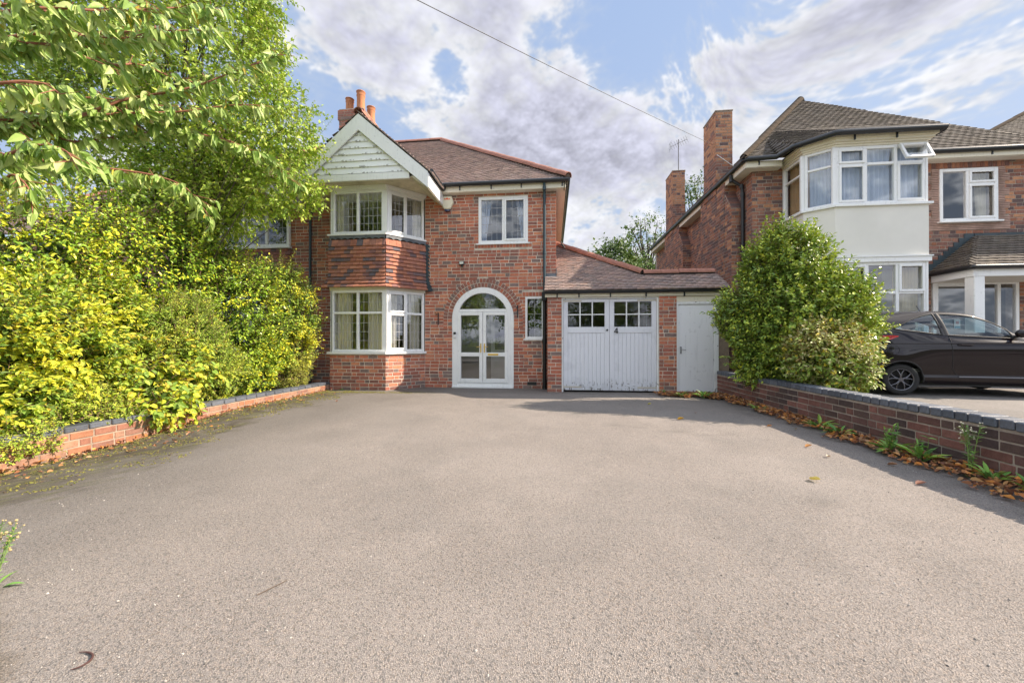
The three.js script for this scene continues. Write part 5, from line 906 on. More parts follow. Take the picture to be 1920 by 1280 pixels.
// ---------------------------------------------------------------- the parked car
{
  const A8 = 8 * Math.PI / 180, fr = frame([5.9, .258, -7.0], [Math.cos(A8), 0, Math.sin(A8)]), WC = -.80;
  const car = thing('parked_car', 'black three-door hatchback parked in front of the neighbouring porch', 'car', [6.7, .25, -7.7]);
  const curve = (pts) => (x) => { if (x <= pts[0][0]) return pts[0][1]; for (let i = 0; i + 1 < pts.length; i++) if (x <= pts[i + 1][0]) { const [a, b] = [pts[i], pts[i + 1]], p0 = pts[Math.max(i - 1, 0)], p3 = pts[Math.min(i + 2, pts.length - 1)], t = (x - a[0]) / (b[0] - a[0]), m0 = (b[1] - p0[1]) / (b[0] - p0[0] || 1) * (b[0] - a[0]), m1 = (p3[1] - a[1]) / (p3[0] - a[0] || 1) * (b[0] - a[0]); return (2 * t ** 3 - 3 * t * t + 1) * a[1] + (t ** 3 - 2 * t * t + t) * m0 + (3 * t * t - 2 * t ** 3) * b[1] + (t ** 3 - t * t) * m1; } return pts[pts.length - 1][1]; };
  const top = curve([[-.5, 1.40], [-.27, 1.42], [.1, 1.442], [.60, 1.445], [1.0, 1.405], [1.25, 1.322], [1.457, 1.204], [1.62, 1.05], [1.75, .97], [2.2, .90], [2.6, .78], [2.8, .64]]);
  const belt = curve([[-.5, 1.14], [-.05, 1.10], [.58, 1.0], [1.5, .935], [1.75, .90], [2.2, .84], [2.6, .72], [2.8, .6]]);
  const narrow = (x) => (x < -.1 ? .12 * ((-.1 - x) / .37) ** 2.2 : x > 1.9 ? .30 * ((x - 1.9) / .88) ** 2.4 : 0);
  // section: [y, z] from sill to roof centre
  const sect = (x) => { const b = belt(x), t = top(x), n = narrow(x), g = clamp((t - b - .05) / .25), fl = .022 * (Math.exp(-(((x - 0) / .34) ** 2)) + Math.exp(-(((x - 2.18) / .34) ** 2))); return [[.19, -.10 - n], [.225, -.035 - n], [.30, -.012 - n], [.36, -.020 - n], [.47, .000 - n + fl], [.62, .012 - n + fl * .8], [.80, .018 - n + fl * .3], [.865, .006 - n], [.885, .012 - n], [b - .02, -.028 - n], [b, -.042 - n], [lerp(b, t, .5), lerp(-.07, -.115, g) - n], [t - .055, lerp(-.10, -.205, g) - n], [t - .022, lerp(-.17, -.275, g) - n * .8], [t + .012, lerp(-.42, -.50, g) - n * .3], [t + .022, WC]]; };
  const prof = (x, v) => { const s = sect(x), k = v * (s.length - 1), i = Math.min(Math.floor(k), s.length - 2), f = k - i, P = (j) => s[clamp(j, 0, s.length - 1)], c = (q) => { const a = P(i - 1)[q], b = P(i)[q], d = P(i + 1)[q], e = P(i + 2)[q], m0 = (d - a) / 2, m1 = (e - b) / 2; return (2 * f ** 3 - 3 * f * f + 1) * b + (f ** 3 - 2 * f * f + f) * m0 + (3 * f * f - 2 * f ** 3) * d + (f ** 3 - f * f) * m1; }; return [c(0), c(1)]; };
  const rearX = curve([[.15, -.42], [.3, -.47], [.68, -.47], [.95, -.42], [1.2, -.32], [1.44, -.21]]), frontX = curve([[.15, 2.70], [.4, 2.78], [.62, 2.74], [.8, 2.62], [1.5, 2.6]]);
  const inPoly = (x, y, p) => { let c = false; for (let i = 0, j = p.length - 1; i < p.length; j = i++) if ((p[i][1] > y) !== (p[j][1] > y) && x < (p[j][0] - p[i][0]) * (y - p[i][1]) / (p[j][1] - p[i][1]) + p[i][0]) c = !c; return c; };
  const smooth = (p, n = 5) => { const c = new THREE.CatmullRomCurve3(p.map(([x, y]) => V(x, y, 0)), true, 'catmullrom', .35); return c.getPoints(p.length * n).map((q) => [q.x, q.y]); };
  const quarter = smooth([[-.06, 1.125], [.05, 1.195], [.2, 1.275], [.36, 1.335], [.51, 1.372], [.545, 1.355], [.585, 1.03], [.565, 1.022], [.3, 1.066]]), doorWin = smooth([[.622, 1.362], [.64, 1.372], [.9, 1.352], [1.1, 1.312], [1.35, 1.21], [1.47, 1.125], [1.505, 1.0], [1.495, .958], [1.1, .982], [.69, 1.012], [.665, 1.04]]);
  const NU = 200, NV = 75, wheels = [[0, .262], [2.18, .262]], body = new G(), glass = new G(), wind = new G();
  const pt = (u, v, s) => { let x = lerp(-.47, 2.78, u); let [y, z] = prof(x, v); x = lerp(rearX(y), frontX(y), u); const q = prof(x, v); y = q[0]; z = q[1]; return [x, y, s > 0 ? z : 2 * WC - z]; };
  for (const s of [1, -1]) {
    const P = []; for (let i = 0; i <= NU; i++) { P.push([]); for (let j = 0; j <= NV; j++) P[i].push(V(...pt(i / NU, j / NV, s)).applyMatrix4(fr)); }
    const Nn = (i, j) => { const a = P[Math.min(i + 1, NU)][j], b = P[Math.max(i - 1, 0)][j], c = P[i][Math.min(j + 1, NV)], d = P[i][Math.max(j - 1, 0)]; return a.clone().sub(b).cross(c.clone().sub(d)).normalize().multiplyScalar(s); };
    for (let i = 0; i < NU; i++) for (let j = 0; j < NV; j++) {
      const [x, y] = pt((i + .5) / NU, (j + .5) / NV, s), v = (j + .5) / NV * 15;
      if (v < 10 && wheels.some(([a, b]) => Math.hypot(x - a, y - b) < .318)) continue;
      let g = body; if (v > 9.5 && v < 12.6 && (inPoly(x, y, quarter) || inPoly(x, y, doorWin))) g = glass; else if (v > 13 && x > 1.27 && x < 1.62) g = wind;
      const c = [[i, j], [i + 1, j], [i + 1, j + 1], [i, j + 1]], q = c.map(([a, b]) => P[a][b].toArray()), n = c.map(([a, b]) => Nn(a, b));
      if (s > 0) { g.tri(q[0], q[1], q[2], [n[0], n[1], n[2]]); g.tri(q[0], q[2], q[3], [n[0], n[2], n[3]]); } else { g.tri(q[0], q[2], q[1], [n[0], n[2], n[1]]); g.tri(q[0], q[3], q[2], [n[0], n[3], n[2]]); }
    }
  }
  for (const [u, d] of [[0, -1], [1, 1]]) for (let j = 0; j < NV; j++) { const a = pt(u, j / NV, 1), b = pt(u, (j + 1) / NV, 1), a2 = pt(u, j / NV, -1), b2 = pt(u, (j + 1) / NV, -1); body.at(fr); d < 0 ? body.quad(a2, a, b, b2) : body.quad(a, a2, b2, b); body.at(null); }
  const paint = phys(.006, .002, .004, .5, { clearcoat: .8, clearcoatRoughness: .015, specularIntensity: .1 });
  body.put(car, 'body', paint);
  const cg = phys(.62, .74, .76, .01, { transmission: 1, thickness: 0, ior: 1.75 });
  glass.put(car, 'side_window', cg); wind.put(car, 'windscreen', cg);
  const blk = std(.012, .012, .013, .6), zOf = (x, y) => { let lo = 0, hi = 14.2 / 15; for (let k = 0; k < 24; k++) { const m = (lo + hi) / 2; prof(x, m)[0] < y ? lo = m : hi = m; } return prof(x, lo)[1]; };
  const line = (pts, r, name, mat, off = 0) => new G().tube(pts.map(([x, y]) => V(x, y, zOf(x, y) + off).applyMatrix4(fr)), r, 6).put(car, name, mat);
  const closed = (p) => [...p, p[0]];
  line(closed(quarter), .011, 'window_trim', blk); line(closed(doorWin), .011, 'window_trim', blk);
  line([[.60, 1.37], [.635, 1.18], [.66, 1.0]].flatMap((a, i, l) => (i + 1 < l.length ? [0, .25, .5, .75].map((t) => [lerp(a[0], l[i + 1][0], t), lerp(a[1], l[i + 1][1], t)]) : [a])), .034, 'door_pillar', std(.07, .065, .065, .6), -.022);
  line([...Array(25).keys()].map((i) => { const t = i / 24; return [.665 + .03 * Math.sin(t * 1.2) + (t > .75 ? (t - .75) * .5 : 0), lerp(.99, .345, Math.min(1, t * 1.12)) - 0]; }), .0045, 'door_seam', blk);
  line([...Array(30).keys()].map((i) => [.78 + i * .032, .325 - .0 * i]), .006, 'sill_line', std(.3, .3, .32, .3, { metalness: .9 }), .004);  // bright metallic line along the lower crease of the sill
  line([...Array(25).keys()].map((i) => { const t = i / 24 * 2 * Math.PI; return [-.12 + .078 * Math.cos(t), .765 + .075 * Math.sin(t)]; }), .0035, 'fuel_flap', blk);
  for (const [a] of wheels) line([...Array(29).keys()].map((i) => { const t = lerp(-.12, Math.PI + .12, i / 28); return [a + .318 * Math.cos(t), .262 + .318 * Math.sin(t)]; }), .014, 'wheel_arch', blk, -.008);
  { const h = new G().at(fr); const z = zOf(.83, .845) + .012; h.tube([[.76, .852, z - .01], [.78, .854, z + .012], [.92, .848, z + .012], [.945, .845, z - .01]], .013, 8); h.put(car, 'door_handle', paint); }
  { const l = smooth([[-.40, .965], [-.30, 1.01], [-.15, 1.012], [-.03, 1.003], [-.10, .965], [-.22, .92], [-.33, .885], [-.41, .88]]), g = new G().at(fr), c = [-.24, .955]; for (let i = 0; i < l.length - 1; i++) { const q = (p) => [p[0], p[1], zOf(Math.max(p[0], -.40), p[1]) + .006]; g.tri(q(c), q(l[i + 1]), q(l[i])).tri(q(c), q(l[i]), q(l[i + 1])); } g.put(car, 'tail_light', phys(.80, .03, .02, .12, { clearcoat: 1 })); }
  { const z = zOf(1.52, 1.0) + .07, m = new THREE.SphereGeometry(.085, 20, 12); m.scale(1.1, .8, .75); const o = put(car, 'wing_mirror', m, paint); const p = V(1.56, 1.035, z + .03).applyMatrix4(fr); o.position.add(p); new G().at(fr).tube([[1.50, .97, z - .09], [1.55, 1.0, z]], .022, 8).put(car, 'mirror_stalk', blk); }
  new G().at(fr).tube([[.60, 1.425, WC + .30], [.53, 1.55, WC + .30]], .005, 5).put(car, 'aerial', blk);
  new G().at(fr).box(-.27, 1.395, WC - .50, -.08, 1.432, WC + .50, .012).put(car, 'spoiler', paint);
  // underside, arches, cabin
  const ins = new G().at(fr); ins.box(-.40, .16, 2 * WC + .12, 2.62, .40, -.12); for (const [a] of wheels) ins.box(a - .33, .2, -.30, a + .33, .60, -.28); ins.box(-.40, .55, 2 * WC + .14, -.05, .95, -.14).box(1.35, .4, 2 * WC + .14, 1.75, .90, -.14); ins.put(car, 'floorpan', blk);
  const seatM = std(.10, .10, .11, .9);
  for (const [x, z] of [[.55, -.45], [.55, -1.12]]) { const g = new G().at(fr); g.box(x - .05, .42, z - .23, x + .45, .60, z + .23, .05); g.at(fr.clone().multiply(new THREE.Matrix4().makeTranslation(x - .02, .55, z)).multiply(new THREE.Matrix4().makeRotationZ(.2))).box(-.09, 0, -.22, .05, .56, .22, .05).box(-.07, .58, -.13, .03, .76, .13, .045); g.put(car, 'seat', seatM); }
  new G().at(fr).box(-.05, .55, 2 * WC + .16, .10, 1.08, -.16, .04).put(car, 'rear_seat', seatM);
  { const t = new THREE.TorusGeometry(.175, .014, 8, 28), m = put(car, 'steering_wheel', t, blk), p = fr.clone().multiply(new THREE.Matrix4().makeTranslation(1.22, .90, -1.12)).multiply(new THREE.Matrix4().makeRotationY(Math.PI / 2)).multiply(new THREE.Matrix4().makeRotationX(-.4)), o = m.position.clone(); p.decompose(m.position, m.quaternion, m.scale); m.position.add(o); }
  // wheels
  const tyre = new THREE.LatheGeometry([[.178, -.085], [.205, -.095], [.245, -.090], [.260, -.070], [.262, 0], [.260, .070], [.245, .090], [.205, .095], [.178, .085]].map(([r, y]) => new THREE.Vector2(r, y)), 48).rotateX(Math.PI / 2);
  const rimM = phys(.10, .10, .115, .25, { metalness: .9, clearcoat: .6 }), darkM = std(.008, .008, .009, .7), rubber = std(.018, .018, .019, .85);
  const rim = new G(); rim.add(new THREE.LatheGeometry([[.160, -.07], [.166, .06], [.182, .075], [.186, .083], [.178, .088], [.170, .080]].map(([r, y]) => new THREE.Vector2(r, y)), 48).rotateX(Math.PI / 2));
  for (let k = 0; k < 5; k++) { const a = k / 5 * 2 * Math.PI + .31; for (const d of [-1, 1]) { const p = (r, t, z) => [r * Math.cos(a + t), r * Math.sin(a + t), z]; rim.tube([p(.03, 0, .066), p(.085, d * .10, .070), p(.128, d * .20, .066), p(.172, d * .30, .066)], [.017, .014, .011, .010], 6); } }
  rim.add(new THREE.CylinderGeometry(.036, .042, .02, 20).rotateX(Math.PI / 2), new THREE.Matrix4().makeTranslation(0, 0, .072));
  const rg = rim.geo(), dg = new THREE.CylinderGeometry(.162, .162, .04, 32).rotateX(Math.PI / 2);
  for (const [a, b] of wheels) for (const s of [1, -1]) { const w = node(car, 'wheel'), m4 = fr.clone().multiply(new THREE.Matrix4().makeTranslation(a, b, s > 0 ? -.095 : 2 * WC + .095)).multiply(new THREE.Matrix4().makeRotationY(s > 0 ? 0 : Math.PI)); for (const [n, g, m] of [['tyre', tyre, rubber], ['rim', rg, rimM], ['brake_disc', dg, darkM]]) { const q = put(w, n, g, m); m4.decompose(q.position, q.quaternion, q.scale); } }
}
// ---------------------------------------------------------------- leaves
function leafGeo(L, Wd, fold = .18, curl = .12, fine = true) { // length along +x, upper face +y, folded along the midrib
  const y = (t) => -curl * L * t * t, h = fold * Wd, p = (t, w, s) => [t * L, y(t) + h * w, s * w * Wd / 2], g = new G();
  if (!fine) { const a = p(0, 0, 0), b = p(1, 0, 0), m = p(.5, 0, 0); for (const s of [1, -1]) { const e = p(.42, 1, s); s > 0 ? g.tri(a, e, m).tri(m, e, b) : g.tri(a, m, e).tri(m, b, e); } return g.geo(); }
  const T = [0, .18, .42, .70, 1], Wt = [0, .78, 1, .72, 0];
  for (const s of [1, -1]) for (let i = 0; i < 4; i++) { const a = p(T[i], 0, 0), b = p(T[i + 1], 0, 0), e = p(T[i] - .02 * (i > 0), Wt[i], s), f = p(T[i + 1] - .02, Wt[i + 1], s), t = (q, u, v) => (s > 0 ? g.tri(q, u, v) : g.tri(q, v, u)); if (i) t(a, e, b); if (i < 3) t(i ? e : a, f, b); }
  return g.geo();
}
const leafMat = (rough = .5, trans = .35) => phys(1, 1, 1, rough, { transmission: trans, thickness: 0, specularIntensity: .7 });
const UP = V(0, 1, 0), rv = (r) => { let a, b, c, d; do { a = r() * 2 - 1; b = r() * 2 - 1; c = r() * 2 - 1; d = a * a + b * b + c * c; } while (d > 1 || d < .01); return V(a, b, c).multiplyScalar(1 / Math.sqrt(d)); };
function leafM(p, dir, nrm, s, sw = s) { const x = dir.clone().normalize(), z = x.clone().cross(nrm).normalize(), y = z.clone().cross(x); return new THREE.Matrix4().makeBasis(x.multiplyScalar(s), y.multiplyScalar(s), z.multiplyScalar(sw)).setPosition(p); }
// writes a plant's leaves: the nearest ones as parts of their own, the rest as one part
function emit(parent, leaves, geo, mat, tones, near, r, name = 'leaf', rest = 'foliage') {
  const eye = CAM; if (near) { leaves.forEach((l) => { l.d = V(0, 0, 0).setFromMatrixPosition(l.m).distanceTo(eye); }); leaves.sort((a, b) => a.d - b.d); }
  const sh = new THREE.Matrix4().makeTranslation(-parent.position.x, -parent.position.y, -parent.position.z);
  if (near) { const mats = tones.map((c) => { const m = mat.clone(); m.color.setRGB(...c); return m; }); for (const l of leaves.slice(0, near)) { const m = shade(new THREE.Mesh(geo, mats[l.t])); m.name = name; sh.clone().multiply(l.m).decompose(m.position, m.quaternion, m.scale); parent.add(m); } }
  const q = leaves.slice(near), im = shade(new THREE.InstancedMesh(geo, mat, q.length)); im.name = rest; im.userData.kind = 'stuff';
  q.forEach((l, i) => { im.setMatrixAt(i, sh.clone().multiply(l.m)); const c = tones[l.t], k = .8 + .4 * r(); im.setColorAt(i, tmpC.setRGB(c[0] * k, c[1] * k, c[2] * k)); }); parent.add(im); return im;
}
// shoots standing out of a set of ellipsoids; leaves set along them in a spiral
function shoots(leaves, twigs, blobs, n, o, r) {
  const vol = blobs.map((b) => Math.pow(b[3] * b[4] * b[5], .667)), tot = vol.reduce((a, b) => a + b, 0);
  let made = 0, tries = 0;
  while (made < n && tries++ < n * 30) {
    let k = 0, q = r() * tot; while (q > vol[k]) q -= vol[k++]; const b = blobs[k], d = rv(r);
    const toC = V(-b[0], 1.14 - b[1], -b[2]).normalize(); if (d.dot(toC) < -.25 && r() < (o.back ?? .6)) continue;
    const rad = lerp(o.in ?? .72, 1.03, Math.pow(r(), .6)), p = V(b[0] + d.x * b[3] * rad, b[1] + d.y * b[4] * rad, b[2] + d.z * b[5] * rad);
    if (p.y < (o.floor ?? .1)) continue; if (o.keep ? !o.keep(p) : clumpNoise(p.x * 2.1 + 30, p.y * 2.1, p.z * 2.1) < -.42) continue;
    if (blobs.some((c, j) => j !== k && ((p.x - c[0]) / c[3]) ** 2 + ((p.y - c[1]) / c[4]) ** 2 + ((p.z - c[2]) / c[5]) ** 2 < .55)) continue;
    const nr = V(d.x / b[3], d.y / b[4], d.z / b[5]).normalize(), g = nr.clone().multiplyScalar(o.outw ?? .8).addScaledVector(UP, o.up ?? .4).addScaledVector(rv(r), o.mess ?? .5).normalize(), L = (o.len ?? .3) * (.6 + .8 * r()) * (r() < (o.stray ?? .12) ? 2 : 1), side0 = Math.abs(g.y) < .9 ? g.clone().cross(UP).normalize() : V(1, 0, 0), side1 = g.clone().cross(side0);
    const mood = r(), m = Math.max(2, Math.round(L / (o.gap ?? .035)));
    const end = p.clone().addScaledVector(g, L * .5); if (twigs) twigs.tube([p.clone().addScaledVector(g, -L * .5), end], [.004, .0018], 3, false);
    for (let i = 0; i < m; i++) {
      const t = (i + r() * .6) / m, a = i * 2.4 + mood * 9, rd = side0.clone().multiplyScalar(Math.cos(a)).addScaledVector(side1, Math.sin(a));
      const dir = rd.multiplyScalar(lerp(.95, .5, t)).addScaledVector(g, lerp(.3, .75, t)).addScaledVector(UP, -(o.droop ?? .25)).addScaledVector(rv(r), .25).normalize();
      const nrm = g.clone().addScaledVector(UP, .8).addScaledVector(rv(r), .45), s = (o.size ?? 1) * (.55 + .8 * r()) * lerp(1, .8, t);
      leaves.push({ m: leafM(p.clone().addScaledVector(g, (t - .5) * L), dir, nrm, s), t: o.tone(t, mood, r, p) });
    }
    made++;
  }
}
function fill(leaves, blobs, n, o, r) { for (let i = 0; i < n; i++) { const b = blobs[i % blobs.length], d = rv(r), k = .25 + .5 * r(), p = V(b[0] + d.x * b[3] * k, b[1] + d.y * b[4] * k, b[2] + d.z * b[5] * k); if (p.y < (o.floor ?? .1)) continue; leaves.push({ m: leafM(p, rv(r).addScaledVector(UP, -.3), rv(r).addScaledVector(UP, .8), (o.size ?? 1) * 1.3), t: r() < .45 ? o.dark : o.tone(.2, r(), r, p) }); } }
const clumpNoise = createNoise3D(rng(404));
const pick = (list, r) => list[Math.floor(r() * list.length)];

const GEO = { oval: leafGeo(.075, .036), privet: leafGeo(.055, .027, .2, .1), small: leafGeo(.034, .018, .2, .1, false), fine: leafGeo(.026, .013, .2, .1, false), cherry: leafGeo(.108, .039, .18, .30), tree: leafGeo(.074, .046, .12, .15, false), big: leafGeo(.10, .06, .15, .15), far: leafGeo(.22, .14, .15, .15, false), litter: leafGeo(.075, .045, .5, -.25), blade: leafGeo(.14, .035, .3, .3) };
const TN = {
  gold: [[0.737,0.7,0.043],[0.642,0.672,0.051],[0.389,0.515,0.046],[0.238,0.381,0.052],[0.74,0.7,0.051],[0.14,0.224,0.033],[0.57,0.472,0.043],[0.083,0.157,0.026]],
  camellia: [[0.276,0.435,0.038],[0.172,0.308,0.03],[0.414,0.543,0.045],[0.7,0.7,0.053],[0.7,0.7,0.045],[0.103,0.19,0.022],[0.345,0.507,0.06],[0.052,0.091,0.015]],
  lime: [[0.552,0.576,0.072],[0.456,0.528,0.072],[0.36,0.456,0.06],[0.66,0.624,0.108],[0.264,0.36,0.06],[0.12,0.18,0.036]],
  fresh: [[0.377,0.522,0.058],[0.29,0.435,0.051],[0.493,0.609,0.072],[0.203,0.319,0.043],[0.667,0.667,0.072],[0.087,0.145,0.022]],
  cherry: [[0.42,0.54,0.15],[0.33,0.47,0.1],[0.54,0.64,0.23],[0.22,0.36,0.06],[0.58,0.66,0.24],[0.66,0.52,0.08]],
  tree: [[0.353,0.504,0.056],[0.269,0.42,0.048],[0.47,0.605,0.072],[0.185,0.302,0.04],[0.605,0.706,0.096],[0.118,0.185,0.029]],
  holly: [[0.205,0.316,0.052],[0.14,0.243,0.045],[0.316,0.447,0.068],[0.523,0.602,0.076],[0.094,0.158,0.03],[0.602,0.602,0.045],[0.065,0.102,0.018]],
  pink: [[0.44,0.48,0.13],[0.32,0.45,0.07],[0.56,0.54,0.26],[0.22,0.34,0.05],[0.68,0.56,0.05],[0.46,0.36,0.14],[0.1,0.16,0.03]],
  weed: [[0.156,0.338,0.065],[0.117,0.26,0.058],[0.221,0.416,0.078],[0.286,0.442,0.065]],
  far: [[.10, .17, .03], [.14, .22, .04], [.07, .12, .022], [.20, .27, .05]],
  litter: [[0.336,0.147,0.07],[0.476,0.21,0.084],[0.224,0.098,0.056],[0.588,0.336,0.14],[0.42,0.252,0.14],[0.14,0.077,0.049],[0.644,0.28,0.07]],
};
function shrub(name, label, category, at, blobs, n, geo, tones, o, seed, near = 0, group) {
  const r = rng(seed), t = thing(name, label, category, at, group), leaves = [], tw = new G();
  const stems = new G(); for (let i = 0; i < (o.stems ?? 9); i++) { const b = blobs[i % blobs.length], d = rv(r), e = V(b[0] + d.x * b[3] * .8, b[1] + Math.abs(d.y) * b[4] * .8, b[2] + d.z * b[5] * .8), s = V(at[0] + (r() - .5) * .2, at[1] - .05, at[2] + (r() - .5) * .2), c = s.clone().lerp(e, .5).add(V((r() - .5) * .15, .1, (r() - .5) * .15)); stems.tube([s, c, e], [.02, .013, .005], 5); }
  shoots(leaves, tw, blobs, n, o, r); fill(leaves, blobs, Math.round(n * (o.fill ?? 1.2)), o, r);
  stems.put(t, 'stem', M.twig); if (!tw.empty) tw.put(t, 'twigs', o.twig ?? M.twig).userData.kind = 'stuff';
  emit(t, leaves, geo, o.mat ?? leafMat(), tones, near, r); return t;
}
const cl = (p, s = 1.6, a = 0) => clumpNoise(p.x * s + a, p.y * s, p.z * s);

// ---------------------------------------------------------------- shrubs of the left bed
const shiny = leafMat(.32, .22), soft = leafMat(.6, .4);
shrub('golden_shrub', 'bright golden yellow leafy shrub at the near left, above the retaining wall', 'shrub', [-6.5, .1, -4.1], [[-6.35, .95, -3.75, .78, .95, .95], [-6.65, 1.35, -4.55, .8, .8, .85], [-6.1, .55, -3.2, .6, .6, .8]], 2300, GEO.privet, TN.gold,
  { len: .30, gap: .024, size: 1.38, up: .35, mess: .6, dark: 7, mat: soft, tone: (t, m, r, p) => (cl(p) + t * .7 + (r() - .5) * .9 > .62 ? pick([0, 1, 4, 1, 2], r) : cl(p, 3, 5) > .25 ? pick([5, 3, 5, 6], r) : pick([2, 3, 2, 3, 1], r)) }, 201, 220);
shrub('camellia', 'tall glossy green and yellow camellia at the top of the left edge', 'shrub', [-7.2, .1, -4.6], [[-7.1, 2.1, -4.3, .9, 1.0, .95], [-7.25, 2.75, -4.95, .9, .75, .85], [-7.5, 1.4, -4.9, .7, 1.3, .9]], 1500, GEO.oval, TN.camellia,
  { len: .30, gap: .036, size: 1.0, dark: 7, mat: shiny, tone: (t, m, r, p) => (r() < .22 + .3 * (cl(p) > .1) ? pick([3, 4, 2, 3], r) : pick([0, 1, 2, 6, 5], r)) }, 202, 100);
shrub('camellia', 'dark green camellia behind the twiggy gap, third of the bed from the left', 'shrub', [-6.9, .1, -5.9], [[-6.9, 2.35, -5.8, .9, 1.05, .9], [-7.0, 1.2, -5.9, .8, 1.1, .9], [-6.7, 3.0, -6.3, .6, .6, .6]], 1500, GEO.oval, TN.camellia,
  { len: .28, gap: .034, size: .95, dark: 7, mat: shiny, tone: (t, m, r, p) => (r() < .06 ? 4 : r() < .12 ? 3 : pick([0, 1, 1, 5, 6, 2], r)) }, 203, 60);
shrub('camellia', 'broad glossy green camellia in front of the attached house', 'shrub', [-6.5, .1, -7.0], [[-6.5, 1.95, -6.95, .85, 1.1, .9], [-6.35, 1.0, -6.7, .7, .9, .8], [-6.85, 2.5, -7.2, .55, .45, .6]], 1500, GEO.oval, TN.camellia,
  { len: .28, gap: .036, size: .95, dark: 7, mat: shiny, tone: (t, m, r, p) => (cl(p) > .25 && r() < .6 ? pick([3, 2, 4], r) : pick([0, 1, 2, 5, 6], r)) }, 204, 60);
shrub('golden_shrub', 'yellow-green shrub against the house wall left of the bay window', 'shrub', [-6.0, .1, -8.1], [[-5.98, 1.75, -8.05, .52, .85, .55], [-6.15, 2.45, -7.85, .45, .55, .5], [-6.0, 1.05, -7.9, .5, .6, .55]], 1250, GEO.oval, TN.gold,
  { len: .30, gap: .034, size: .9, up: .3, dark: 7, mat: leafMat(.45, .35), tone: (t, m, r, p) => (cl(p, 2) + t * .5 + (r() - .5) * .7 > .35 ? pick([0, 1, 2, 4], r) : pick([2, 3, 5, 3], r)) }, 205, 60);
shrub('euonymus', 'small fine-leaved pale yellow bush at the right end of the retaining wall', 'shrub', [-5.85, .1, -7.85], [[-5.85, .55, -7.85, .36, .48, .45], [-5.8, .85, -8.0, .28, .38, .3]], 650, GEO.fine, TN.lime,
  { len: .16, gap: .011, size: 1.15, mess: .7, dark: 5, mat: soft, tone: (t, m, r) => pick([0, 1, 2, 3, 0, 4], r) }, 206);
shrub('bushy_shrub', 'light green small-leaved bush behind the spilling shrub', 'shrub', [-6.05, .1, -5.6], [[-6.1, 1.1, -5.55, .5, .85, .75], [-5.95, .6, -6.0, .45, .5, .6]], 1700, GEO.small, TN.fresh,
  { len: .22, gap: .014, size: 1.2, mess: .65, dark: 5, mat: soft, tone: (t, m, r, p) => (cl(p, 2.5) > .1 ? pick([0, 2, 4], r) : pick([0, 1, 3, 2], r)) }, 207);
shrub('spilling_shrub', 'yellow-green large-leaved shrub spilling over the blue coping', 'shrub', [-5.8, .1, -4.85], [[-5.78, .5, -4.95, .42, .42, .62], [-5.45, .30, -4.75, .26, .22, .40], [-5.9, .75, -5.4, .4, .4, .4]], 480, GEO.big, TN.gold,
  { len: .32, gap: .05, size: .95, up: .1, droop: .4, mess: .6, floor: -.02, dark: 5, mat: soft, tone: (t, m, r) => pick([1, 2, 2, 3, 3, 0, 6], r) }, 208, 150);
shrub('ground_cover', 'low bright green creeping plant over the near end of the left wall', 'plant', [-5.75, .1, -3.75], [[-5.72, .24, -3.9, .26, .17, .75], [-5.50, .14, -3.15, .20, .20, .5], [-5.9, .4, -4.0, .35, .25, .6], [-5.55, .2, -4.3, .14, .12, .3]], 950, GEO.small, TN.fresh,
  { len: .13, gap: .012, size: 1.05, up: .6, mess: .8, floor: -.05, dark: 5, mat: soft, stems: 4, tone: (t, m, r) => pick([0, 2, 4, 2, 1], r) }, 209);
shrub('pittosporum', 'low shrub with whorled yellow-edged leaves in the middle of the left bed', 'shrub', [-5.9, .1, -6.6], [[-5.9, .55, -6.6, .42, .48, .7], [-5.95, .9, -7.2, .4, .45, .45]], 650, GEO.oval, TN.gold,
  { len: .14, gap: .017, size: .95, up: .7, droop: .05, dark: 7, mat: leafMat(.4, .3), tone: (t, m, r) => pick([1, 2, 3, 2, 0, 5], r) }, 210, 40);
shrub('hedge', 'dark hedge filling the back of the left bed', 'hedge', [-7.9, .1, -6.0], [[-7.9, 1.4, -5.2, .8, 1.5, 1.3], [-7.8, 1.5, -7.2, .9, 1.6, 1.3], [-8.2, 1.6, -3.2, .9, 1.6, 1.3]], 1500, GEO.oval, TN.camellia,
  { len: .3, gap: .045, size: 1.2, dark: 7, mat: shiny, tone: (t, m, r) => pick([0, 1, 5, 1, 6], r) }, 211);
// ---------------------------------------------------------------- bushes behind the right wall
shrub('evergreen_bush', 'large rounded dark green evergreen bush between garage and rendered bay', 'shrub', [4.4, .25, -7.2], [[4.35, 1.45, -7.15, 1.0, 1.0, .85], [4.2, 2.38, -7.25, .66, .80, .62], [3.62, 1.65, -7.35, .5, .50, .5], [4.72, 1.5, -6.85, .50, .85, .6], [3.9, .95, -7.3, .5, .6, .5]], 3600, GEO.privet, TN.holly,
  { len: .24, gap: .022, size: 1.38, stray: .22, up: .55, mess: .55, floor: .35, dark: 6, mat: leafMat(.35, .2), tone: (t, m, r, p) => (r() < .025 ? 5 : sstep(3.6, 4.8, p.x) * .55 + .5 * cl(p, 2) + t * .3 > .20 + (r() - .5) * .6 ? pick([3, 2, 3, 2, 0], r) : pick([0, 1, 2, 0, 4], r)) }, 221, 60);
shrub('flowering_shrub', 'small shrub of pale yellow-green leaves in front of the evergreen bush', 'shrub', [4.5, .25, -6.1], [[4.12, .95, -6.25, .46, .5, .4], [4.30, .75, -6.05, .36, .42, .36], [4.45, 1.05, -6.35, .30, .4, .33]], 850, GEO.privet, TN.pink,
  { len: .22, gap: .025, size: 1.25, stray: .2, up: .4, mess: .7, floor: .3, dark: 6, mat: leafMat(.5, .3), tone: (t, m, r, p) => (r() < .10 ? 4 : p.y > .95 ? pick([0, 2, 1, 5, 0], r) : pick([1, 3, 0, 1, 2], r)) }, 222, 60);

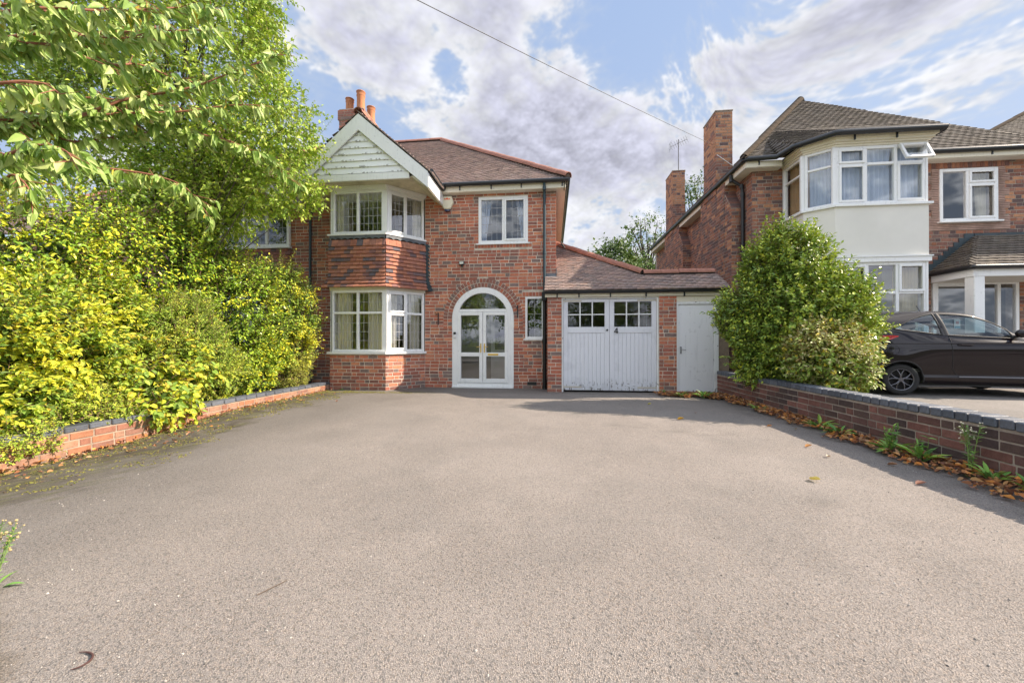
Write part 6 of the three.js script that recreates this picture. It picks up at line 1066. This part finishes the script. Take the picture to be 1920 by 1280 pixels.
// ---------------------------------------------------------------- cherry: long boughs over the near left, leaves hanging
{
  const r = rng(301), t = thing('cherry_tree', 'cherry tree reaching in from the left edge with long drooping leaves', 'tree', [-6.2, .0, -1.7]), bark = new G(), tw = new G(), leaves = [];
  const B = [[[-4.9, 2.6, -2.2], [-4.26, 2.82, -2.46], [-4.13, 2.86, -2.52], [-3.91, 3.03, -2.7], [-3.74, 3.26, -2.87], [-3.31, 3.47, -3.07], [-3.04, 3.77, -3.29], [-2.75, 4.1, -3.53]],
    [[-4.0, 2.97, -2.62], [-3.68, 3.11, -2.82], [-3.4, 3.25, -3.05], [-3.04, 3.44, -3.29], [-2.86, 3.5, -3.41]],
    [[-4.4, 2.3, -2.0], [-3.68, 2.39, -2.12], [-3.57, 2.43, -2.13], [-3.41, 2.47, -2.15], [-3.25, 2.43, -2.17], [-3.18, 2.34, -2.17]],
    [[-4.5, 2.55, -2.3], [-3.85, 2.55, -2.5], [-3.72, 2.6, -2.72], [-3.49, 2.62, -2.94], [-3.33, 2.56, -3.06], [-3.2, 2.33, -3.18]],
    [[-4.4, 3.0, -1.9], [-3.53, 3.28, -2.04], [-3.36, 3.39, -2.15], [-3.2, 3.55, -2.37], [-3.0, 3.85, -2.7], [-2.89, 4.02, -2.91]],
    [[-4.5, 3.1, -2.0], [-3.82, 3.24, -2.21], [-3.64, 3.24, -2.23], [-3.59, 3.3, -2.33], [-3.48, 3.29, -2.44], [-3.34, 3.25, -2.55]],
    [[-3.91, 3.03, -2.7], [-3.77, 3.2, -2.91], [-3.41, 3.13, -3.16], [-3.23, 3.16, -3.37], [-2.96, 3.06, -3.6], [-2.78, 2.87, -3.72]],
    [[-4.4, 2.7, -1.95], [-3.53, 2.82, -2.04], [-3.45, 2.86, -2.09], [-3.39, 2.88, -2.15], [-3.28, 2.81, -2.16]],
    [[-4.2, 3.3, -2.0], [-3.45, 3.43, -2.24], [-3.53, 3.4, -2.34], [-3.44, 3.45, -2.45], [-3.39, 3.6, -2.65], [-3.24, 3.78, -2.77]],
    [[-4.3, 2.85, -2.4], [-4.15, 2.91, -2.57], [-4.03, 2.83, -2.69], [-3.91, 2.96, -2.9], [-3.65, 3.07, -3.03]],
    [[-4.4, 3.3, -2.3], [-3.73, 3.53, -2.52], [-3.68, 3.47, -2.72], [-3.63, 3.61, -2.93], [-3.5, 3.62, -3.14], [-3.34, 3.71, -3.36]],
    [[-4.6, 2.2, -2.1], [-3.97, 2.32, -2.29], [-3.89, 2.36, -2.3], [-3.78, 2.27, -2.31], [-3.74, 2.13, -2.31]],
    [[-4.6, 3.6, -2.6], [-4.0, 3.9, -2.9], [-3.6, 4.05, -3.1], [-3.3, 4.2, -3.3]], [[-4.6, 3.2, -2.7], [-4.2, 3.4, -3.0], [-3.9, 3.45, -3.2], [-3.6, 3.5, -3.4]]];
  bark.tube([[-6.2, -.1, -1.7], [-6.1, .9, -1.75], [-6.05, 1.6, -1.8], [-5.8, 2.4, -1.9], [-5.5, 3.2, -2.0], [-5.3, 4.4, -2.1]], [.16, .14, .13, .10, .08, .05], 12);
  bark.put(t, 'trunk', M.bark);
  for (const [bi, pts] of B.entries()) {
    const c = new THREE.CatmullRomCurve3([V(-5.85 + r() * .2, 2.1 + r() * .9, -1.9), ...pts.map((p) => V(...p))]), L = c.getLength(), P = c.getPoints(26);
    new G().tube(P, P.map((_, i) => lerp(bi === 0 ? .028 : .015, .003, i / 26)), 6).put(t, 'branch', M.twigR);
    const n = Math.round(L / .026);
    for (let i = Math.round(n * .22); i <= n; i++) {
      const u = i / n, p = c.getPointAt(u), tg = c.getTangentAt(u), k = u < .4 ? 3 : 5;
      const sd = rv(r).multiplyScalar(.9); sd.y *= .4; const tip = p.clone().addScaledVector(tg, .05).addScaledVector(sd, .05 + .13 * r()); if (r() < .75) tw.tube([p, tip], [.004, .002], 4, false);
      for (let j = 0; j < k; j++) { const q = p.clone().lerp(tip, r()), dir = sd.clone().multiplyScalar(.55).add(V((r() - .5) * .7, -1 + r() * .55, (r() - .5) * .7)).addScaledVector(tg, .25), nr = rv(r).addScaledVector(V(.5, .3, .6), .7); leaves.push({ m: leafM(q, dir, nr, .55 + .7 * r()), t: r() < .02 ? 5 : pick([0, 1, 2, 0, 3, 3, 1, 4], r) }); }
    }
  }
  tw.put(t, 'twigs', M.twigR).userData.kind = 'stuff';
  emit(t, leaves, GEO.cherry, leafMat(.55, .4), TN.cherry, 300, r);
}
// ---------------------------------------------------------------- the green tree behind it
{
  const r = rng(302), t = thing('broadleaf_tree', 'many-stemmed small-leaved green tree in front of the attached house', 'tree', [-7.0, .1, -6.5]), leaves = [], tw = new G();
  const blobs = [[-6.9, 6.2, -6.4, 1.85, 2.3, 1.4], [-5.35, 5.05, -6.35, 1.05, .95, .9], [-5.25, 4.05, -6.5, .95, .5, .8], [-8.3, 5.0, -6.2, 1.3, 1.4, 1.1], [-7.0, 3.75, -6.4, 1.5, .75, 1.1], [-5.95, 6.5, -6.4, .8, 1.3, .8], [-9.2, 6.6, -6.2, 1.3, 1.4, 1.1], [-8.2, 7.6, -6.3, 1.3, 1.3, 1.1], [-6.3, 8.0, -6.5, 1.1, 1.0, .9]];
  const st = new G(); for (let k = 0; k < 4; k++) { const x = -7.0 + (k - 1.5) * .12; st.tube([[x, -.05, -6.5], [x + .03 * k, 1.6, -6.5], [x + (k - 1.5) * .12, 3.2, -6.45], [x + (k - 1.5) * .5, 5.2, -6.4], [x + (k - 1.5) * .75, 7.2, -6.4]], [.075, .06, .045, .03, .01], 8); } st.put(t, 'trunk', M.bark);
  const br = new G(); for (let i = 0; i < 44; i++) { const b = blobs[i % blobs.length], d = rv(r), e = V(b[0] + d.x * b[3] * .85, b[1] + d.y * b[4] * .85, b[2] + d.z * b[5] * .85), s = V(-7.0 + (r() - .5) * .4, Math.max(1.8, e.y - 1.2 - r() * 1.4), -6.45), m = s.clone().lerp(e, .5).add(V(0, .15, 0)); br.tube([s, m, e], [.020, .011, .003], 5); } br.put(t, 'branch', M.bark);
  shoots(leaves, tw, blobs, 5600, { len: .42, gap: .040, size: 1.1, in: .4, up: .25, mess: .8, droop: .3, floor: 2.4, back: .3, keep: (p) => cl(p, 1.1, 20) > -.42 && !(p.x > -6.0 && p.x < -4.55 && p.y < 3.62 + .15 * cl(p, 3)) && !(p.x < -7.4 && p.y < 3.9 + .3 * cl(p, 1)), tone: (q, m, rr, p) => (cl(p, 1.2) + (rr() - .5) * .8 + q * .3 > .2 ? pick([2, 4, 0], rr) : pick([0, 1, 3, 1, 2], rr)) }, r);
  tw.put(t, 'twigs', M.twigG).userData.kind = 'stuff'; emit(t, leaves, GEO.tree, leafMat(.5, .4), TN.tree, 60, r, 'leaf', 'crown');
}
// ---------------------------------------------------------------- trees beyond the houses
function farTree(name, label, at, h, blobs, n, o, seed, tones = TN.far) {
  const r = rng(seed), t = thing(name, label, 'tree', at, o.group), st = new G(), leaves = [];
  st.tube([[at[0], at[1] - .2, at[2]], [at[0] + .1, at[1] + h * .3, at[2]], [at[0], at[1] + h * .7, at[2]]], [.28, .2, .08], 8); st.put(t, 'trunk', M.bark);
  const br = new G(); for (let i = 0; i < (o.limbs ?? 40); i++) { const b = blobs[i % blobs.length], d = rv(r), e = V(b[0] + d.x * b[3] * .95, b[1] + d.y * b[4] * .95, b[2] + d.z * b[5] * .95), s = V(at[0], at[1] + h * (.25 + .4 * r()), at[2]), m = s.clone().lerp(e, .5).add(V((r() - .5) * .6, .3, (r() - .5) * .6)), m2 = m.clone().lerp(e, .6).add(V((r() - .5) * .4, .15, (r() - .5) * .4)); br.tube([s, m, m2, e], [.09, .055, .03, .012], 5); } br.put(t, 'branch', M.bark);
  shoots(leaves, null, blobs, n, { len: 1.0, gap: .16, size: o.size ?? 1.3, in: o.in ?? .5, up: .3, mess: .9, floor: at[1] + 1, back: o.back ?? .4, keep: (p) => cl(p, .45, seed) > (o.gap2 ?? -.4), tone: (q, m, rr, p) => (cl(p, .5) + (rr() - .5) > .1 ? pick([1, 3], rr) : pick([0, 1, 2], rr)) }, r);
  emit(t, leaves, GEO.far, leafMat(.6, .35), tones, 0, r, 'leaf', 'crown');
}
farTree('garden_tree', 'dense mid green tree beyond the garage roof', [4.4, 0, -28], 8, [[4.4, 7.0, -28, 1.6, 1.7, 1.4], [5.6, 6.4, -28.5, 1.3, 1.3, 1.2], [3.6, 5.6, -28, 1.4, 1.5, 1.2]], 700, { in: .4 }, 311);
farTree('lacy_tree', 'thin lacy tree with bare twisting limbs between the two houses', [7.4, 0, -30], 11, [[7.2, 9.2, -30, 1.9, 1.9, 1.4], [8.6, 8.0, -30, 1.6, 1.6, 1.2], [6.4, 7.6, -30, 1.3, 1.2, 1.1]], 260, { in: .35, gap2: -.1, limbs: 70, size: 1.0 }, 312);
farTree('tall_tree', 'tree top showing between the two tall chimneys', [12.2, 0, -33], 15, [[12.0, 13.4, -33, 1.4, 1.7, 1.2], [12.8, 11.0, -33, 2.0, 2.2, 1.4]], 330, { in: .4, gap2: -.2, limbs: 40, size: 1.0 }, 313);
farTree('back_garden_tree', 'green tree showing low beside the neighbour wall', [6.6, 0, -25], 6.6, [[6.6, 5.6, -25, 1.4, 1.2, 1.2], [8.0, 5.4, -26, 1.5, 1.4, 1.2]], 420, { in: .4 }, 314);
farTree('left_garden_tree', 'distant tree low at the left beyond the attached house', [-19, 0, -24], 8, [[-19, 6.2, -24, 2.6, 2.2, 2], [-15.5, 5.5, -25, 2.2, 2.0, 2]], 600, { in: .4 }, 315);
// street trees and hedge across the road: seen in the window glass
for (const [i, [x, z, h, where]] of [[-9, 15.5, 9, 'facing the golden shrubs'], [-2.5, 17, 10, 'facing the tile-hung bay'], [4.5, 16, 8.5, 'facing the white garage doors'], [11.5, 17, 10, 'facing the rendered bay and the car'], [-16, 17, 10, 'facing the attached house']].entries()) farTree('street_tree', 'leafy green street tree across the road, ' + where, [x, -.2, z], h, [[x, h * .62, z, 2.6, h * .32, 2.2], [x + 1.2, h * .5, z - .6, 2.0, h * .25, 1.8], [x - 1.4, h * .52, z, 1.9, h * .26, 1.8]], 800, { in: .4, back: 0, size: 1.25, group: 'street trees across the road' }, 320 + i, TN.tree);
shrub('street_hedge', 'clipped green hedge across the road, mirrored in the glass', 'hedge', [0, -.2, 15], [[-8, .7, 15, 4, 1.2, .7], [0, .7, 15, 4, 1.2, .7], [8, .7, 15, 4, 1.2, .7]], 1600, GEO.far, TN.tree, { len: .5, gap: .13, size: .7, dark: 5, back: 0, floor: -.1, tone: (t, m, r) => pick([0, 1, 2, 3], r) }, 330);
// ---------------------------------------------------------------- weeds, litter, single leaves
const mLeaf = leafMat(.5, .3);
function weed(label, at, o, seed) {
  const r = rng(seed), t = thing(o.name ?? 'weed', label, 'weed', at), st = new G(), leaves = [], n = o.n ?? 12, base = V(...at);
  for (let i = 0; i < n; i++) { const a = i * 2.4 + r() * .4, el = (o.el ?? .35) + r() * .5, d = V(Math.cos(a) * Math.cos(el), Math.sin(el), Math.sin(a) * Math.cos(el)), L = (o.r ?? .06) * (.5 + r() * .7), p = base.clone().addScaledVector(d, L * .6); st.tube([base, p], [.003, .002], 4, false); leaves.push({ m: leafM(p, d.clone().addScaledVector(UP, -.15), UP.clone().addScaledVector(rv(r), .35), (o.s ?? 1) * (.7 + .6 * r())), t: Math.floor(r() * 4) }); }
  const flowers = new G(); for (let k = 0; k < (o.stalks ?? 0); k++) { const h = (o.h ?? .3) * (.7 + .4 * r()), e = base.clone().add(V((r() - .5) * .1 + (o.lean ?? 0), h, (r() - .5) * .1)), c = new THREE.CatmullRomCurve3([base, base.clone().lerp(e, .5).add(V((r() - .5) * .03, 0, (r() - .5) * .03)), e]); st.tube(c.getPoints(6), [.0032, .003, .0028, .0025, .0022, .0018, .001], 5, false);
    for (let j = 0; j < (o.sl ?? 10); j++) { const q = c.getPointAt(.15 + .8 * r()), d = rv(r); d.y = Math.abs(d.y) * .7 + .1; leaves.push({ m: leafM(q, d, UP.clone().addScaledVector(rv(r), .5), (o.s ?? 1) * .45 * (.6 + .6 * r())), t: Math.floor(r() * 4) }); }
    if (o.flower) for (let j = 0; j < (o.fl ?? 18); j++) { const u = .66 + .34 * r(), q = c.getPointAt(u).add(rv(r).multiplyScalar(o.spread ?? .028)).add(V(0, .012, 0)); st.tube([c.getPointAt(Math.max(0, u - .08)), q], .0009, 3, false); flowers.add(new THREE.IcosahedronGeometry(.0035 + r() * .004, 0), new THREE.Matrix4().makeTranslation(q.x, q.y, q.z)); } }
  st.put(t, 'stem', o.stemM ?? std(.16, .26, .06, .7)); emit(t, leaves, o.geo ?? GEO.blade, mLeaf, TN.weed, Math.min(leaves.length - 1, 10), r);
  if (!flowers.empty) flowers.put(t, 'flower', o.flowerM ?? std(.62, .58, .45, .8));
}
weed('leafy green dandelion rosette by the wall, farthest of the wall weeds from the camera', [3.52, 0, -5.35], { n: 14, s: 1.1, r: .13, el: .5 }, 401);
weed('grey-green rosette with broad ruffled leaves beside the wall foot', [3.50, 0, -4.95], { n: 18, s: 1.05, r: .13, el: .4 }, 402);
weed('bright green tall bushy weed with a spike, in the middle of the wall foot', [3.46, 0, -4.22], { n: 20, s: 1.0, r: .15, el: .45, stalks: 8, h: .28, sl: 12 }, 403);
weed('dark green upright leafy weed next to the bushy spike', [3.50, 0, -3.95], { n: 18, s: .95, r: .14, el: .7, stalks: 5, h: .24 }, 404);
weed('tall thin weed with fluffy seed heads leaning on the brick wall', [3.52, 0, -3.56], { n: 8, s: .7, r: .08, stalks: 4, h: .46, flower: true, fl: 8, spread: .05, sl: 20, lean: .02 }, 405);
weed('small bright green sprig right of the seed-headed weed', [3.52, 0, -3.40], { n: 16, s: .75, r: .13, el: .8 }, 406);
weed('green seedling in the litter at the right edge of the view', [3.53, 0, -3.12], { n: 14, s: .75, r: .13, el: .7, stalks: 3, h: .22 }, 407);
weed('low green tuft in the litter by the shadow corner', [3.42, 0, -6.6], { n: 14, s: .9, r: .10, el: .5 }, 408);
weed('large green leaf tuft in front of the white side door', [3.10, 0, -8.05], { n: 18, s: 1.1, r: .13, el: .6 }, 409);
weed('smaller green tuft left of the one before the side door', [2.70, 0, -8.15], { n: 14, s: .9, r: .11, el: .6 }, 410);
weed('little weed rooted at the brick pier between the garage doors', [2.47, 0, -8.66], { n: 12, s: .5, r: .08, el: .9, stalks: 2, h: .12 }, 411);
weed('tiny sprout at the foot of the bay', [-5.05, 0, -8.52], { n: 8, s: .4, r: .04 }, 412);
weed('tall narrow weed with pinkish flower heads at the left edge of the view', [-2.60, -.03, -1.47], { name: 'flowering_weed', n: 8, s: .5, r: .08, stalks: 6, h: .36, flower: true, sl: 26, geo: GEO.blade, fl: 10, flowerM: std(.38, .30, .15, .8), lean: .03 }, 413);
{
  const r = rng(421), put2 = (n, f, k = 1) => { const l = []; for (let i = 0; i < n; i++) { const [x, y, z] = f(); const d = rv(r); d.y *= .25; l.push({ m: leafM(V(x, y + .012 + r() * .02, z), d, UP.clone().addScaledVector(rv(r), .7), k * (.5 + .8 * r()), k * (.5 + .8 * r())), t: Math.floor(r() * 7) }); } return l; };
  const lay = (name, label, list) => { const im = shade(new THREE.InstancedMesh(GEO.litter, leafMat(.8, .15), list.length)); im.name = numbered(name); im.userData.kind = 'stuff'; im.userData.label = label; im.userData.category = 'leaf litter'; list.forEach((l, i) => { im.setMatrixAt(i, l.m); const c = TN.litter[l.t], k = .75 + .5 * r(); im.setColorAt(i, tmpC.setRGB(c[0] * k, c[1] * k, c[2] * k)); }); scene.add(im); };
  lay('leaf_litter', 'brown fallen leaves drifted along the foot of the right wall', put2(2300, () => { const z = -2.4 - 5.9 * r(), w = .17 + .09 * nz(z * 1.3, 3, 1) + .10 * sstep(-5.5, -3, z), x = 3.64 - Math.pow(r(), 1.5) * w * 1.5; return [x, gy(x, z) + .05 * (1 - (3.64 - x) / .5) * r(), z]; }, .78));
  lay('leaf_litter', 'thick drift of brown leaves in front of the side door and brick pier', put2(1500, () => { const x = 2.25 + 1.38 * Math.pow(r(), .7), f = .30 + .12 * nz(x * 2, 7, 1) + .12 * (x - 2.9), z = -8.62 + Math.abs(r() + r() - 1) * .0 + (r() * .9 + .05) * f * 2 - .0; return [x, gy(x, z) + .03 * r(), z]; }, .82));
  lay('leaf_litter', 'orange dead leaves scattered along the foot of the left wall', put2(520, () => { const z = -2.5 - 5.8 * Math.pow(r(), 1.3), x = -5.40 + Math.pow(r(), 3.4) * (.55 + .3 * nz(z, 1, 1)); return [x, gy(x, z), z]; }, .62));
  lay('moss', 'moss cushions and crumbs of soil along the left edge of the drive', []);
}
{ // replace the empty moss list by small cushions
  const o = scene.children[scene.children.length - 1]; scene.remove(o);
  const r = rng(431), g = new THREE.IcosahedronGeometry(.016, 0), n = 11000, im = shade(new THREE.InstancedMesh(g, std(1, 1, 1, 1), n)); im.name = 'moss'; im.userData.kind = 'stuff'; im.userData.label = 'moss cushions and crumbs of soil along the left edge of the drive'; im.userData.category = 'moss';
  for (let i = 0; i < n; i++) { let x, z; if (i % 4 === 0) { x = -5.3 + 2.6 * r() * r(); z = -8.28 - (x + 4) * .06 + (r() + r() - 1) * .22; } else { z = -2.3 - 6.2 * r(); x = -5.40 + Math.pow(r(), 1.2) * (.75 + .3 * nz(z * 1.5, 2, 4)) * (1.1 + .9 * sstep(-5.2, -2.8, z)); } if (nz(x * 3.2, z * 3.2, 6) < -.15) { x = -5.40 + .1 * r(); } const s = .25 + .8 * r() * r(); im.setMatrixAt(i, new THREE.Matrix4().compose(V(x, gy(x, z) + .001, z), new THREE.Quaternion().setFromEuler(new THREE.Euler(r() * 6, r() * 6, r() * 6)), V(s, s * .45, s))); const q = r(); im.setColorAt(i, q < .5 ? tmpC.setRGB(.14, .14, .03) : q < .75 ? tmpC.setRGB(.20, .18, .04) : tmpC.setRGB(.11, .08, .05)); }
  scene.add(im);
}
// loose chippings and grit give the near tarmac its crumbs
{
  const r = rng(441), g = new THREE.IcosahedronGeometry(.0042, 0), n = 2600, im = shade(new THREE.InstancedMesh(g, std(1, 1, 1, .95), n)); im.name = 'grit'; im.userData.kind = 'stuff'; im.userData.label = 'loose grit scattered over the near tarmac'; im.userData.category = 'grit';
  for (let i = 0; i < n; i++) { const z = -.9 - 3.6 * r() * r(), x = (r() * 2 - 1) * 3.2 * (1 + .1 * -z) * .9, s = .4 + 1.1 * r() * r(); im.setMatrixAt(i, new THREE.Matrix4().compose(V(clamp(x, -4, 3.2), gy(clamp(x, -4, 3.2), z) + .001, z), new THREE.Quaternion().setFromEuler(new THREE.Euler(r() * 6, r() * 6, r() * 6)), V(s, s * .7, s))); const k = .10 + .35 * r(); im.setColorAt(i, tmpC.setRGB(k * 1.08, k, k * .92)); }
  scene.add(im);
}
// single fallen leaves that lie out on the drive
for (const [x, z, c, label, s, a] of [[1.86, -5.81, [.62, .36, .03], 'bright yellow fallen leaf at the edge of the shadow', 1.3, .3], [2.14, -3.37, [.62, .52, .14], 'pale yellow fallen leaf in the sunny right half of the drive', 1.2, 1.2], [2.32, -6.35, [.40, .14, .06], 'curled rusty leaf in the shadow before the garage', .9, 2], [2.92, -5.45, [.50, .24, .08], 'orange-brown leaf on the shadow line', .9, .8], [2.75, -4.4, [.55, .26, .07], 'narrow orange leaf on the sunny side of the shadow line', 1.0, 0],
  [2.76, -4.05, [.50, .38, .26], 'bleached leaf near the shadow line', .8, 2.6], [3.12, -3.85, [.36, .19, .10], 'brown leaf lying in the shade of the wall', 1.0, 1.0], [2.92, -3.35, [.48, .24, .16], 'pinkish leaf out in the sun right of centre', 1.0, .2], [3.2, -5.3, [.55, .40, .10], 'ochre leaf in the shade below the wall', 1.0, 2.2], [-4.15, -6.85, [.42, .18, .08], 'rusty curled leaf on the drive before the bay', 1.0, 1.4], [1.76, -7.15, [.60, .55, .10], 'small yellow leaf before the garage doors', 1.0, .4]]) {
  const y = gy(x, z) + .006, m = loose('fallen_leaf', GEO.litter, leafMat(.6, .3), label, 'leaf'); m.material.color.setRGB(...c); leafM(V(x, y, z), V(Math.cos(a), .05, Math.sin(a)), UP.clone(), s).decompose(m.position, m.quaternion, m.scale);
}
{ const y = (x, z) => gy(x, z) + .006; const pts = []; for (let i = 0; i <= 14; i++) { const t = lerp(-2.0, .9, i / 14); pts.push([-1.70 + .055 * Math.cos(t) * 1.1, 0, -1.16 - .04 * Math.sin(-t)]); } loose('curved_twig', new G().tube(pts.map(([x, , z]) => [x, y(x, z), z]), pts.map((_, i) => .0016 + .0022 * Math.sin(i / 14 * Math.PI)), 6).geo(), std(.07, .03, .025, .8), 'small curled dark twig on the tarmac at the near left', 'twig');
  loose('straight_twig', new G().tube([[-1.32, y(-1.32, -1.55), -1.55], [-1.26, y(-1.26, -1.66), -1.66]], .0025, 5).geo(), std(.13, .10, .08, .8), 'short straight twig on the tarmac left of centre', 'twig'); }

renderer.render(scene, camera);
